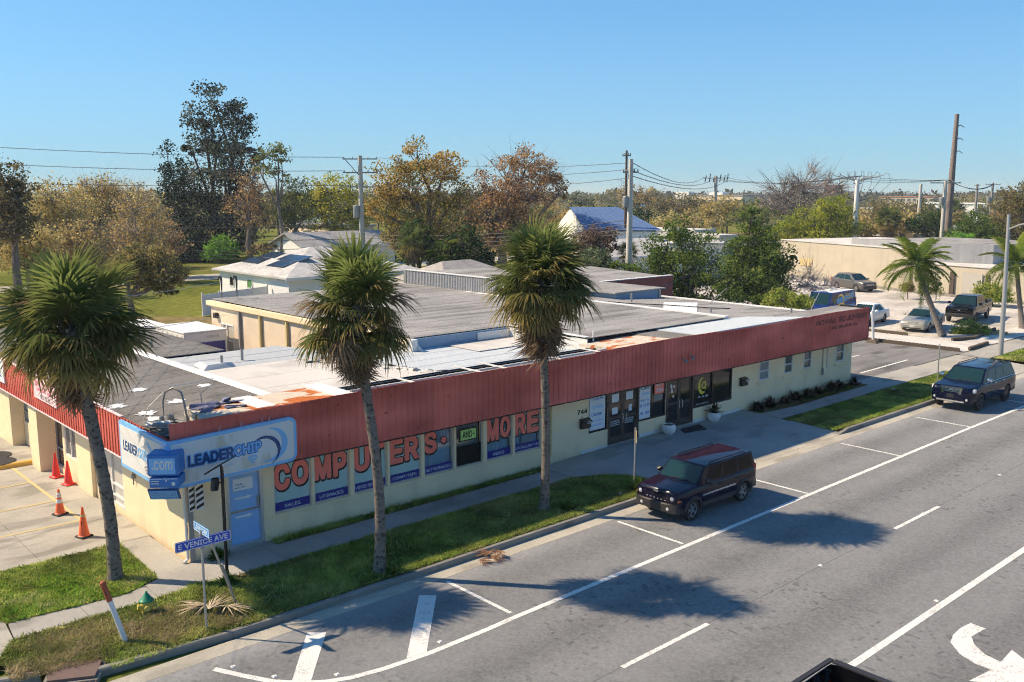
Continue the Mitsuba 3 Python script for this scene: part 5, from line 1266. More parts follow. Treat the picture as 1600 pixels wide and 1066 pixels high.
patriot = dict(L=4.16, W=1.72, H=1.53, wb=2.635, fo=0.75, r=0.335, zb=0.28, belt=1.01, prof=[(2.07, 0.92), (2.00, 0.96), (1.0, 1.045), (0.8, 1.03), (-2.09, 1.05)],
    cab=(1.0, 0.52, -1.94, -2.04, 0.795, 0.685, 1.0), paint='paint_plum', lamp=(2.05, 0.61, 0.79, .1, .092, 'round'), grille=(0.48, 0.69, 0.88, 'paint_plum'), slots=7, bumper=(0.34, 0.62, 'cladding'),
    rails=True, cladding='cladding', moulding='aluminium', fog=0.5, indicator=True, badge=0.915, mirror='black_paint', side=[(0.10, 0.36, 0.10, 0.88), (0.40, 0.66, 0.10, 0.88), (0.70, 0.95, 0.12, 0.88)], glass='car_glass_black', nose=0.10, tail=.05, spokes=5)
kp, addp = car('parked_suv', 'dark plum boxy SUV with round headlights parked by the apron', (23.6, 17.30, 0.0), math.pi, patriot)
addp('sunshade', xf(cbox(-.02, .02, -.16, .16, -.2, .2, .02), T().translate([.62, .22, 1.3]).matrix), 'dull_white', kp) if False else None

armada = dict(L=5.12, W=1.98, H=1.80, wb=3.075, fo=0.93, r=0.40, zb=0.36, belt=1.24, prof=[(2.46, 1.0), (2.36, 1.10), (1.25, 1.22), (1.0, 1.19), (-2.66, 1.21)],
    cab=(1.30, 0.52, -2.32, -2.56, 0.91, 0.74, 1.17), paint='paint_navy', lamp=(2.40, 0.80, 0.98, .17, .085, 'quad'), grille=(0.48, 0.86, 1.10, 'cladding'), bars=4, vgrille=True, bumper=(0.42, 0.80, 'paint_navy'), skid='aluminium',
    rails=True, mirror='chrome', handle='chrome', glass='car_glass', nose=0.13, spokes=6, rim='wheel_dark', plate=False, fog=0.72, badge=0.99, side=[(0.09, 0.34, 0.10, 0.86), (0.37, 0.62, 0.10, 0.86), (0.65, 0.95, 0.14, 0.86)])
ka, adda = car('parked_suv', 'large shiny navy blue SUV with chrome grille parked by the grass strip', (45.35, 17.48, 0.0), math.pi, armada)
for sy in (1, -1):
    adda('window_trim', tube([(1.1, sy * .935, 1.205), (-2.46, sy * .935, 1.215), (-2.32, sy * .79, 1.68)], .014, 5), 'chrome')

sedan = dict(L=4.95, W=1.86, H=1.45, wb=2.80, fo=0.98, r=0.325, zb=0.22, belt=0.93, prof=[(2.38, 0.62), (2.28, 0.72), (1.05, 0.94), (0.8, 0.94), (-1.6, 0.98), (-2.57, 0.94)],
    cab=(1.02, 0.18, -1.0, -1.72, 0.84, 0.62, 0.92), paint='paint_silver', lamp=(2.30, 0.64, 0.62, .17, .07, 'quad'), grille=(0.34, 0.56, 0.70, 'wheel_silver'), bars=5, bumper=(0.24, 0.52, 'paint_silver'), skid='cladding', nose=0.16, tail=.12,
    side=[(0.14, 0.47, 0.10, 0.86), (0.50, 0.86, 0.10, 0.86)], tail_lamp=(-2.57, .70, .78, .10), badge=0.62, plate=True)
car('parked_sedan', 'silver saloon car on the shell car park beside the leaning palm', (66.6, 29.55, 0.2), math.pi + 0.15, sedan, None)
car('parked_sedan', 'white saloon car half hidden by the far end of the red fascia', (66.35, 33.7, 0.2), math.pi + 0.12, {**sedan, 'paint': 'paint_white', 'glass': 'car_glass_black', 'rim': 'wheel_dark'})
cross = dict(L=4.75, W=1.93, H=1.68, wb=2.83, fo=0.95, r=0.36, zb=0.27, belt=1.08, prof=[(2.36, 0.84), (2.26, 0.95), (1.1, 1.10), (0.8, 1.10), (-2.38, 1.16)],
    cab=(1.1, 0.22, -1.55, -2.22, 0.88, 0.66, 1.06), paint='paint_grey', lamp=(2.29, 0.70, 0.82, .17, .07, 'quad'), grille=(0.5, 0.62, 0.82, 'cladding'), bars=3, bumper=(0.3, 0.58, 'cladding'), nose=0.16, side=[(0.12, 0.42, 0.1, .86), (0.45, 0.70, .1, .86), (.73, .92, .2, .82)], plate=False)
car('parked_crossover', 'grey crossover parked along the tan building wall behind the blue van', (88.2, 46.3, 0.2), math.atan2(-.93, -.37), cross)
pick = dict(L=5.9, W=2.03, H=1.93, wb=3.68, fo=0.95, r=0.41, zb=0.42, belt=1.28, prof=[(2.79, 1.12), (2.7, 1.22), (1.45, 1.32), (1.2, 1.28), (-3.11, 1.34)], bed=(-2.98, -1.42, 0.85), cat='pickup truck',
    cab=(1.5, 0.75, -1.05, -1.30, 0.93, 0.72, 1.26), paint='paint_black', lamp=(2.70, 0.80, 1.02, .15, .12, 'quad'), grille=(0.62, 0.82, 1.14, 'cladding'), bars=2, bar_m='cladding', bumper=(0.48, 0.76, 'cladding'), nose=0.06, tail=.03,
    side=[(0.13, 0.53, .08, .86), (0.57, 0.93, .08, .86)], rim='wheel_dark', glass='car_glass_black', spokes=6, badge=1.0, plate=False)
car('parked_pickup', 'black pickup truck on the shell car park right of the silver saloon', (73.9, 29.3, 0.2), math.pi + 0.15, pick)
car('parked_pickup', 'black pickup on the near lane, only its bed corner in view', (11.75, 6.86, 0.0), math.pi, {**pick, 'zb': 0.42, 'tail': 0.0, 'bed': (-3.03, -1.42, 0.85), 'prof': [(2.79, 1.12), (2.7, 1.22), (1.45, 1.34), (1.2, 1.34), (-3.11, 1.46)]})
van = dict(L=5.5, W=2.0, H=2.12, wb=3.25, fo=0.90, r=0.37, zb=0.34, belt=1.22, prof=[(2.52, 0.98), (2.42, 1.08), (1.75, 1.22), (1.5, 1.22), (-2.97, 1.22)], cat='van',
    cab=(1.82, 1.05, -2.80, -2.90, 0.95, 0.84, 1.18), paint='paint_van', roof_paint='paint_white', lamp=(2.42, 0.74, 0.88, .14, .09, 'quad'), grille=(0.55, 0.74, 1.0, 'cladding'), bars=3, bar_m='cladding', bumper=(0.4, 0.66, 'cladding'), nose=0.10, tail=.03,
    side=[(0.06, 0.25, .08, .80)], plate=False, tail_lamp=(-2.97, .84, 1.2, .3))
kv, addv = car('parked_van', 'blue van with a white roof and yellow and pale blue swirls on its side', (66.6, 37.0, 0.2), math.pi + 0.06, van)
plastic('van_pale', (0.05, 0.26, 0.50), 0.35); plastic('van_gold', (0.62, 0.42, 0.10), 0.35)
SF = frame((0, 0.99, 0), (-1, 0, 0), (0, 0, 1))
tl = np.eye(4); tl[:3, :3] = np.array([[1, 0, 0], [0, 1, -0.0], [0, 0, 1]])
def van_side(poly, m, d): addv('graphic', xf(prism(poly, 0.01), SF @ T().translate([0, 0, 0.004 + d]).matrix), m, lab=None)
van_side(affinity.scale(Point(0.2, 0.95).buffer(1, 16), 0.75, 0.33).difference(affinity.scale(Point(0.35, 0.88).buffer(1, 16), 0.65, 0.25)), 'van_gold', 0)
van_side(sbox(0.9, 0.62, 2.6, 1.02), 'van_pale', 0)
def van_up(poly, m, d):
    th = math.atan2(0.11, 0.94)
    addv('graphic', xf(prism(poly, 0.01), frame((0, 0.955, 1.18), (-1, 0, 0), (0, -math.sin(th), math.cos(th))) @ T().translate([0, 0, 0.002 + d]).matrix), m)
van_up(affinity.rotate(sbox(-0.5, 0.18, 2.6, 0.62), 8).intersection(sbox(-.6, .06, 2.7, .84)), 'van_pale', 0)
van_up(affinity.scale(Point(0.25, 0.35).buffer(1, 16), 0.6, 0.42).difference(affinity.scale(Point(0.15, 0.28).buffer(1, 16), 0.5, 0.33)).intersection(sbox(-.6, .02, 2.7, .86)), 'van_gold', 0.011)
van_up(union_all([line_text(t, 1.0, z, 0.13, 1.5) for t, z in ()] + [scribble(1.0, 2.5, 0.55, 0.72, 41), scribble(1.0, 2.4, 0.3, 0.42, 42)]), 'van_gold', 0.011)
addv('roof_vent', cbox(-.3, .1, -.2, .2, 2.16, 2.24, .02), 'white_paint'); addv('ladder_rack', tube([(0.6, .5, 2.16), (0.6, .5, 2.4)], .02, 5), 'white_paint')
car('distant_suv', 'small white SUV parked far behind the middle palm', (77.6, 115.0, 0.0), math.pi / 2 + .5, {**cross, 'paint': 'paint_white'})
TREES = [
    ('eucalyptus','very tall dark grey-green tree towering over everything at left','tree',(62.76,136.24),[(0.42,-0.57,22.81,3.15,2.94),(-1.3,0.72,20.92,2.74,2.53),(2.77,-2.27,20.96,2.3,2.51),(-0.22,-0.98,18.08,4.39,3.97),(3.64,-1.36,16.97,2.11,2.53),(0.13,-2.35,13.63,5.4,4.15),(-1.93,2.45,10.04,3.82,4.25),(3.56,-0.19,10.05,3.4,3.82),(-1.65,-2.08,6.25,6.41,3.72),(-2.97,3.31,2.76,4.26,2.98),(0.27,-0.81,2.51,5.03,2.72),(5.02,-1.98,14.88,1.48,1.48),(-2.88,1.75,16.49,1.69,1.69)],15000,0.42,'pine','brown',0.75,0),
    ('cedar_tree','narrow dark columnar tree with two spires left of the very tall tree','tree',(55.31,135.12),[(-0.35,-0.06,14.15,0.92,3.07),(-0.47,0.48,10.03,1.54,3.49),(1.63,-0.51,12.34,1.03,3.49),(1.04,0.3,7.71,2.26,3.7),(-0.07,-0.69,4.03,2.85,3.06),(-1.32,1.19,2.13,2.47,1.85),(1.82,0.75,1.08,3.1,1.65)],6000,0.35,'cedar','brown',0.35,0),
    ('tall_pine','bare-trunked tall pine with a small tufted olive crown right of the very tall tree','tree',(62.19,116.43),[(0.07,0.28,15.66,1.67,0.93),(-1.4,0.79,14.87,1.3,0.93),(0.42,-0.74,14.45,1.2,0.92),(-2.0,1.04,13.26,0.93,0.93),(-0.63,0.1,12.75,1.39,1.11),(1.07,-0.4,11.74,0.74,0.83),(-0.04,0.17,10.02,0.74,0.74),(-1.41,0.79,8.48,0.65,0.65)],2200,0.28,'olive','grey',0.26,0.5),
    ('orange_tree','spreading tree with thin orange-brown leaves between the very tall tree and the tall pine','tree',(61.48,123.55),[(0.07,-0.78,11.36,2.12,2.5),(-0.71,0.69,8.24,2.13,2.33),(1.77,-0.62,8.41,1.94,2.52),(0.36,-0.86,6.01,1.93,1.54)],2200,0.3,'rust','brown',0.45,0.6),
    ('olive_tree','loose olive tree behind the white gabled house','tree',(68.95,124.14),[(0.9,0.46,10.04,2.2,2.0),(-0.6,0.78,7.71,2.6,2.0),(1.6,-1.84,7.25,2.18,1.78),(0.59,0.83,5.34,2.41,1.4)],3200,0.3,'olive','grey',0.35,0.3),
    ('maple_tree','yellow-green tree left of the near utility pole','tree',(72.72,119.63),[(-0.47,-0.93,10.49,2.92,1.95),(2.04,-1.72,10.03,2.35,1.96),(-1.29,1.37,8.65,2.37,1.97),(1.36,-0.44,7.71,3.54,2.17),(3.17,-1.86,6.78,1.97,2.16),(-1.05,1.06,5.4,2.56,1.58),(1.84,-1.26,4.92,2.55,1.57)],7000,0.3,'gold','grey',0.4,0.2),
    ('live_oak','huge rounded oak with yellow and orange leaves right of the near utility pole','tree',(69.65,92.76),[(-1.02,0.01,13.68,3.24,2.43),(-3.69,1.65,10.92,2.59,2.75),(0.78,-2.07,12.3,2.74,2.26),(-1.17,1.89,10.01,3.93,2.95),(-3.93,3.46,8.06,2.13,2.78),(2.48,-1.74,9.23,3.26,2.77),(0.13,1.09,6.48,4.1,2.79),(-3.5,2.12,5.36,2.43,2.27),(1.9,-2.41,5.35,3.23,2.59),(-1.91,1.06,3.39,2.44,1.46)],19000,0.3,'autumn','brown',0.75,0.35),
    ('live_oak','broad oak with sparse rust-orange leaves and dark limbs behind the right-hand shop palm','tree',(74.21,83.89),[(2.75,-1.18,13.39,2.69,1.59),(-0.22,-1.41,11.48,2.64,2.18),(3.64,-3.35,11.87,2.04,1.73),(-1.52,0.55,10.0,2.34,2.34),(3.16,-1.65,9.62,3.49,2.22),(4.7,-4.66,10.0,1.26,1.41),(-1.19,0.36,7.0,3.13,2.5),(1.5,-1.77,6.61,3.29,2.19),(-2.25,2.08,4.7,2.67,2.04),(0.76,0.27,3.9,2.69,1.74)],13000,0.29,'rust2','brown',0.7,0.8),
    ('dark_tree','dark brown-green tree at the left picture edge','tree',(24.79,98.94),[(-0.41,-0.2,11.17,2.0,1.86),(0.75,0.36,9.97,1.58,1.58),(-1.66,-0.61,9.08,2.55,2.13),(0.47,-0.55,7.85,1.85,1.85),(-1.12,-0.88,6.38,2.83,2.12)],6500,0.28,'umber','brown',0.45,0.4),
    ('amber_tree','amber-yellow tree second from the left picture edge','tree',(34.1,117.14),[(-0.68,-0.68,9.27,2.21,2.04),(1.62,0.25,8.13,2.58,2.41),(-1.01,0.8,6.67,2.23,2.41),(0.19,-0.99,5.2,2.89,2.38),(1.62,-1.14,4.04,2.04,1.7)],7000,0.28,'amber','brown',0.4,0.35),
    ('amber_tree','tall ochre tree with grey twigs above the left palm','tree',(42.64,129.14),[(-0.05,-0.21,10.43,2.67,1.71),(-1.35,1.16,8.51,2.88,2.3),(1.81,0.33,8.33,2.88,2.5),(0.03,0.97,5.8,3.84,2.69),(1.96,-0.43,4.51,2.48,2.29)],7500,0.3,'ochre','grey',0.45,0.6),
    ('bare_tree','half-bare brown tree with pale twigs beside the very tall tree','tree',(39.03,104.98),[(-0.7,-0.5,8.6,2.03,1.72),(1.29,-0.69,7.88,1.88,2.04),(-1.04,-0.42,6.17,2.5,2.19),(1.04,-0.33,5.05,2.36,2.04),(-0.26,0.29,3.29,2.68,1.73)],3600,0.25,'ochre','pale',0.4,1.6),
    ('amber_tree','low rusty tree between the half-bare tree and the dark undergrowth','tree',(43.78,109.58),[(-0.23,-0.43,5.16,1.65,1.65),(-0.99,-0.13,3.3,1.98,1.48),(0.95,0.06,3.6,1.5,1.66)],2600,0.25,'rust','brown',0.3,0.6),
    ('spreading_tree','olive-brown tree hanging over the lawn behind the left palm','tree',(22.15,62.17),[(1.87,-1.3,4.94,1.19,0.92),(1.15,0.02,5.53,1.4,1.02),(3.01,-0.85,4.33,0.74,0.74),(2.52,-0.56,3.57,0.84,0.61),(-0.01,-0.17,4.76,1.39,1.11),(1.31,-0.42,4.07,1.11,0.74)],6500,0.2,'umber2','brown',0.3,0.5),
    ('amber_tree','low amber tree behind the left palm at the picture edge','tree',(27.26,104.5),[(-0.26,0.28,5.12,2.58,1.67),(1.24,-0.04,4.42,2.13,1.67),(-1.25,1.41,4.13,2.3,1.68),(0.24,0.45,3.12,2.74,1.52)],5200,0.27,'amber','brown',0.3,0.4),
    ('amber_tree','low ochre tree behind the top of the left palm','tree',(34.22,110.84),[(-0.22,-0.5,4.68,2.75,1.94),(2.03,0.26,3.63,2.46,1.8),(-1.72,0.48,3.27,2.28,1.63),(0.83,0.05,2.46,2.94,1.47)],5200,0.28,'ochre','grey',0.3,0.7),
    ('amber_tree','dull orange tree right of the top of the left palm','tree',(42.37,118.66),[(0.08,0.6,4.08,2.66,2.13),(1.31,-1.67,3.09,2.28,1.75),(-1.05,1.02,2.51,2.31,1.78)],4200,0.28,'rust','grey',0.3,0.8),
    ('tan_tree','pale tan twiggy tree above the top of the left palm','tree',(49.31,141.66),[(0.07,0.43,8.92,2.74,1.9),(2.18,-0.8,9.57,2.31,1.89),(3.52,-1.22,7.97,2.32,2.11),(0.74,-0.41,6.78,3.57,2.31)],4200,0.3,'tan','pale',0.35,1.4),
    ('round_bush','bright green rounded bush at the edge of the far lawn','bush',(58.62,127.14),[(-0.14,-0.59,2.1,1.96,1.47),(-0.94,0.48,1.17,1.57,1.18),(0.72,-1.12,1.18,1.56,1.17)],2400,0.3,'fresh','brown',0.2,0),
    ('dark_bush','dark green undergrowth bush left of the bright green bush','bush',(56.12,131.53),[(-0.28,0.12,1.61,2.61,1.81),(1.67,-0.41,1.0,2.01,1.41),(-2.36,0.86,1.11,2.0,1.4)],2600,0.32,'cedar','brown',0.2,0),
    ('dark_bush','dark bush under the tall pine','bush',(62.19,118.69),[(0.09,0.08,2.29,1.69,0.85),(2.26,-0.44,1.87,1.51,0.76),(-1.66,1.42,1.85,1.32,0.75)],1300,0.3,'umber','brown',0.15,0.3),
    ('dark_tree','dark green tree below the huge oak,behind the corrugated shed','tree',(58.14,78.89),[(-0.54,-0.27,5.26,1.5,1.78),(0.71,0.11,3.67,1.8,1.52),(-0.71,0.68,3.37,1.1,1.38)],3200,0.28,'forest','brown',0.3,0),
    ('dark_tree','dark evergreen clump between the two oaks','tree',(60.74,74.34),[(-0.58,-0.44,4.83,1.6,1.74),(0.59,-0.75,3.49,1.48,1.48),(-1.0,0.4,3.37,1.21,1.21),(1.34,-1.7,2.85,1.07,1.07)],3600,0.28,'forest','brown',0.3,0.3),
    ('evergreen_tree','dense dark green tree behind the flat roof,left of the pair','tree',(63.64,48.47),[(-0.35,0.55,6.77,1.35,1.35),(-0.46,1.9,4.99,1.93,1.7),(0.11,-0.69,5.08,1.9,1.9),(0.34,1.1,3.19,2.61,1.93),(-1.57,2.47,3.21,1.58,1.58),(0.52,-1.77,3.09,1.78,1.89),(-0.42,1.82,1.53,2.27,1.36),(0.79,-0.66,1.37,2.36,1.35)],14000,0.2,'forest2','brown',0.4,0.1),
    ('evergreen_tree','dense dark green tree beside the tan wall,right of the pair','tree',(64.54,42.0),[(-0.19,0.86,7.68,0.76,1.08),(0.07,0.48,6.0,1.52,1.41),(-0.46,1.39,4.86,1.63,1.52),(0.3,-0.9,4.94,1.51,1.4),(0.46,0.6,3.31,2.4,1.74),(1.3,-1.29,4.15,0.98,1.09),(-0.51,1.73,2.51,1.52,1.41),(0.47,-0.92,2.38,1.62,1.19),(0.21,0.67,1.65,2.18,0.98)],14000,0.2,'forest2','brown',0.4,0.1),
    ('bare_tree','wide bare twiggy tree on the skyline right of centre','tree',(215.15,127.32),[(-0.41,0.54,12.89,5.26,3.86),(-4.55,3.87,10.17,4.87,4.18),(0.35,-5.0,10.48,4.87,4.17),(-3.72,-0.84,7.32,8.64,4.84),(-5.57,6.7,5.65,4.19,3.49),(2.64,-6.96,5.42,3.49,3.14)],2200,0.4,'twig','mauve',0.9,8),
    ('yellow_green_tree','yellow-green spreading tree behind the tan building','tree',(130.76,73.49),[(0.29,-0.54,7.18,2.74,2.1),(-0.72,2.5,5.4,3.17,2.11),(1.39,-2.34,5.27,2.53,2.53),(-3.09,4.82,3.74,2.94,1.68),(0.3,0.84,3.47,4.65,1.9)],9000,0.33,'lime','brown',0.4,0.1),
    ('bare_tree','small bare brown tree beside the tall wooden pole left of the dark green trees','tree',(172.04,145.01),[(-1.07,0.33,10.45,3.15,1.57),(-2.64,2.92,9.4,2.84,1.58),(2.17,-1.48,9.4,2.85,1.9),(-0.48,-0.23,7.46,5.35,2.2)],1500,0.4,'ochre','mauve',0.6,2.5),
    ('amber_tree','small orange-leaved tree in front of the far crossarm pole','tree',(167.91,117.61),[(-1.09,-0.01,7.71,2.86,1.72),(-0.72,2.96,5.78,2.89,2.02),(1.35,-0.97,5.81,2.6,2.02)],2200,0.42,'amber','brown',0.3,0.3),
    ('hedge_tree','brownish row tree left of the far crossarm pole','tree',(183.04,139.27),[(-1.07,0.37,7.42,4.83,2.25),(-3.27,3.42,6.35,3.86,2.25),(1.81,-2.22,6.36,3.87,2.26)],2400,0.5,'umber2','brown',0.3,0.6),
    ('dark_tree','dark purple-brown tree in front of the blue metal roof','tree',(64.57,59.79),[(0.27,-0.09,5.82,1.48,0.99),(-1.03,0.56,5.12,1.35,1.11),(0.38,-1.22,4.96,1.1,0.74),(-0.53,-0.05,4.17,1.47,0.86)],4200,0.22,'plum','brown',0.3,0.3),
    ('garden_bush','grey-green garden bush in front of the porch house','bush',(61.83,56.86),[(0.03,0.45,3.98,1.18,0.95),(-1.18,0.72,3.45,1.06,0.7),(0.54,-0.65,3.38,0.94,0.59)],2200,0.22,'sage','brown',0.15,0.2),
    ('garden_bush','dark green clipped bush at the foot of the white utility pole','bush',(62.6,54.49),[(-0.56,0.27,3.26,0.81,0.52),(0.18,-0.57,3.15,0.81,0.52)],1200,0.2,'forest2','brown',0.12,0),
    ('leafless_shrub','pale leafless shrub beside the blue van','shrub',(67.59,38.93),[(-0.57,0.15,2.91,1.31,1.41),(0.28,-0.68,2.4,0.98,1.31),(-1.02,1.1,2.35,0.98,1.09)],160,0.15,'twig','pinktwig',0.1,3.5),
    ('grassy_bush','low yellow-green spiky bush behind the roof edge by the van','bush',(62.41,37.87),[(-0.67,0.01,1.97,1.22,0.66),(0.08,-0.89,1.7,1.02,0.51),(-0.87,0.97,1.61,0.71,0.51)],3000,0.2,'lime2','brown',0.1,0),
    ('planter_bush','round yellow-green bush in the white shell bed','bush',(66.55,26.14),[(-0.07,0.16,0.53,0.8,0.6),(-0.04,-0.61,0.43,0.6,0.5),(-0.45,0.5,0.26,0.5,0.4)],2600,0.14,'lime2','brown',0.06,0),
    ('dry_bush','low dry brownish bush right of the round bush in the shell bed','bush',(67.44,25.21),[(-0.04,0.02,0.28,0.71,0.3),(0.17,-0.62,0.2,0.61,0.25)],900,0.12,'ochre','brown',0.05,0.5),
    ('wall_bush','yellow-green bush against the tan wall near the right edge','bush',(84.31,31.5),[(0.1,0.37,1.31,1.14,0.89),(-0.12,-0.79,1.09,0.88,0.57)],2200,0.2,'lime2','brown',0.1,0),
    ('columnar_shrub','dark columnar shrub against the tan wall behind the leaning palm','shrub',(83.32,36.6),[(-0.18,0.24,2.62,0.7,1.15),(-0.06,-0.08,1.49,0.83,0.89)],1600,0.2,'olive','brown',0.1,0),
    ('wall_shrub','small dark shrub at the foot of the tan pilaster','shrub',(84.43,39.0),[(-0.24,-0.07,1.24,0.52,0.59)],500,0.18,'umber2','brown',0.06,0),
    ('brown_tree','olive-brown tree at the right picture edge behind the street light','tree',(139.53,49.36),[(1.06,0.68,8.44,2.72,2.51),(-1.33,1.5,6.51,2.69,2.27),(-0.99,-0.93,5.68,3.09,2.68),(-0.91,2.33,4.26,2.49,1.87),(-0.42,-0.86,9.16,2.07,2.07)],7500,0.32,'umber2','brown',0.4,0.7),
    ('bushy_tree','mid green bushy tree right of the tall steel pole','tree',(130.12,51.65),[(0.23,0.14,5.61,2.16,1.57),(-0.77,1.05,4.24,2.16,1.37),(-0.22,-1.63,4.14,2.15,1.37)],3600,0.3,'forest2','brown',0.3,0.2),
    ('bushy_tree','dark green bushy tree between the fan palm and the tall steel pole','tree',(150.92,66.7),[(-1.1,-0.02,5.51,2.3,1.61),(-0.31,1.82,4.42,2.09,1.63),(0.01,-1.18,3.78,2.08,1.62)],3200,0.34,'forest','brown',0.3,0.1),
    ('bushy_tree','grey-brown bushy tree behind the fan palm','tree',(207.12,100.0),[(0.25,1.98,6.1,3.89,2.27),(0.64,-1.64,5.13,3.87,2.26),(-0.7,4.5,5.05,3.25,1.95),(-3.38,5.34,3.63,3.22,2.25)],3400,0.45,'umber2','mauve',0.3,0.8),
    ('bushy_tree','green palm-like bushes below the tall steel pole','tree',(111.05,45.47),[(-0.33,-0.06,4.3,1.34,1.01),(-0.78,1.17,3.83,1.18,0.67)],1500,0.28,'fresh','brown',0.2,0.1),
    ('bushy_tree','olive tree behind the yellow-green spreading tree','tree',(204.09,106.05),[(0.55,1.31,3.57,3.57,2.27),(-1.01,2.79,2.54,3.23,1.94)],1800,0.4,'olive','brown',0.3,0.2),
    ('skyline_tree',None,'tree',(65.98,305.3),[(0.32,-0.82,8.33,4.82,2.19),(-2.11,-1.12,7.26,3.84,1.96),(2.91,0.07,7.4,3.87,2.2),(0.84,2.55,5.74,5.84,2.21)],900,0.8,'haze','mauve',0.3,0.3),
    ('skyline_tree',None,'tree',(63.91,266.87),[(0.6,0.19,9.18,3.58,1.93),(-1.81,-1.0,8.23,2.85,1.72),(2.26,-1.91,8.38,2.85,1.92),(-0.04,-1.76,6.93,4.27,1.91)],900,0.8,'olive','mauve',0.3,0.3),
    ('skyline_tree',None,'tree',(74.81,292.78),[(0.07,-1.54,8.11,4.53,2.11),(-2.22,-1.15,7.05,3.63,1.9),(2.31,-2.25,7.2,3.63,2.11),(0.46,0.74,5.57,5.48,2.13)],900,0.8,'ochre','mauve',0.3,0.3),
    ('skyline_tree',None,'tree',(106.86,386.08),[(1.17,2.5,8.59,6.98,2.83),(-3.02,-0.86,7.17,5.53,2.52),(4.22,1.49,7.37,5.58,2.83),(0.16,-0.24,5.23,8.32,2.81)],900,0.8,'haze','mauve',0.3,0.3),
    ('skyline_tree',None,'tree',(98.9,331.34),[(0.82,1.08,8.98,4.28,2.43),(-1.8,1.99,7.73,3.43,2.19),(3.59,0.45,7.92,3.43,2.44),(-0.41,-2.32,6.07,5.09,2.41)],900,0.8,'haze','mauve',0.3,0.3),
    ('skyline_tree',None,'tree',(81.98,256.64),[(0.19,-0.77,8.17,3.52,1.89),(-1.6,0.82,7.18,2.83,1.7),(2.92,0.35,7.31,2.84,1.9),(-0.27,-1.71,5.87,4.21,1.88)],900,0.8,'haze','mauve',0.3,0.3),
    ('skyline_tree',None,'tree',(134.74,395.84),[(-0.19,-1.52,7.01,7.37,2.92),(-2.33,2.93,5.45,5.94,2.65),(2.9,-3.37,5.72,5.88,2.92),(-0.23,-0.93,3.4,8.85,2.93)],900,0.8,'ochre','mauve',0.3,0.3),
    ('skyline_tree',None,'tree',(144.37,394.61),[(0.03,-0.9,7.6,5.1,2.94),(-2.76,1.76,6.03,4.1,2.66),(4.32,0.23,6.26,4.11,2.96),(-0.56,-1.88,3.95,6.11,2.93)],900,0.8,'haze','mauve',0.3,0.3),
    ('skyline_tree',None,'tree',(99.5,263.27),[(0.82,0.96,8.95,5.09,1.98),(-1.51,1.56,7.9,4.07,1.78),(3.17,0.21,8.06,4.07,1.98),(0.38,0.2,6.48,6.09,1.98)],900,0.8,'ochre','mauve',0.3,0.3),
    ('skyline_tree',None,'tree',(161.88,399.85),[(1.35,2.75,5.78,7.42,3.05),(-3.53,0.56,4.2,5.88,2.72),(3.55,-1.99,4.43,5.88,3.02),(-0.87,-2.17,2.03,8.79,3.01)],900,0.8,'haze','mauve',0.3,0.3),
    ('skyline_tree',None,'tree',(133.47,309.66),[(0.9,1.38,7.12,5.95,2.38),(-2.48,0.96,5.85,4.74,2.13),(2.61,-2.31,6.06,4.72,2.36),(-0.79,-2.16,4.16,7.06,2.35)],900,0.8,'umber2','mauve',0.3,0.3),
    ('skyline_tree',None,'tree',(186.64,407.72),[(0.65,1.02,5.26,5.56,3.15),(-3.27,1.98,3.55,4.44,2.83),(4.27,-0.97,3.8,4.45,3.15),(-0.33,-0.66,1.25,6.64,3.14)],900,0.8,'haze','mauve',0.3,0.3),
    ('skyline_tree',None,'tree',(205.09,425.36),[(0.09,-0.15,5.21,7.66,3.31),(-4.56,-0.13,3.42,6.1,2.97),(4.64,-0.85,3.65,6.15,3.32),(-1.9,-3.86,1.02,9.11,3.28)],900,0.8,'olive','mauve',0.3,0.3),
    ('skyline_tree',None,'tree',(179.66,356.55),[(0.08,-0.22,5.74,4.83,2.8),(-2.63,2.4,4.18,3.87,2.53),(3.8,-1.18,4.42,3.87,2.81),(-1.01,-2.05,2.15,5.76,2.78)],900,0.8,'ochre','mauve',0.3,0.3),
    ('skyline_tree',None,'tree',(209.29,395.96),[(-0.79,-1.78,5.23,7.51,3.13),(-2.55,3.63,3.44,6.06,2.84),(4.27,-1.33,3.72,6.05,3.15),(1.55,2.98,1.04,9.12,3.17)],900,0.8,'ochre','mauve',0.3,0.3),
    ('skyline_tree',None,'tree',(224.28,398.6),[(1.37,1.94,8.6,6.5,3.23),(-3.58,1.7,6.81,5.17,2.89),(5.04,-0.55,7.09,5.2,3.22),(0.95,1.5,4.38,7.79,3.22)],900,0.8,'umber2','mauve',0.3,0.3),
    ('skyline_tree',None,'tree',(136.17,232.83),[(-0.16,-0.73,8.27,4.38,1.89),(-2.18,0.75,7.21,3.5,1.7),(1.69,-2.71,7.39,3.49,1.88),(-0.13,-0.52,5.79,5.25,1.89)],900,0.8,'haze','mauve',0.3,0.3),
    ('skyline_tree',None,'tree',(200.84,323.98),[(1.29,1.78,6.97,4.94,2.69),(-3.68,0.48,5.5,3.91,2.4),(3.44,-1.85,5.71,3.93,2.68),(-1.14,-1.94,3.49,5.86,2.66)],900,0.8,'umber2','mauve',0.3,0.3),
    ('skyline_tree',None,'tree',(180.27,274.17),[(-0.71,-1.38,7.98,3.74,2.29),(-2.21,1.96,6.67,3.01,2.07),(2.42,-2.52,6.89,3.0,2.3),(-1.02,-1.71,4.95,4.48,2.29)],900,0.8,'olive','mauve',0.3,0.3),
    ('skyline_tree',None,'tree',(267.49,390.96),[(-1.38,-2.2,6.61,7.57,3.3),(-3.13,3.16,4.69,6.1,3.0),(4.26,-2.33,5.0,6.09,3.33),(-2.46,-3.62,2.24,9.05,3.29)],900,0.8,'haze','mauve',0.3,0.3),
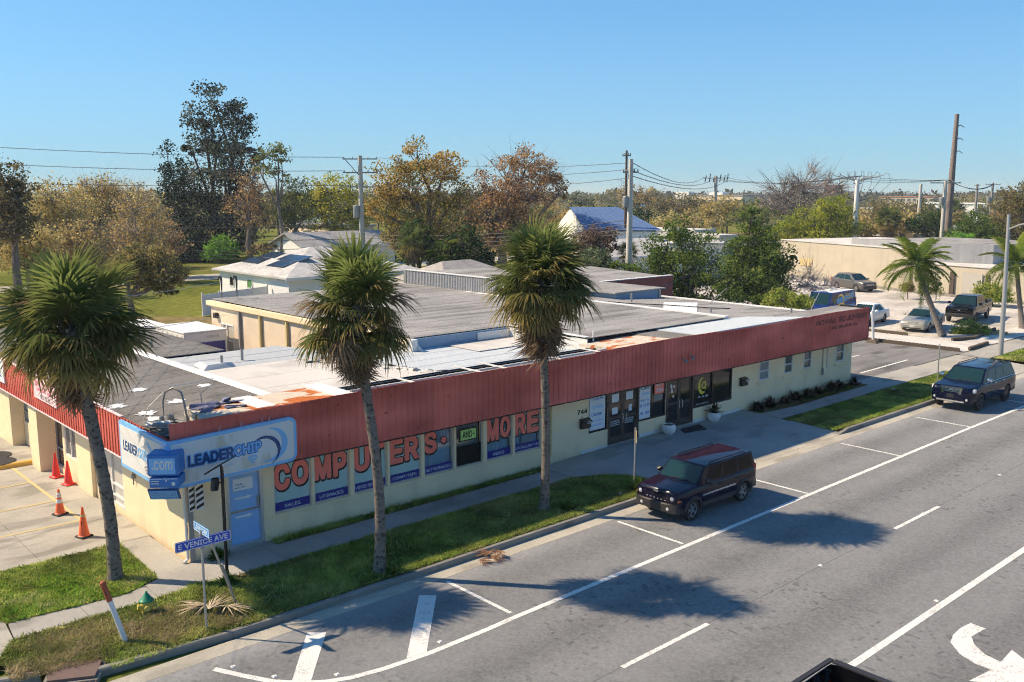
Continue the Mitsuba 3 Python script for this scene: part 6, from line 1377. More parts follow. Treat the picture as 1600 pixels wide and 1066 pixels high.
    ('skyline_tree',None,'tree',(194.18,265.64),[(-0.64,-1.03,6.42,4.55,2.3),(-1.48,3.14,5.06,3.67,2.09),(2.13,-2.82,5.31,3.64,2.3),(0.23,0.25,3.31,5.48,2.31)],900,0.8,'ochre','mauve',0.3,0.3),
    ('skyline_tree',None,'tree',(274.57,358.26),[(-0.3,-0.49,6.5,7.21,3.16),(-2.41,3.83,4.67,5.8,2.86),(4.02,-2.37,4.98,5.79,3.17),(1.5,1.94,2.22,8.71,3.18)],900,0.8,'umber2','mauve',0.3,0.3),
    ('skyline_tree',None,'tree',(246.82,310.22),[(0.16,0.13,5.72,5.65,2.78),(-3.78,1.22,4.15,4.5,2.49),(2.27,-3.66,4.41,4.5,2.77),(-1.74,-2.19,2.04,6.73,2.76)],900,0.8,'olive','mauve',0.3,0.3),
    ('skyline_tree',None,'tree',(297.29,358.88),[(1.29,1.51,6.24,6.25,3.28),(-4.6,1.33,4.4,4.96,2.93),(2.16,-4.84,4.71,4.95,3.25),(2.18,2.63,1.81,7.52,3.29)],900,0.8,'haze','mauve',0.3,0.3),
    ('skyline_tree',None,'tree',(172.96,197.49),[(-0.57,-0.67,7.86,2.97,1.84),(-1.28,2.33,6.78,2.4,1.66),(1.37,-2.51,6.98,2.38,1.83),(-0.07,-0.1,5.38,3.58,1.84)],900,0.8,'haze','mauve',0.3,0.3),
    ('skyline_tree',None,'tree',(263.65,286.88),[(-0.98,-1.05,7.49,5.26,2.72),(-1.84,3.52,5.89,4.24,2.47),(3.24,-2.35,6.16,4.23,2.74),(0.59,0.65,3.79,6.35,2.74)],900,0.8,'haze','mauve',0.3,0.3),
    ('skyline_tree',None,'tree',(284.26,294.69),[(1.17,1.26,6.86,6.74,2.88),(-1.49,4.13,5.2,5.4,2.6),(2.4,-3.47,5.51,5.36,2.87),(0.56,0.59,3.0,8.07,2.88)],900,0.8,'umber2','mauve',0.3,0.3),
    ('skyline_tree',None,'tree',(274.37,276.69),[(-0.23,-0.18,5.76,5.38,2.73),(-3.81,1.44,4.21,4.29,2.45),(3.79,-1.8,4.43,4.32,2.74),(0.42,0.43,2.07,6.47,2.74)],900,0.8,'ochre','mauve',0.3,0.3),
    ('skyline_tree',None,'tree',(235.1,225.4),[(0.85,0.93,7.92,4.09,2.29),(-2.86,1.61,6.62,3.25,2.05),(2.32,-2.26,6.84,3.26,2.29),(-0.15,-0.09,4.87,4.89,2.28)],900,0.8,'haze','mauve',0.3,0.3),
    ('skyline_tree',None,'tree',(331.13,298.25),[(0.81,0.88,8.03,5.34,3.13),(-4.18,1.97,6.25,4.25,2.8),(2.45,-3.72,6.55,4.26,3.12),(-0.1,-0.04,3.86,6.39,3.13)],900,0.8,'umber2','mauve',0.3,0.3),
    ('skyline_tree',None,'tree',(356.39,312.05),[(-2.27,-1.86,6.88,6.94,3.3),(-2.78,3.58,4.95,5.59,2.99),(4.05,-2.71,5.27,5.6,3.33),(-0.49,-0.41,2.43,8.36,3.32)],900,0.8,'haze','mauve',0.3,0.3),
    ('skyline_tree',None,'tree',(240.61,199.43),[(0.45,0.6,8.71,5.05,2.2),(-1.65,2.62,7.45,4.04,1.98),(1.01,-3.01,7.68,4.02,2.18),(-0.75,-0.48,5.81,6.03,2.19)],900,0.8,'umber2','mauve',0.3,0.3),
    ('skyline_tree',None,'tree',(262.92,205.97),[(2.23,1.88,5.09,6.05,2.36),(-2.57,2.0,3.8,4.79,2.1),(1.72,-2.75,4.03,4.8,2.34),(-2.32,-1.79,2.09,7.14,2.32)],900,0.8,'umber2','mauve',0.3,0.3),
    ('skyline_tree',None,'tree',(279.29,212.25),[(-0.99,-0.63,4.6,4.22,2.45),(-2.88,1.93,3.2,3.38,2.21),(3.19,-1.86,3.41,3.4,2.47),(0.9,0.68,1.3,5.1,2.47)],900,0.8,'haze','mauve',0.3,0.3),
    ('skyline_tree',None,'tree',(282.49,201.34),[(1.35,1.09,4.48,4.74,2.45),(-0.43,3.68,3.09,3.8,2.2),(2.25,-2.46,3.37,3.78,2.44),(1.95,1.39,1.25,5.7,2.45)],900,0.8,'umber2','mauve',0.3,0.3),
    ('skyline_tree',None,'tree',(240.0,163.46),[(0.02,0.21,5.72,3.81,2.04),(-1.76,2.12,4.57,3.05,1.83),(2.6,-1.46,4.76,3.06,2.05),(1.46,1.07,3.01,4.6,2.05)],900,0.8,'haze','mauve',0.3,0.3),
    ('skyline_tree',None,'tree',(272.04,178.67),[(1.42,1.14,5.55,4.13,2.3),(-1.72,2.5,4.28,3.29,2.05),(2.37,-2.02,4.51,3.3,2.29),(-0.4,-0.21,2.61,4.92,2.28)],900,0.8,'ochre','mauve',0.3,0.3),
    ('skyline_tree',None,'tree',(397.91,245.44),[(2.72,1.78,3.76,6.72,3.3),(-0.32,4.67,1.93,5.36,2.97),(1.34,-4.29,2.33,5.33,3.27),(2.95,1.7,-0.51,8.06,3.3)],900,0.8,'olive','mauve',0.3,0.3),
    ('skyline_tree',None,'tree',(229.97,135.88),[(-1.31,-0.46,7.01,4.38,1.86),(-2.5,1.47,5.97,3.5,1.68),(1.8,-1.56,6.14,3.53,1.88),(-0.99,-0.41,4.61,5.26,1.87)],900,0.8,'haze','mauve',0.3,0.3),
    ('skyline_tree',None,'tree',(330.99,185.95),[(0.03,0.21,4.98,6.55,2.66),(-1.04,3.27,3.5,5.25,2.4),(-0.43,-4.08,3.83,5.2,2.65),(1.65,0.92,1.54,7.89,2.68)],900,0.8,'haze','mauve',0.3,0.3),
    ('skyline_tree',None,'tree',(251.23,137.5),[(-1.07,-0.25,7.14,4.81,2.0),(-1.52,2.22,6.03,3.86,1.81),(0.6,-2.35,6.24,3.85,2.01),(1.13,0.8,4.55,5.82,2.02)],900,0.8,'haze','mauve',0.3,0.3),
    ('skyline_tree',None,'tree',(412.89,210.04),[(1.47,0.88,3.96,7.1,3.26),(-2.82,2.9,2.23,5.65,2.92),(-0.13,-4.63,2.58,5.63,3.23),(-1.43,-0.86,-0.07,8.46,3.24)],900,0.8,'umber2','mauve',0.3,0.3),
    ('skyline_tree',None,'tree',(286.91,142.29),[(-0.48,0.02,5.56,4.79,2.24),(-2.68,1.79,4.36,3.82,2.01),(-0.0,-2.95,4.59,3.83,2.24),(1.3,0.71,2.71,5.79,2.26)],900,0.8,'umber2','mauve',0.3,0.3),
    ('skyline_tree',None,'tree',(279.25,128.29),[(0.69,0.6,5.75,4.49,2.16),(0.39,3.13,4.57,3.6,1.95),(2.55,-1.54,4.8,3.6,2.17),(1.77,0.9,3.05,5.41,2.17)],900,0.8,'umber2','mauve',0.3,0.3),
    ('skyline_tree',None,'tree',(294.83,131.37),[(-0.7,-0.1,4.92,5.4,2.26),(-2.42,1.87,3.72,4.31,2.03),(0.32,-2.71,3.95,4.32,2.26),(-0.22,-0.08,2.12,6.49,2.26)],900,0.8,'olive','mauve',0.3,0.3),
    ('skyline_tree',None,'tree',(407.14,169.9),[(0.07,0.33,6.35,7.62,3.1),(-1.18,3.44,4.72,6.1,2.79),(0.55,-3.53,5.03,6.09,3.09),(2.91,1.24,2.53,9.21,3.12)],900,0.8,'umber2','mauve',0.3,0.3),
    ('skyline_tree',None,'tree',(396.54,156.83),[(-1.34,-0.25,6.01,6.32,2.98),(-1.45,3.12,4.44,5.07,2.69),(3.0,-2.39,4.71,5.1,3.0),(2.13,0.85,2.36,7.65,3.01)],900,0.8,'umber2','mauve',0.3,0.3),
    ('skyline_tree',None,'tree',(340.11,129.8),[(-0.87,-0.06,5.67,4.22,2.55),(-1.85,2.42,4.34,3.37,2.29),(1.93,-2.23,4.58,3.39,2.56),(-2.29,-0.84,2.65,5.04,2.54)],900,0.8,'olive','mauve',0.3,0.3),
    ('skyline_tree',None,'tree',(254.64,90.26),[(-1.2,0.03,7.72,3.08,1.89),(-0.73,2.25,6.74,2.48,1.71),(0.66,-1.63,6.92,2.48,1.9),(-1.23,-0.16,5.49,3.7,1.89)],900,0.8,'umber2','mauve',0.3,0.3),
    ('skyline_tree',None,'tree',(353.61,119.9),[(-1.97,-0.2,8.12,4.36,2.61),(-1.96,2.57,6.8,3.49,2.35),(1.68,-2.11,7.02,3.51,2.63),(-0.23,0.14,5.05,5.25,2.62)],900,0.8,'ochre','mauve',0.3,0.3),
    ('middle_tree',None,'tree',(42.97,210.95),[(0.59,1.47,5.4,3.33,2.13),(-1.38,1.03,4.18,2.66,1.82),(2.17,0.82,4.37,2.66,1.97)],1300,0.55,'amber','brown',0.3,0.4),
    ('middle_tree',None,'tree',(43.49,195.22),[(-0.02,-1.78,6.59,3.79,1.95),(-1.53,-0.63,5.43,3.04,1.68),(1.58,-1.86,5.63,3.03,1.81)],1300,0.55,'umber2','brown',0.3,0.4),
    ('middle_tree',None,'tree',(51.94,203.14),[(0.28,-0.34,6.52,3.89,2.06),(-1.59,-0.11,5.29,3.11,1.76),(1.66,-1.85,5.52,3.1,1.9)],1300,0.55,'forest','brown',0.3,0.4),
    ('middle_tree',None,'tree',(53.88,189.09),[(0.29,0.07,5.23,3.36,1.93),(-1.78,-0.61,4.1,2.67,1.65),(1.71,-1.01,4.27,2.68,1.79)],1300,0.55,'amber','brown',0.3,0.4),
    ('middle_tree',None,'tree',(62.94,204.45),[(-0.11,-1.11,4.89,4.4,2.09),(-1.4,1.52,3.55,3.56,1.81),(1.9,-0.89,3.8,3.54,1.95)],1300,0.55,'rust','brown',0.3,0.4),
    ('middle_tree',None,'tree',(65.19,191.46),[(-0.01,-0.95,6.12,3.81,1.98),(-1.98,-0.78,4.9,3.04,1.69),(1.92,-0.89,5.09,3.06,1.84)],1300,0.55,'umber2','brown',0.3,0.4),
    ('middle_tree',None,'tree',(77.28,212.61),[(0.38,0.29,5.67,3.22,2.23),(-1.68,1.07,4.27,2.58,1.91),(2.54,0.17,4.5,2.59,2.07)],1300,0.55,'amber','brown',0.3,0.4),
    ('middle_tree',None,'tree',(74.0,181.71),[(0.54,0.8,4.81,3.13,1.94),(-1.86,0.08,3.62,2.48,1.65),(1.55,-1.6,3.84,2.48,1.78)],1300,0.55,'rust','brown',0.3,0.4),
    ('middle_tree',None,'tree',(87.84,199.89),[(0.58,0.95,4.09,4.39,2.16),(-1.5,1.73,2.71,3.51,1.85),(2.07,-0.89,2.98,3.49,1.99)],1300,0.55,'forest','brown',0.3,0.4),
    ('middle_tree',None,'tree',(96.59,203.73),[(0.71,1.12,4.48,4.08,2.23),(-1.89,1.07,3.07,3.25,1.9),(1.83,-1.66,3.35,3.23,2.05)],1300,0.55,'umber2','brown',0.3,0.4),
    ('middle_tree',None,'tree',(102.15,202.51),[(-0.4,-1.09,4.36,3.54,2.22),(-2.58,-0.22,2.91,2.83,1.9),(2.32,-0.74,3.11,2.85,2.07)],1300,0.55,'rust','brown',0.3,0.4),
    ('middle_tree',None,'tree',(81.38,152.78),[(0.84,1.09,6.72,3.53,1.71),(-0.89,1.73,5.59,2.82,1.47),(1.7,-1.02,5.83,2.8,1.58)],1300,0.55,'olive','brown',0.3,0.4),
    ('middle_tree',None,'tree',(94.68,150.79),[(0.37,0.32,5.86,2.86,1.75),(-1.0,1.75,4.67,2.3,1.51),(2.07,-0.49,4.89,2.29,1.63)],1300,0.55,'amber','brown',0.3,0.4),
    ('middle_tree',None,'tree',(126.25,187.34),[(0.32,0.27,5.84,3.99,2.22),(-2.09,1.07,4.36,3.18,1.9),(2.1,-1.36,4.63,3.18,2.06)],1300,0.55,'ochre','brown',0.3,0.4),
    ('middle_tree',None,'tree',(107.12,152.89),[(-0.54,-0.94,5.52,3.32,1.82),(-2.06,0.42,4.28,2.66,1.56),(1.98,-0.81,4.48,2.68,1.71)],1300,0.55,'forest','brown',0.3,0.4),
    ('middle_tree',None,'tree',(117.56,152.68),[(0.94,1.12,5.29,3.05,1.91),(-1.56,1.33,4.02,2.43,1.62),(1.55,-1.49,4.28,2.42,1.76)],1300,0.55,'olive','brown',0.3,0.4),
    ('middle_tree',None,'tree',(136.18,166.65),[(-0.38,-0.52,5.05,4.43,2.11),(-1.9,1.34,3.59,3.55,1.81),(2.5,-0.7,3.84,3.57,1.97)],1300,0.55,'amber','brown',0.3,0.4),
    ('middle_tree',None,'tree',(127.55,148.45),[(-0.09,-0.13,5.59,3.32,1.92),(-0.85,2.29,4.23,2.67,1.66),(1.03,-2.09,4.55,2.64,1.78)],1300,0.55,'umber2','brown',0.3,0.4),
    ('middle_tree',None,'tree',(134.13,143.29),[(-0.5,-0.51,5.93,3.9,1.92),(-1.53,1.51,4.59,3.13,1.65),(1.36,-1.66,4.87,3.13,1.79)],1300,0.55,'olive','brown',0.3,0.4),
    ('middle_tree',None,'tree',(139.6,141.92),[(0.96,1.02,5.12,4.11,1.97),(-0.84,2.28,3.77,3.28,1.68),(2.5,-0.54,4.04,3.29,1.83)],1300,0.55,'ochre','brown',0.3,0.4),
    ('middle_tree',None,'tree',(148.29,139.89),[(0.21,0.27,4.88,3.08,2.01),(-2.37,0.84,3.54,2.45,1.71),(1.61,-1.46,3.78,2.46,1.86)],1300,0.55,'umber2','brown',0.3,0.4),
    ('middle_tree',None,'tree',(152.81,136.43),[(0.1,0.2,5.22,4.24,2.01),(-1.55,1.66,3.84,3.39,1.72),(0.87,-2.09,4.15,3.38,1.86)],1300,0.55,'forest','brown',0.3,0.4),
    ('middle_tree',None,'tree',(167.66,142.95),[(0.47,0.53,5.58,3.41,2.17),(-0.76,2.57,4.08,2.73,1.86),(0.66,-2.43,4.44,2.71,2.0)],1300,0.55,'forest','brown',0.3,0.4),
    ('middle_tree',None,'tree',(162.27,127.05),[(0.42,0.45,4.23,3.68,2.03),(-1.68,1.53,2.87,2.93,1.73),(1.33,-1.65,3.16,2.94,1.88)],1300,0.55,'amber','brown',0.3,0.4),
    ('middle_tree',None,'tree',(174.22,129.36),[(1.16,0.99,4.12,3.96,2.15),(-0.28,2.73,2.66,3.17,1.84),(1.66,-1.52,3.01,3.15,1.98)],1300,0.55,'amber','brown',0.3,0.4),
    ('middle_tree',None,'tree',(189.75,133.94),[(-1.2,-0.67,5.16,4.54,2.27),(-0.24,2.93,3.55,3.68,1.97),(0.38,-2.54,3.95,3.64,2.11)],1300,0.55,'olive','brown',0.3,0.4),
    ('middle_tree',None,'tree',(151.93,100.31),[(-0.45,-0.05,6.09,3.54,1.78),(-0.37,2.2,4.85,2.85,1.54),(0.5,-1.69,5.15,2.83,1.66)],1300,0.55,'olive','brown',0.3,0.4),
    ('middle_tree',None,'tree',(170.13,103.79),[(-0.64,-0.27,3.28,3.07,1.95),(-0.16,2.32,1.89,2.48,1.69),(1.92,-1.11,2.2,2.48,1.83)],1300,0.55,'forest','brown',0.3,0.4),
    ('middle_tree',None,'tree',(198.02,113.87),[(-0.64,-0.31,2.09,3.96,2.24),(-1.42,1.77,0.57,3.18,1.92),(0.53,-2.3,0.94,3.17,2.08)],1300,0.55,'ochre','brown',0.3,0.4),
    ('middle_tree',None,'tree',(154.53,82.27),[(-1.19,-0.48,3.77,3.51,1.71),(-1.45,1.24,2.61,2.82,1.47),(1.93,-0.8,2.8,2.85,1.61)],1300,0.55,'umber2','brown',0.3,0.4),
    ('middle_tree',None,'tree',(180.63,92.02),[(-1.5,-0.57,4.32,3.83,1.98),(-1.66,1.44,2.99,3.08,1.7),(0.0,-2.02,3.3,3.08,1.84)],1300,0.55,'ochre','brown',0.3,0.4),
    ('middle_tree',None,'tree',(157.95,74.99),[(-1.42,-0.42,5.15,3.52,1.7),(-0.72,1.66,4.0,2.84,1.47),(1.23,-1.02,4.24,2.85,1.6)],1300,0.55,'amber','brown',0.3,0.4),
    ('middle_tree',None,'tree',(164.73,71.61),[(0.7,0.52,4.31,2.58,1.77),(-0.47,1.72,3.19,2.06,1.51),(1.18,-1.12,3.45,2.06,1.64)],1300,0.55,'amber','brown',0.3,0.4),
    ('middle_tree',None,'tree',(168.09,69.48),[(-1.3,-0.25,5.37,2.65,1.77),(-1.12,1.5,4.22,2.13,1.53),(1.43,-0.94,4.45,2.15,1.67)],1300,0.55,'umber2','brown',0.3,0.4),
    ('middle_tree',None,'tree',(167.12,62.03),[(-1.1,-0.13,5.16,2.53,1.74),(-1.04,1.45,4.05,2.03,1.5),(0.43,-1.26,4.3,2.04,1.63)],1300,0.55,'rust','brown',0.3,0.4),
    ('middle_tree',None,'tree',(198.21,71.22),[(-0.78,-0.14,3.51,3.44,2.06),(-0.51,1.77,2.19,2.76,1.77),(-0.58,-2.03,2.55,2.74,1.91)],1300,0.55,'rust','brown',0.3,0.4),
    ('middle_tree',None,'tree',(187.12,60.23),[(-1.01,-0.05,5.14,3.76,1.92),(0.73,2.13,3.9,3.05,1.67),(-0.58,-1.66,4.25,3.01,1.78)],1300,0.55,'rust','brown',0.3,0.4),
]
# ---------------------------------------------------------------- palms
def frond_fan(seed, n=26, pet=0.75, rad=0.92, droop=0.5, spread=135, split=0.35):
    """A costapalmate fan leaf: petiole along +x, then narrow leaflets fanning out round its end, bending down."""
    r = np.random.default_rng(seed)
    vs, fs, cs = [], [], []
    t = np.linspace(0, 1, 5)
    stem = np.column_stack([t * pet, 0 * t, -droop * 0.16 * t ** 2])
    st = tube(stem, [0.024, 0.02, 0.016, 0.014, 0.010], 4, False)
    vs.append(st.vertices); fs.append(st.faces); cs.append(np.full(len(st.vertices), 0.0)); nv = len(st.vertices)
    tip = stem[-1]
    for i in range(n):
        a = math.radians(-spread + 2 * spread * (i + 0.5) / n + r.uniform(-3, 3))
        ln = rad * (0.62 + 0.38 * math.cos(a * 0.55)) * r.uniform(0.86, 1.08)
        d = np.array([math.cos(a), math.sin(a), 0])
        s = np.array([-d[1], d[0], 0])
        o = tip - np.array([0.13, 0, 0]) * (1 - math.cos(a)) * 0.6
        k = np.array([0, 0.35, 0.7, 1.0])
        bend = -droop * (k ** 1.9) * ln * (0.55 + r.uniform(-.12, .2)) + 0.10 * k * math.cos(a)
        wd = np.array([0.010, 0.024, 0.018, 0.002]) * rad / 0.92 * 1.1
        c = o + d * (k * ln * (1 - 0.22 * droop * k))[:, None] + np.array([0, 0, 1.0]) * bend[:, None] + s * (r.uniform(-.05, .05) * k ** 2)[:, None]
        fold = np.array([0, 0, 1.0]) * (wd * 0.5)[:, None]
        p = np.stack([c - s * wd[:, None] + fold, c + s * wd[:, None] + fold], 1).reshape(-1, 3)
        vs.append(p); cs.append(np.repeat(k, 2))
        f = []
        for j in range(3):
            f += [(nv + 2 * j, nv + 2 * j + 1, nv + 2 * j + 3), (nv + 2 * j, nv + 2 * j + 3, nv + 2 * j + 2)]
        fs.append(np.array(f)); nv += 8
    return trimesh.Trimesh(np.vstack(vs), np.vstack(fs), process=False), np.concatenate(cs)

def tint(k, base, tipc, r, n=26):
    """Vertex colours from base to leaflet tip."""
    base, tipc = np.array(base), np.array(tipc)
    w = np.clip(k, 0, 1)[:, None] ** 2.2
    c = base * (1 - w) + tipc * w
    return c * (1 + 0.18 * (r.random((len(k), 1)) - 0.5))

rg = np.random.default_rng(77)
FRONDS = {}
for kind, base, tipc, droops in (('young', (0.145, 0.20, 0.05), (0.25, 0.27, 0.09), (0.35, 0.5, 0.65)), ('green', (0.095, 0.14, 0.038), (0.17, 0.17, 0.06), (0.65, 0.85, 1.05)),
                                 ('old', (0.13, 0.14, 0.04), (0.42, 0.30, 0.12), (0.7, 0.9, 1.1)), ('dead', (0.20, 0.14, 0.085), (0.34, 0.25, 0.165), (1.0, 1.3, 1.5))):
    FRONDS[kind] = []
    for j, dp in enumerate(droops):
        for q in range(2):
            m, k = frond_fan(100 + 17 * j + q + len(kind) * 7, 34 if kind != 'dead' else 20, 0.80, 0.84 if kind != 'dead' else 0.8, dp, 128 if kind != 'dead' else 75)
            c = tint(k, base, tipc, rg)
            c[k == 0] = np.array([0.12, 0.13, 0.045]) if kind != 'dead' else np.array([0.14, 0.10, 0.065])
            FRONDS[kind].append(mikit.ply(m, 'leaf', color=c))

def palm_trunk(base, top, r0, r1, bend, seed):
    r = np.random.default_rng(seed)
    base, top = np.array(base, float), np.array(top, float)
    n = 46
    t = np.linspace(0, 1, n)
    side = np.array(bend, float)
    p = base + (top - base) * t[:, None] + side * (np.sin(t * math.pi) + 0.35 * np.sin(t * 2 * math.pi))[:, None]
    rad = r0 + (r1 - r0) * t + 0.40 * r0 * np.exp(-t * 14) + 0.006 * np.sin(np.arange(n) * 2.1)
    m = tube(p, rad, 14)
    v = m.vertices + 0.018 * (meshkit.fbm(m.vertices * [6, 6, 10], 3, seed)[:, None] - 0.5) * 2 * np.array([1, 1, 0])
    return trimesh.Trimesh(v, m.faces, process=False)

def sabal(label, base, top, r0, r1, scale, bend, seed, nf, skirt, stretch=1.0, fall=126, dead=.09):
    r = np.random.default_rng(seed)
    k = thing('cabbage_palm', label, 'palm tree', 'cabbage palms in front of the shop')
    put('trunk', palm_trunk(base, top, r0, r1, bend, seed), 'bark', k, 35)
    # boots: old leaf bases criss-crossing below the crown
    bt = []
    for j in range(36):
        a, z = r.uniform(0, 2 * math.pi), r.uniform(-1.3, 0.1)
        o = np.array(top) + np.array([math.cos(a) * r1 * .9, math.sin(a) * r1 * .9, z])
        e = o + np.array([math.cos(a) * .16, math.sin(a) * .16, .28])
        bt.append(tube([o, e], [.05, .02], 4))
    put('leaf_bases', bt, 'brown_bark', k, kind='stuff')
    top = np.array(top)
    gold = 2.39996
    for j in range(nf):
        f = (j + 0.5) / nf
        th = math.radians(6 + fall * f ** 0.92) + r.normal(0, .17)          # from upright to hanging
        az = j * gold + r.normal(0, .4)
        kind = 'young' if f < 0.30 else 'green' if f < 0.72 else 'old'
        if r.random() < 0.16 and f > 0.25: kind = 'old'
        if r.random() < dead and f > 0.25: kind = 'dead'
        fr = FRONDS[kind][r.integers(0, 6)]
        s = scale * r.uniform(0.72, 1.2)
        m = T().translate(list(top + [0, 0, 0.10 - 0.45 * f])).rotate([0, 0, 1], math.degrees(az)).rotate([0, 1, 0], math.degrees(th) - 90).rotate([1, 0, 0], r.uniform(-25, 25)).scale([s * stretch, s, s])
        copy_of('frond', fr, k, m, label='dead brown frond' if kind == 'dead' else None)
    for j in range(skirt):
        az = r.uniform(0, 2 * math.pi); z = r.uniform(-0.95, -0.15)
        s = scale * r.uniform(0.7, 1.05)
        m = T().translate(list(top + [0, 0, z])).rotate([0, 0, 1], math.degrees(az)).rotate([0, 1, 0], r.uniform(58, 86)).rotate([1, 0, 0], r.uniform(-30, 30)).scale(s)
        copy_of('dead_frond', FRONDS['dead'][r.integers(0, 6)], k, m)
    return k
sabal('wide shaggy cabbage palm with a leaning trunk on the corner grass, leftmost of three', (7.55, 23.42, 0.1), (7.1, 23.9, 6.6), 0.15, 0.165, 1.25, (0.10, -0.06, 0), 5, 88, 10, 1.0, 108, .10)
sabal('ragged cabbage palm with brown dead fronds on the grass strip, middle of three', (12.81, 19.32, 0.1), (12.5, 19.62, 7.1), 0.135, 0.115, 1.02, (0.11, -0.10, 0), 6, 74, 46, 1.0, 130, .20)
sabal('full round cabbage palm with a hanging brown skirt, rightmost of three by the kerb', (19.28, 19.87, 0.1), (19.2, 19.95, 7.3), 0.14, 0.11, 1.10, (0.06, -0.05, 0), 7, 92, 84, 1.0, 116, .05)

def frond_feather(seed, L=2.6, n=34, droop=1.0):
    r = np.random.default_rng(seed)
    t = np.linspace(0, 1, 9)
    rach = np.column_stack([L * (t - 0.18 * droop * t ** 2.2), 0 * t, L * (0.30 * t - 0.75 * droop * t ** 2.1)])
    st = tube(rach, np.linspace(0.035, 0.006, 9), 4, False)
    vs, fs, cs, nv = [st.vertices], [st.faces], [np.full(len(st.vertices), -1.0)], len(st.vertices)
    for i in range(n):
        f = 0.12 + 0.88 * (i + .5) / n
        o = np.array([np.interp(f, t, rach[:, q]) for q in range(3)])
        for sgn in (-1, 1):
            ln = 0.80 * (1 - abs(f - .45) ** 1.6) * r.uniform(.8, 1.1)
            d = np.array([0.55, sgn * 1.0, 0.25 + r.uniform(-.2, .2)]); d /= np.linalg.norm(d)
            kk = np.array([0, .5, 1.0])
            c = o + d * (kk * ln)[:, None] + np.array([0, 0, -1.0]) * (0.55 * ln * kk ** 1.8)[:, None]
            w = np.array([1, .1, 0]) * 0.036
            p = np.stack([c - w * np.array([.6, 1, .05])[:, None], c + w * np.array([.6, 1, .05])[:, None]], 1).reshape(-1, 3)
            vs.append(p); cs.append(np.repeat(kk, 2))
            fs.append(np.array([(nv, nv + 1, nv + 3), (nv, nv + 3, nv + 2), (nv + 2, nv + 3, nv + 5), (nv + 2, nv + 5, nv + 4)])); nv += 6
    return trimesh.Trimesh(np.vstack(vs), np.vstack(fs), process=False), np.concatenate(cs)
FEATHER = []
for j, dp in enumerate((0.5, 0.8, 1.1, 1.3)):
    m, k = frond_feather(300 + j, 2.8, 54, dp)
    c = tint(k, (0.15, 0.22, 0.03), (0.30, 0.31, 0.06), rg) if j % 2 == 0 else tint(k, (0.09, 0.155, 0.03), (0.20, 0.23, 0.05), rg)
    FEATHER.append(mikit.ply(m, 'leaf', color=c))
def feather_palm(label, base, top, r0, seed, nf=20, s=1.0, name='queen_palm'):
    r = np.random.default_rng(seed)
    k = thing(name, label, 'palm tree')
    put('trunk', palm_trunk(base, top, r0, r0 * .7, (0.1, 0.05, 0), seed), 'grey_bark', k, 35)
    put('crown_shaft', tube([np.array(top) - [0, 0, .2], np.array(top) + [0, 0, .5]], [r0 * .8, r0 * .4], 8), 'sage_paint', k, 35)
    for j in range(nf):
        f = (j + .5) / nf
        m = T().translate(list(np.array(top) + [0, 0, .35 - .2 * f])).rotate([0, 0, 1], j * 137.5 + r.uniform(-12, 12)).rotate([0, 1, 0], -62 + 92 * f).scale(s * r.uniform(.85, 1.1))
        copy_of('frond', FEATHER[r.integers(0, 2) if f < .4 else r.integers(1, 4)], k, m)
plastic('sage_paint', (0.16, 0.19, 0.07), 0.6)
feather_palm('leaning feathery queen palm in the white shell bed in front of the parked cars', (63.9, 26.9, 0.2), (63.6, 28.8, 4.7), 0.22, 11, 22, 1.0)
feather_palm('feathery queen palm at the right picture edge, beyond the street light', (71.8, 24.6, 0.2), (71.7, 25.3, 4.5), 0.2, 12, 20, 1.0)
def small_sabal(name, label, base, top, r0, s, seed, nf=26, skirt=8):
    r = np.random.default_rng(seed)
    k = thing(name, label, 'palm tree')
    put('trunk', tube([base, top], r0, 8), 'brown_bark', k)
    for j in range(nf + skirt):
        f = (j + .5) / nf
        kind = 'green' if f < .75 else 'old' if f < 1 else 'dead'
        m = T().translate(list(top)).rotate([0, 0, 1], j * 137.5).rotate([0, 1, 0], min(6 + 112 * f, 150) - 90).scale(s * r.uniform(.85, 1.15))
        copy_of('frond', FRONDS[kind][r.integers(0, 6)], k, m)
small_sabal('fan_palm', 'dark fan palm with a brown skirt behind the tan building', (148.3, 72.3, 0), (148.3, 72.4, 5.2), .3, 1.9, 21, 30, 12)
small_sabal('fan_palm', 'distant golden palm just right of the tall steel pole', (231, 96.5, 0), (231, 96.5, 5.6), .4, 2.3, 22, 26, 6)
small_sabal('fan_palm', 'dark green palm under the huge oak behind the corrugated shed', (56.2, 77.2, 0), (56.2, 77.2, 5.0), .22, 1.3, 23, 24, 6)
feather_palm('yellowish feathery palm between the oaks, behind the corrugated shed', (58.2, 75.1, 0), (58.2, 75.1, 3.3), 0.18, 24, 14, 0.9, 'small_palm')
small_sabal('fan_palm', 'small green fan palm in the garden left of the dark green trees', (66.2, 57.2, 0), (66.2, 57.2, 4.4), .2, 0.9, 25, 20, 4)

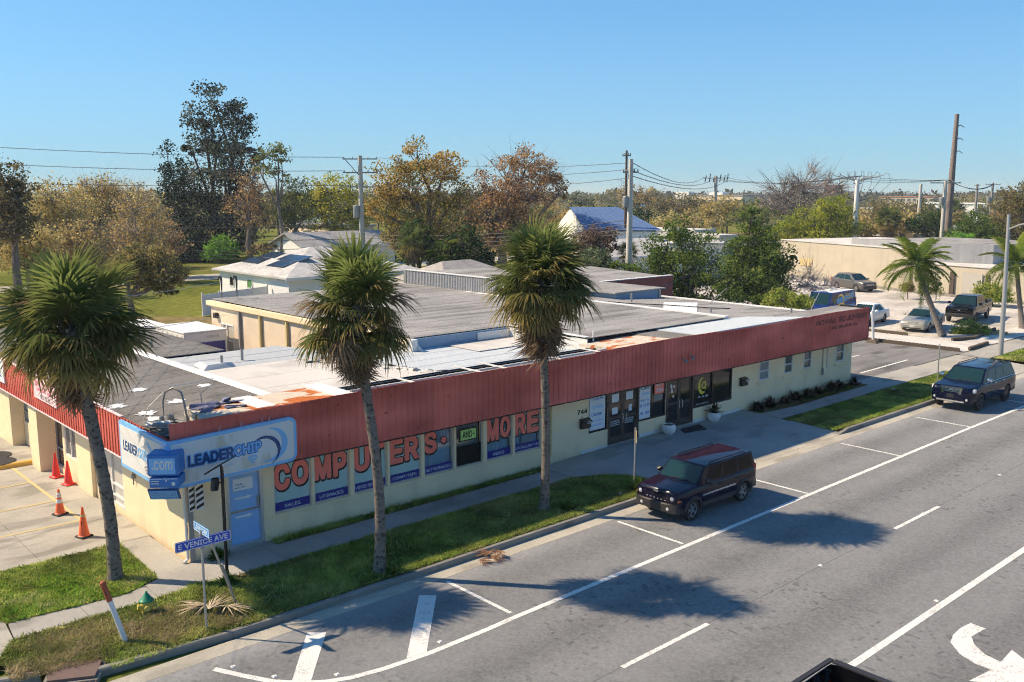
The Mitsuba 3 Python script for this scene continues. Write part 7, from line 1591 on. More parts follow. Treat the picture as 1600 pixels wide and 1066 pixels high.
# ---------------------------------------------------------------- broadleaf trees
PAL = {'pine': [(0.022, 0.032, 0.022), (0.045, 0.056, 0.038), (0.11, 0.115, 0.085)], 'cedar': [(0.012, 0.024, 0.016), (0.022, 0.042, 0.028), (0.04, 0.065, 0.04)],
       'olive': [(0.05, 0.065, 0.02), (0.10, 0.115, 0.035), (0.17, 0.17, 0.06)], 'rust': [(0.16, 0.10, 0.05), (0.26, 0.165, 0.075), (0.33, 0.235, 0.12)],
       'gold': [(0.09, 0.12, 0.022), (0.24, 0.22, 0.035), (0.36, 0.28, 0.05)], 'autumn': [(0.10, 0.105, 0.028), (0.20, 0.165, 0.04), (0.25, 0.15, 0.055), (0.32, 0.24, 0.065)],
       'rust2': [(0.15, 0.10, 0.05), (0.25, 0.15, 0.065), (0.21, 0.125, 0.075), (0.30, 0.21, 0.10)], 'umber': [(0.045, 0.045, 0.02), (0.09, 0.075, 0.035), (0.16, 0.12, 0.06)],
       'umber2': [(0.06, 0.062, 0.022), (0.13, 0.11, 0.045), (0.20, 0.16, 0.07)], 'amber': [(0.17, 0.14, 0.055), (0.28, 0.215, 0.08), (0.34, 0.27, 0.13)],
       'ochre': [(0.15, 0.12, 0.05), (0.30, 0.21, 0.08), (0.36, 0.28, 0.13)], 'fresh': [(0.05, 0.12, 0.02), (0.11, 0.22, 0.03), (0.17, 0.28, 0.05)],
       'forest': [(0.018, 0.034, 0.012), (0.035, 0.062, 0.02), (0.07, 0.10, 0.03)], 'forest2': [(0.024, 0.046, 0.014), (0.06, 0.10, 0.022), (0.14, 0.18, 0.045)],
       'twig': [(0.25, 0.19, 0.15), (0.33, 0.26, 0.2)], 'lime': [(0.07, 0.09, 0.012), (0.16, 0.18, 0.02), (0.25, 0.25, 0.04)], 'lime2': [(0.07, 0.10, 0.02), (0.15, 0.19, 0.035), (0.26, 0.25, 0.07)],
       'plum': [(0.05, 0.035, 0.03), (0.10, 0.07, 0.055), (0.16, 0.11, 0.08)], 'sage': [(0.05, 0.07, 0.035), (0.10, 0.13, 0.07), (0.2, 0.22, 0.13)], 'tan': [(0.22, 0.17, 0.09), (0.34, 0.26, 0.14), (0.30, 0.25, 0.17)], 'haze': [(0.07, 0.085, 0.05), (0.11, 0.12, 0.07), (0.17, 0.16, 0.1)]}
plastic('bark_pale', (0.30, 0.25, 0.21), 0.9); plastic('bark_mauve', (0.17, 0.135, 0.12), 0.9); plastic('bark_pink', (0.42, 0.32, 0.29), 0.9)
BARK = {'brown': 'brown_bark', 'grey': 'grey_bark', 'pale': 'bark_pale', 'mauve': 'bark_mauve', 'pinktwig': 'bark_pink'}

def leaves(centres, spread, n_each, size, pal, r, flat=0.75):
    """Leaf-sized rhombi scattered round the twig ends."""
    k = len(centres)
    cl = r.random(k)
    idx = np.repeat(np.arange(k), n_each)
    m = len(idx)
    o = r.normal(0, 1, (m, 3)); o /= np.maximum(1, np.linalg.norm(o, axis=1, keepdims=True) / 1.8)
    p = centres[idx] + o * spread[idx][:, None] * [1, 1, flat]
    a = r.normal(0, 1, (m, 3)); a /= np.linalg.norm(a, axis=1, keepdims=True)
    b = np.cross(a, r.normal(0, 1, (m, 3)) + [0, 0, .8]); b /= np.linalg.norm(b, axis=1, keepdims=True) + 1e-9
    s = (size * r.uniform(.55, 1.25, m))[:, None]
    v = np.stack([p - a * s * .6, p + b * s * .34, p + a * s * .6, p - b * s * .34], 1).reshape(-1, 3)
    i = np.arange(m) * 4
    f = np.vstack([np.stack([i, i + 1, i + 2], 1), np.stack([i, i + 2, i + 3], 1)])
    pal = np.array(pal)
    t = np.clip(cl[idx] * .85 + r.uniform(-.18, .3, m), 0, .999) * (len(pal) - 1)
    j = t.astype(int)
    c = pal[j] * (1 - (t - j)[:, None]) + pal[j + 1] * (t - j)[:, None]
    c *= r.uniform(.75, 1.2, m)[:, None]
    return trimesh.Trimesh(v, f, process=False), np.repeat(c, 4, 0)

def limbs(segments, sides=5):
    return cat_([tube(p, q, s, False) for p, q, s in segments])

def broadleaf(name, label, cat, base, blobs, n_leaf, size, pal, bark, tr, bare, seed, group=None):
    r = np.random.default_rng(seed)
    k = thing(name, label, cat, group)
    base = np.array([base[0], base[1], 0.0])
    blobs = [(np.array([b[0], b[1], b[2]]), max(b[3] * 1.12, .2), max(b[4] * 1.12, .2)) for b in blobs]
    low = min(c[2] - rz for c, rx, rz in blobs); hi = max(c[2] + rz for c, rx, rz in blobs)
    segs, ends, spread = [], [], []
    tall = hi > 4
    fork = np.array([0, 0, max(.15, low + .25 * (hi - low) * .4)])
    area = np.array([rx * rx + 2 * rx * rz for c, rx, rz in blobs])
    small = n_leaf < 2000
    segs.append(([base, base + fork * .5 + r.normal(0, .03, 3) * hi * [1, 1, 0], base + fork], [tr, tr * .8, tr * .65], 8))
    total = (240 if n_leaf > 5000 else 150) if not small else 40
    for (c, rx, rz), ar in zip(blobs, area):
        e = base + c - [0, 0, rz * .25]
        mid = base + fork + (e - base - fork) * .5 + r.normal(0, .08, 3) * np.linalg.norm(e - base - fork) + [0, 0, .06 * hi]
        segs.append(([base + fork * .9, mid, e], [tr * .5, tr * .32, tr * .16], 6))
        kk = max(5, int(total * ar / area.sum() * (1 if not small else 1)))
        d = r.normal(0, 1, (kk, 3)); d /= np.linalg.norm(d, axis=1, keepdims=True)
        d[:, 2] = np.where(d[:, 2] < -.5, d[:, 2] * .5, d[:, 2])
        q = base + c + d * np.array([rx, rx, rz]) * (r.uniform(.35, 1.02, kk) ** .6)[:, None]
        ends.append(q); spread.append(np.full(kk, .19 * (rx + rz) * .62) * r.uniform(.45, 1.3, kk))
        for x in q[: (kk if (bare > .25 or not small) else kk // 3)]:
            m_ = e + (x - e) * .55 + r.normal(0, .07, 3) * rx
            segs.append(([e, m_, x], [tr * .13, tr * .07, tr * .025], 4 if not small else 3))
            if bare > .5:
                for _ in range(int(min(3 + 3 * bare, 14))):
                    y = x + (x - e) * r.uniform(.1, .55) + r.normal(0, .24, 3) * rx
                    o_ = m_ + (x - m_) * r.uniform(0, 1)
                    segs.append(([o_, y], [max(tr * .03, .012) * (1.6 if bare > 2 else 1), max(tr * .012, .006) * (2.2 if bare > 2 else 1)], 3))
    put('trunk', limbs(segs), BARK[bark] if not (bark == 'brown' and bare > .3) else 'bark_mauve', k, 40)
    ends, spread = np.vstack(ends), np.concatenate(spread)
    m, c = leaves(ends, spread, max(3, int((1.25 if bare < .35 else .95) * n_leaf / len(ends))), size * 1.0, np.minimum(np.array(PAL[pal]) * (2.0 if pal not in ('pine', 'cedar', 'forest', 'forest2') else 1.7), .6), r)
    put('crown', m, 'leaf', k, color=c, kind='stuff')
TINTS = {'umber2': 'olive-brown', 'olive': 'olive green', 'haze': 'hazy grey-green', 'ochre': 'ochre brown', 'amber': 'amber yellow', 'rust': 'rust-coloured', 'forest': 'dark green'}
for i, (nm, lb, ct, bs, bl, nl, sz, pl, bk, tr, br) in enumerate(TREES):
    grp = None
    if lb is None:
        grp = 'trees along the far skyline' if nm == 'skyline_tree' else 'trees in the middle-distance row'
        lb = f'{TINTS[pl]} tree in the ' + ('far skyline row' if nm == 'skyline_tree' else 'middle-distance row behind the houses')
        grp = f'{TINTS[pl]} ' + grp
    broadleaf(nm, lb, ct, bs, bl, nl, sz, pl, bk, tr, br, 1000 + i, grp)
# a far-off wood that closes the horizon
r = np.random.default_rng(9)
n = 900
a = np.radians(r.uniform(12, 84, n)); d = r.uniform(520, 1500, n)
ctr = np.column_stack([d * np.cos(a), d * np.sin(a), r.uniform(2.5, 7.5, n)])
m, c = leaves(np.repeat(ctr, 3, 0) + r.normal(0, 1, (3 * n, 3)) * [7, 7, 1.4], r.uniform(3, 5, 3 * n), 10, 3.4, [(0.06, 0.07, 0.045), (0.10, 0.10, 0.06), (0.15, 0.13, 0.08)], r, .5)
put('distant_woodland', m, 'leaf', None, False, 'far-off belt of trees along the horizon', 'woodland', None, 'stuff', c)

# ---------------------------------------------------------------- small plants near the shop
def spiky(name, label, cat, at_, h, n, col, seed, group=None, w=0.02, hold=None):
    r = np.random.default_rng(seed)
    k = hold or thing(name, label, cat, group)
    vs, cs = [], []
    for j in range(n):
        az, el = r.uniform(0, 2 * math.pi), r.uniform(.35, 1.45)
        L_ = h * r.uniform(.6, 1.15)
        kk = np.array([0, .5, 1.0])
        d = np.array([math.cos(az) * math.cos(el), math.sin(az) * math.cos(el), math.sin(el)])
        s = np.array([-math.sin(az), math.cos(az), 0])
        cpt = np.array(at_) + r.normal(0, .05, 3) * [1, 1, 0] + d * (kk * L_)[:, None] - np.array([0, 0, 1.0]) * (.35 * L_ * kk ** 2.2 * math.cos(el))[:, None]
        ww = np.array([.6, 1, .05])[:, None] * w
        p = np.stack([cpt - s * ww, cpt + s * ww], 1).reshape(-1, 3)
        vs.append(p); cs.append(np.repeat((np.array(col) * r.uniform(.6, 1.4))[None], 6, 0))
    f = np.array([(0, 1, 3), (0, 3, 2), (2, 3, 5), (2, 5, 4)])
    m = trimesh.Trimesh(np.vstack(vs), np.vstack([f + 6 * j for j in range(n)]), process=False)
    put('foliage', m, 'leaf', k, color=np.vstack(cs), kind='stuff')
    return k
ord_ = ['nearest the dark windows', 'second from the dark windows', 'third from the dark windows', 'fourth from the dark windows', 'in the middle of the bed', 'sixth from the dark windows', 'seventh from the dark windows', 'second from the far corner', 'nearest the far corner']
for j, x in enumerate((35.5, 36.5, 37.6, 38.6, 39.7, 40.7, 41.7, 42.8, 44.0)):
    spiky('shrub', f'dark low shrub in the cream wall bed, {ord_[j]}', 'shrub', (x, 22.85 + .05 * math.sin(j * 3), .22), .52 + .1 * math.sin(j * 2.3), 170, (0.022, 0.026, 0.016), 500 + j, 'shrubs in the bed along the cream wall', .03)
for x, y, what, big in ((29.15, 22.85, 'round white plant pot with a bare stem left of the second glass entrance', False), (32.25, 22.9, 'round white plant pot with a dark spiky plant right of the second glass entrance', True)):
    z = .26
    k = thing('plant_pot', what, 'plant pot')
    put('pot', lathe([(0, z), (.16, z), (.24, z + .08), (.30, z + .22), (.27, z + .36), (.235, z + .40), (.21, z + .40), (.20, z + .36), (0, z + .35)], 22, (x, y, 0)), 'white_paint', k, 40)
    put('compost', lathe([(0, z + .372), (.2, z + .37)], 16, (x, y, 0)), 'brown_bark', k)
    if big:
        spiky('plant', '', '', (x, y, z + .37), .62, 46, (0.04, 0.035, 0.022), 540, None, .035, k)
    else:
        put('stem', tube([(x - .02, y, z + .36), (x - .05, y, z + .8), (x - .12, y + .02, z + 1.1)], .012, 4), 'brown_bark', k)
        spiky('plant', '', '', (x - .1, y, z + .9), .16, 7, (0.10, 0.10, 0.04), 541, None, .02, k)
k = thing('door_mat', 'black rectangular mat on the concrete before the second glass entrance', 'door mat')
put('mat', hull([(x, y, z + .0) for (x, y) in ((29.7, 22.45), (30.9, 22.25), (31.35, 23.05), (30.1, 23.12)) for z in (.24, .285)]), 'soft_black', k)
for j, (x, y, h, what) in enumerate(((22.9, 19.15, .55, 'bright green weed clump at the foot of the bare sign post'), (19.75, 19.35, .42, 'leafy weed clump at the foot of the rightmost shop palm'), (12.95, 18.95, .3, 'yellowish weed clump at the foot of the middle palm'), (9.55, 21.2, .35, 'green weed clump beside the black solar light post'), (10.1, 23.0, .35, 'weeds at the foot of the wall below the barber pole'))):
    spiky('weed_clump', what, 'weeds', (x, y, .14), h, 150, (0.09, 0.15, 0.025), 560 + j, None, .028)
def straw_heap(name, label, centre, n, rx, ry, ln, pal, seed):
    """Dried frond strips lying loosely over each other, each bundle its own piece."""
    r = np.random.default_rng(seed)
    k = thing(name, label, 'dead fronds')
    for b in range(5):
        bc = np.array(centre) + r.normal(0, 1, 3) * [rx, ry, .02]
        a0 = r.uniform(0, 2 * math.pi)
        vs, cs = [], []
        for j in range(n):
            az = a0 + r.normal(0, .38)
            L_ = ln * r.uniform(.5, 1.2)
            d = np.array([math.cos(az), math.sin(az), r.uniform(.0, .38)]); s_ = np.array([-d[1], d[0], 0])
            kk = np.array([0, .5, 1.0])
            c = bc + d * (kk * L_)[:, None] - np.array([0, 0, .30]) * (kk ** 2)[:, None] * L_ * .6
            w = np.array([.8, 1, .1])[:, None] * .013
            vs.append(np.stack([c - s_ * w, c + s_ * w], 1).reshape(-1, 3)); cs.append(np.repeat((np.array(pal) * r.uniform(.6, 1.25))[None], 6, 0))
        f = np.array([(0, 1, 3), (0, 3, 2), (2, 3, 5), (2, 5, 4)])
        put('frond', trimesh.Trimesh(np.vstack(vs), np.vstack([f + 6 * j for j in range(n)]), process=False), 'leaf_paint', k, color=np.vstack(cs), kind='stuff')
straw_heap('dead_frond_heap', 'heap of pale dried palm fronds on the grass at the foot of the street sign', (8.55, 19.75, .34), 26, .28, .2, .62, (0.50, 0.41, 0.28), 4)
straw_heap('dead_frond', 'brown dried palm fronds lying in the gutter below the middle palm', (15.9, 18.40, .10), 16, .30, .05, .55, (0.30, 0.17, 0.10), 8)
# ---------------------------------------------------------------- street furniture
R3 = lambda ax, a: T().rotate(ax, a).matrix
ss = thing('street_sign', 'street name sign with two crossed blue blades on a thin grey post at the corner', 'street sign')
px_, py_ = 8.07, 19.17
put('post', tube([(px_, py_, 0.0), (px_ - .01, py_, 2.52)], .028, 8), 'galvanised', ss)
put('clamp', cbox(px_ - .05, px_ + .05, py_ - .03, py_ + .03, 2.06, 2.14, .01), 'grey_metal', ss)
put('clamp', cbox(px_ - .04, px_ + .04, py_ - .03, py_ + .03, 2.36, 2.44, .01), 'grey_metal', ss)
def blade(o, u, w, h, text, m, lab):
    F_ = frame(o, u, (0, 0, 1))
    k = put('blade', xf(prism(sbox(-w / 2, 0, w / 2, h).buffer(-.03).buffer(.03), .012, None, -.006), F_), m, ss, label=lab)
    put('border', xf(prism(sbox(-w / 2, 0, w / 2, h).buffer(-.008).difference(sbox(-w / 2, 0, w / 2, h).buffer(-.022)), .002, None, .0062), F_), 'white_paint', k)
    put('lettering', xf(prism(line_text(text, -w / 2 + .07, h * .24, h * .52, w - .14, True), .003, None, .0062), F_), 'white_paint', k)
blade((px_ + .02, py_ - .035, 2.13), (1, 0, 0), 1.28, .235, 'E VENICE AVE', 'street_blue', 'blue street name blade along the road')
blade((px_, py_ - .01, 2.42), (0, -1, 0), .80, .20, 'LIVE OAK', 'street_cyan', 'paler blue street name blade pointing across')
lp = thing('leaning_post', 'bare grey sign post leaning over beside the street name sign', 'post')
put('post', tube([(9.19, 19.93, 0.05), (8.37, 19.42, 2.12)], .026, 6), 'galvanised', lp)
put('splint', tube([(8.98, 19.80, 0.62), (8.68, 19.61, 1.40)], .04, 6), 'grey_wood', lp)

sp = thing('solar_light', 'black solar street light with a tilted panel on a black post before the blue door', 'street light')
bx, by = 9.75, 21.7
put('post', tube([(bx, by, 0.05), (bx, by, 3.02)], .045, 10), 'black_paint', sp)
pan = xf(cbox(-.44, .44, -.26, .26, -.02, .02, .008), T().translate([bx - .02, by + .02, 3.1]).rotate([0, 0, 1], 38).rotate([1, 0, 0], -32).matrix)
put('solar_panel', pan, 'solar_black', sp)
put('lamp_unit', xf(cbox(-.22, .06, -.14, .02, -.09, -.025, .01), T().translate([bx + .12, by - .02, 3.08]).rotate([0, 0, 1], 38).rotate([1, 0, 0], -32).matrix), 'dull_white', sp)
put('flood_lamp', xf(cbox(-.13, .13, -.06, .06, -.2, .14, .04), T().translate([bx - .22, by - .05, 2.68]).rotate([0, 0, 1], 30).rotate([0, 1, 0], 12).matrix), 'black_paint', sp)
put('arm', tube([(bx, by, 2.66), (bx - .14, by - .04, 2.66)], .022, 6), 'black_paint', sp)
put('arm', tube([(bx, by, 3.0), (bx - .02, by + .02, 3.1)], .03, 6), 'black_paint', sp)

hy = thing('fire_hydrant', 'small yellow fire hydrant with a green bonnet by the corner pavement', 'fire hydrant')
hx_, hy_ = 7.42, 20.95
plastic('hydrant_yellow', (0.62, 0.48, 0.10), 0.55)
put('barrel', lathe([(.15, .12), (.15, .16), (.10, .17), (.095, .40), (.125, .42), (.125, .44)], 18, (hx_, hy_, 0)), 'hydrant_yellow', hy, 35)
for d in ((1, -.2), (-1, .2), (-.3, -1)):
    d = np.array([*d, 0]); d = d / np.linalg.norm(d)
    o = np.array([hx_, hy_, .33])
    put('outlet', tube([o + d * .08, o + d * .17, o + d * .171, o + d * .21], [.05, .05, .065, .062], 10), 'hydrant_yellow', hy)
put('bonnet', lathe([(.125, .435), (.165, .445), (.16, .475), (.11, .52), (.06, .60), (.03, .64), (.025, .68), (0, .69)], 18, (hx_, hy_, 0)), 'green_paint', hy, 35)

mk = thing('marker_post', 'leaning white marker post with an orange top in the corner grass', 'marker post')
a, b = np.array([6.54, 19.81, .05]), np.array([6.20, 20.10, 1.55])
put('post', tube([a, a + (b - a) * .70], .058, 12), 'white_paint', mk)
put('cap', tube([a + (b - a) * .70, a + (b - a) * .985, b], [.062, .062, .04], 12), 'orange_mark', mk)
put('lettering', xf(prism(scribble(-.1, .1, -.014, .014, 61), .002), frame(a + (b - a) * .85 + np.array([-.03, -.056, 0.0]), (b - a) / np.linalg.norm(b - a), (0.0, -.05, .0) if False else np.cross([0, -1, 0], (b - a) / np.linalg.norm(b - a)))), 'sign_black', mk, kind='stuff')

si = thing('storm_inlet', 'rusty steel storm drain cover with a barred kerb opening at the corner', 'storm drain')
plastic('rusty_steel', (0.13, 0.085, 0.07), 0.7)
q = [(5.00, 19.86), (4.72, 19.20), (5.52, 18.78), (5.86, 19.36)]
put('cover', hull([(x, y, z) for x, y in q for z in (.10, .158)]), 'rusty_steel', si)
put('frame', hull([(x * 1.0 + dx, y + dy, z) for (x, y), (dx, dy) in zip(q, ((0, .08), (-.1, -.02), (.02, -.08), (.1, .02))) for z in (-.05, .10)]), 'kerb_concrete', si)
for j in range(9):
    x = 4.76 + (5.50 - 4.76) * j / 8; y = 19.16 - .42 * j / 8
    put('bar', box(x - .012, x + .012, y - .10, y - .06, -.02, .12), 'rusty_steel', si)

def cone(name, label, x, y, h, body, base, bands, r0=.14, rot=0.3):
    k = thing(name, label, 'traffic cone')
    z0 = .155
    put('base', xf(cbox(-.19, .19, -.19, .19, 0, .045, .03), T().translate([x, y, z0]).rotate([0, 0, 1], math.degrees(rot)).matrix), base, k)
    prof = lambda t: r0 * (1 - t) + .028 * t
    put('cone', lathe([(prof(0) + .02, z0 + .046), (prof(0.03), z0 + .07), (prof(1), z0 + h - .01), (.02, z0 + h), (0, z0 + h)], 20, (x, y, 0)), body, k, 35)
    for t0, t1, m in bands:
        put('collar', lathe([(prof(t) + .004, z0 + .06 + (h - .06) * t) for t in (t0, t1)], 20, (x, y, 0)), m, k, 35)
cone('traffic_cone', 'orange traffic cone with white collars on the concrete lot', 8.03, 29.5, .80, 'orange_plastic', 'rubber', [(.42, .58, 'white_paint'), (.66, .86, 'white_paint'), (.70, .76, 'orange_mark')])
cone('traffic_cone', 'plain orange traffic cone with dark lettering nearest the corner grass', 7.95, 27.05, .88, 'orange_plastic', 'rubber', [(.66, .74, 'faded_yellow')], .15)
scene_key = 'traffic_cone_001'
put('lettering', [hull([(7.95 + u * .80 - .62 * .105 - .0, 27.05 - u * .62 - .78 * (.118 - .07 * (z - .3)), z + dz) for u in (-.012, .012) for dz in (-.028, .028)]) for z in np.arange(.30, .62, .075)], 'sign_black', scene_key, kind='stuff')
cone('traffic_cone', 'bright red traffic cone by the shop wall, left of the pair', 9.12, 33.6, .86, 'cone_red', 'cone_red', [])
cone('traffic_cone', 'bright red traffic cone by the shop wall, right of the pair', 9.17, 32.45, .82, 'cone_red', 'cone_red', [])

for x, y, h, what, lean in ((22.91, 19.32, 2.25, 'thin grey sign post seen edge-on in the grass by the plum SUV', 0), (47.25, 19.98, 2.3, 'thin grey post in the grass by the navy SUV', .03)):
    k = thing('sign_post', what, 'sign post')
    put('post', tube([(x, y, .05), (x + lean, y + lean, h)], .03, 8), 'galvanised', k)
    if lean == 0:
        put('plate', xf(cbox(-.006, .006, -.15, .15, 0, .42, .004), T().translate([x + .035, y - .01, h - .5]).rotate([0, 0, 1], -44).matrix), 'faded_yellow', k)
wp = thing('white_post', 'short white steel post in the shell bed behind the far end of the fascia', 'post')
put('post', tube([(57.9, 28.8, .1), (57.75, 28.9, 2.3)], .09, 8), 'white_paint', wp)
put('foot', hull([(57.9 + a, 28.8 + b, z) for a, b, z in ((-.5, -.5, .2), (.5, -.4, .2), (.4, .5, .2), (-.4, .4, .2), (-.2, -.2, .42), (.2, .2, .42))]), 'brown_bark', wp)
sl = thing('street_light', 'tall grey street light pole with one arm by the far grass patch', 'street light')
put('pole', tube([(58.8, 21.24, 0), (58.8, 21.3, 4), (58.72, 21.4, 8.6)], [.15, .13, .09], 12), 'galvanised', sl, 35)
put('arm', tube([(58.73, 21.35, 7.75), (58.3, 20.7, 8.0), (57.4, 19.6, 8.25)], [.05, .045, .04], 8), 'galvanised', sl)
put('luminaire', xf(cbox(-.35, .35, -.13, .13, -.07, .07, .05), T().translate([57.1, 19.25, 8.27]).rotate([0, 0, 1], 50).matrix), 'grey_metal', sl)

# ---------------------------------------------------------------- utility poles and cables
def insul(p, r=.07, h=.22): return lathe([(0, 0), (r * .6, 0), (r, .06), (r * .6, .1), (r, .14), (r * .5, h), (0, h)], 8, p)
def upole(label, base, top, r0, r1, m, arms=(), extra=None, ang=None, cat='utility pole'):
    k = thing('utility_pole', label, cat)
    base, top = np.array(base, float), np.array(top, float)
    put('pole', tube([base, top], [r0, r1], 10), m, k, 40)
    d = np.array([math.cos(ang), math.sin(ang), 0]) if ang is not None else np.array([.743, -.669, 0])
    for z, L_ in arms:
        c = base + (top - base) * (z / top[2])
        put('crossarm', hull([c + d * a + np.cross(d, [0, 0, 1]) * s + [0, 0, q] for a in (-L_, L_) for s in (-.07, .07) for q in (-.07, .07)]), 'grey_wood', k)
        for a in (-.92, -.45, .45, .92):
            put('insulator', insul(c + d * L_ * a + [0, 0, .07]), 'grey_metal', k)
    return k
def can(k, p, r=.28, h=.95, m='grey_metal'):
    put('transformer', lathe([(0, 0), (r * .9, 0), (r, .06), (r, h - .08), (r * .8, h), (0, h + .02)], 14, p), m, k, 35)
u1 = upole('tall pale utility pole with three crossarms rising behind the middle palm', (62.6, 96.4, 0), (62.6, 96.5, 14.3), .40, .26, 'pole_pale', ((13.9, 2.1), (12.3, 2.1), (10.6, 1.6)))
can(u1, (62.0, 96.6, 6.9), .42, 1.5)
put('brace', tube([(62.5, 96.4, 11.8), (61.2, 97.5, 13.8)], .05, 5), 'grey_wood', u1)
u2 = upole('white concrete utility pole in the centre right with a grey transformer', (64.4, 55.5, 0), (64.4, 55.5, 12.85), .34, .20, 'pole_pale', ((11.7, .7),))
can(u2, (64.05, 55.75, 8.6), .26, 1.0)
put('lamp_arm', tube([(64.4, 55.5, 8.2), (64.8, 55.1, 8.6), (65.1, 54.8, 8.75)], .035, 6), 'galvanised', u2)
put('lamp', cbox(64.95, 65.4, 54.5, 54.8, 8.68, 8.82, .04), 'dull_white', u2)
upole('thin dark wooden pole directly behind the white concrete utility pole', (84.5, 73.5, 0), (84.5, 73.5, 14.8), .20, .13, 'brown_bark', ((14.2, .5),))
u3 = upole('far pale pole with a busy double crossarm in the right distance', (186.7, 134.3, 0), (186.7, 134.3, 13.9), .55, .40, 'pole_pale', ((13.4, 3.2),))
for a in (-2.6, -1.6, -.6, .9, 1.9, 2.6):
    put('fuse', tube([(186.7 + .743 * a, 134.3 - .669 * a, 12.4), (186.7 + .743 * (a + .3), 134.3 - .669 * (a + .3), 14.2 + .2 * math.sin(a * 3))], .12, 5), 'wire', u3)
u4 = upole('white pole with a fan of looped cables at its top above the tan building', (132.7, 70, 0), (132.7, 70, 11.8), .42, .33, 'white_paint', ((11.3, .6),))
for j, a in enumerate((-3.4, -2.4, -1.4, -.5, .5, 1.4, 2.4, 3.6)):
    d = np.array([.47, -.88, 0])
    c = np.array([132.7, 70, 11.6])
    put('bracket', tube([c, c + d * a * .6 + [0, 0, .55], c + d * a + [0, 0, .9]], [.1, .07, .06], 5), 'grey_metal', u4)
    put('jumper_loop', tube([c + d * a + [0, 0, .9], c + d * (a * 1.08) + [0, 0, 1.6 - .1 * abs(a)], c + d * (a * 1.15 + .25) + [0, 0, 1.5 - .15 * abs(a)], c + d * (a * 1.2 + .3) + [0, 0, .2 - .5 * (j % 2)], c + d * (a * .8) + [0, 0, -1.6 - .5 * (j % 3)], c + d * .2 + [0, 0, -3.0]], .03, 4), 'wire', u4, True)
u5 = upole('very tall brown steel pole with small side brackets, tallest at right', (138.1, 58.6, 0), (138.4, 58.5, 21), .62, .30, 'weathered_steel')
for z in (19.2, 17.4, 15.6):
    c = np.array([138.25, 58.55, z])
    put('bracket', tube([c, c + np.array([.45, -.55, .25]), c + np.array([.75, -.95, -.1])], [.1, .07, .05], 5), 'grey_metal', u5)
u6 = upole('pale concrete pole hard against the very tall steel pole', (136.0, 58.4, 0), (136, 58.4, 11.6), .34, .26, 'pole_pale', ((11.3, 2.2),))
can(u6, (135.6, 58.6, 8.2), .34, 1.1)
upole('grey pole with a plain top in the distance left of the tall steel pole', (200.2, 91.3, 0), (200.6, 91.3, 11.8), .38, .30, 'pole_pale')
u8 = upole('distant dark pole with crossarm and transformer at the far right', (233.5, 89.3, 0), (233.8, 89.3, 12.3), .36, .26, 'grey_wood', ((11.9, 1.8),))
can(u8, (233.0, 89.7, 7.4), .5, 1.6)
upole('distant slim dark pole between the steel pole and the far right transformer pole', (277, 110, 0), (277, 110, 12.4), .4, .3, 'grey_wood', ((12.0, .8),))
upole('distant pole on the skyline above the amber trees, left of two', (66.0, 188.8, 0), (66, 188.8, 11.2), .26, .2, 'brown_bark')
upole('distant pole on the skyline above the amber trees, right of two', (75.5, 206.6, 0), (75.5, 206.6, 11.2), .26, .2, 'brown_bark')

def cable(label, a, b, sag, r=.022, m='wire'):
    a, b = np.array(a, float), np.array(b, float)
    t = np.linspace(0, 1, 14)
    p = a + (b - a) * t[:, None] - np.array([0, 0, 1.0]) * (4 * sag * t * (1 - t))[:, None]
    k = thing('overhead_cable', label, 'cable')
    put('strand', tube(p, r, 4, False), m, k)
def arm(k0, z, a, ang=(.743, -.669)): return (k0[0] + ang[0] * a, k0[1] + ang[1] * a, z)
U1 = (62.6, 96.45)
cable('highest overhead cable across the left sky', arm(U1, 14.1, -1.9), (0.0, 128.5, 17.0), .9, .03)
cable('second overhead cable across the left sky', arm(U1, 12.5, -1.9), (0.0, 128.5, 15.0), .9, .03)
cable('third overhead cable, against the very tall tree', arm(U1, 10.8, -1.5), (0.0, 128.5, 12.6), .8, .03)
for j, (z, s) in enumerate(((6.0, .5), (4.4, .5), (3.3, .4), (2.8, .4), (2.3, .35))):
    cable(f'dark low telephone cable behind the palms, number {("one", "two", "three", "four", "five")[j]} from the top', (-4, 131, z + .9), (62.6, 96.45, z), s, .035)
for j, z in enumerate((4.9, 4.5, 4.1, 3.7)):
    cable(f'dark telephone cable between the two pale utility poles, number {("one", "two", "three", "four")[j]} from the top', (62.6, 96.45, z), (64.4, 55.5, z + 2.6), .7, .03)
for j, (z, z2, a, b) in enumerate(((14.1, 12.5, 1.9, -.5), (12.5, 12.0, 1.9, .5), (10.8, 11.2, 1.4, 0))):
    cable(f'overhead power cable between the two pale utility poles, {("highest", "middle", "lowest")[j]}', arm(U1, z, a), arm((64.4, 55.5), z2, b), .7, .022)
for j, (z, z2, a) in enumerate(((12.6, 13.6, -2.8), (11.9, 13.5, 0), (11.4, 12.9, 2.8))):
    cable(f'overhead cable from the white concrete pole to the far double crossarm, {("highest", "middle", "lowest")[j]}', (64.4, 55.5, z), arm((186.7, 134.3), z2, a), 1.6, .04)
for j, a in enumerate((-2.8, -.8, 2.8)):
    cable(f'distant cable from the far double crossarm to the pole of looped cables, {("left", "middle", "right")[j]}', arm((186.7, 134.3), 13.5, a), (132.7 + .2 * j, 70 - .4 * j, 12.4), 1.2, .04)
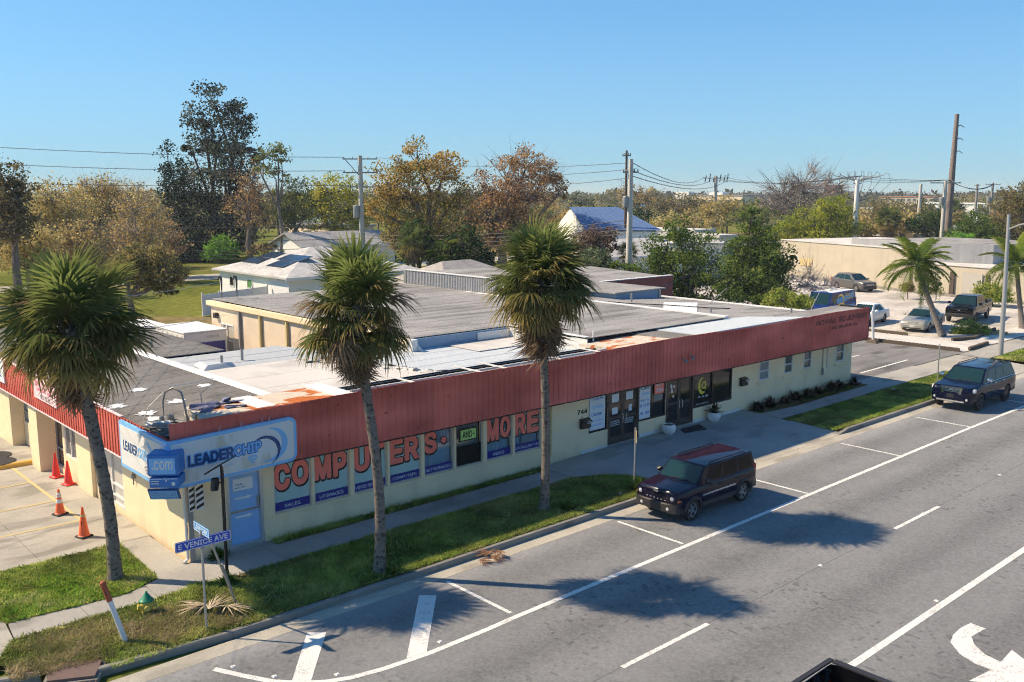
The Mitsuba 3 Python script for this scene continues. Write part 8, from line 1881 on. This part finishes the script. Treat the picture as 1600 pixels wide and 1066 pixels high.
for j, z in enumerate((12.4, 12.0, 11.6)):
    cable(f'distant cable from the pole of looped cables to the steel pole, {("highest", "middle", "lowest")[j]}', (132.9, 69.6, z), (136.0 + .3 * j, 58.4, 11.7), .25, .03)
    cable(f'distant cable right of the steel pole, {("highest", "middle", "lowest")[j]}', (136.2 + .2 * j, 58.2, 11.7), (233.8, 89.3, 12.0 - .1 * j), 1.2, .05)
cable('thin pale service cable crossing the left palm, upper of two', (1.5, 21.5, 7.55), (21.3, 46.2, 5.3), .25, .010, 'galvanised')
cable('thin pale service cable crossing the left palm, lower of two', (1.5, 20.6, 7.0), (20.9, 44.9, 3.7), .25, .010, 'galvanised')
cable('slack service cable from the shop roof into the dark green trees', (43.3, 34.9, 4.3), (72, 46, 7.5), .5, .018)
gw = thing('guy_wire', 'short pale conduit stub leaning at the back edge of the right roof', 'cable')
put('stub', tube([(42.8, 31.0, 3.7), (43.6, 30.4, 4.6)], .022, 5), 'grey_metal', gw)
gw = thing('guy_wire', 'short pale conduit stub at the roof edge near the van', 'cable')
put('stub', tube([(44.3, 25.6, 3.7), (45.2, 25.6, 4.7)], .02, 5), 'grey_metal', gw)
for x, y, lab in ((22.1, 19.2, 'small scrap of white litter in the grass by the bare sign post'), (44.6, 21.0, 'small scrap of white litter on the shaded grass by the navy SUV')):
    k = thing('litter', lab, 'litter')
    put('scrap', hull(np.array([x, y, .2]) + np.random.default_rng(int(x * 10)).normal(0, .05, (8, 3))), 'white_paint', k)

# ---------------------------------------------------------------- thin haze
scene['haze_medium'] = {'type': 'homogeneous', 'albedo': {'type': 'rgb', 'value': [0.95, 0.95, 0.95]}, 'sigma_t': {'type': 'rgb', 'value': [0.00019, 0.00021, 0.00024]}}
scene['haze'] = {'type': 'cube', 'to_world': T().translate([850, 950, 14.5]).scale([1760, 1660, 15.6]), 'bsdf': {'type': 'null'}, 'interior': {'type': 'ref', 'id': 'haze_medium'}}
labels['haze'] = {'kind': 'stuff', 'label': 'thin daylight haze that pales the far trees', 'category': 'haze'}
scene['camera']['medium'] = {'type': 'ref', 'id': 'haze_medium'}
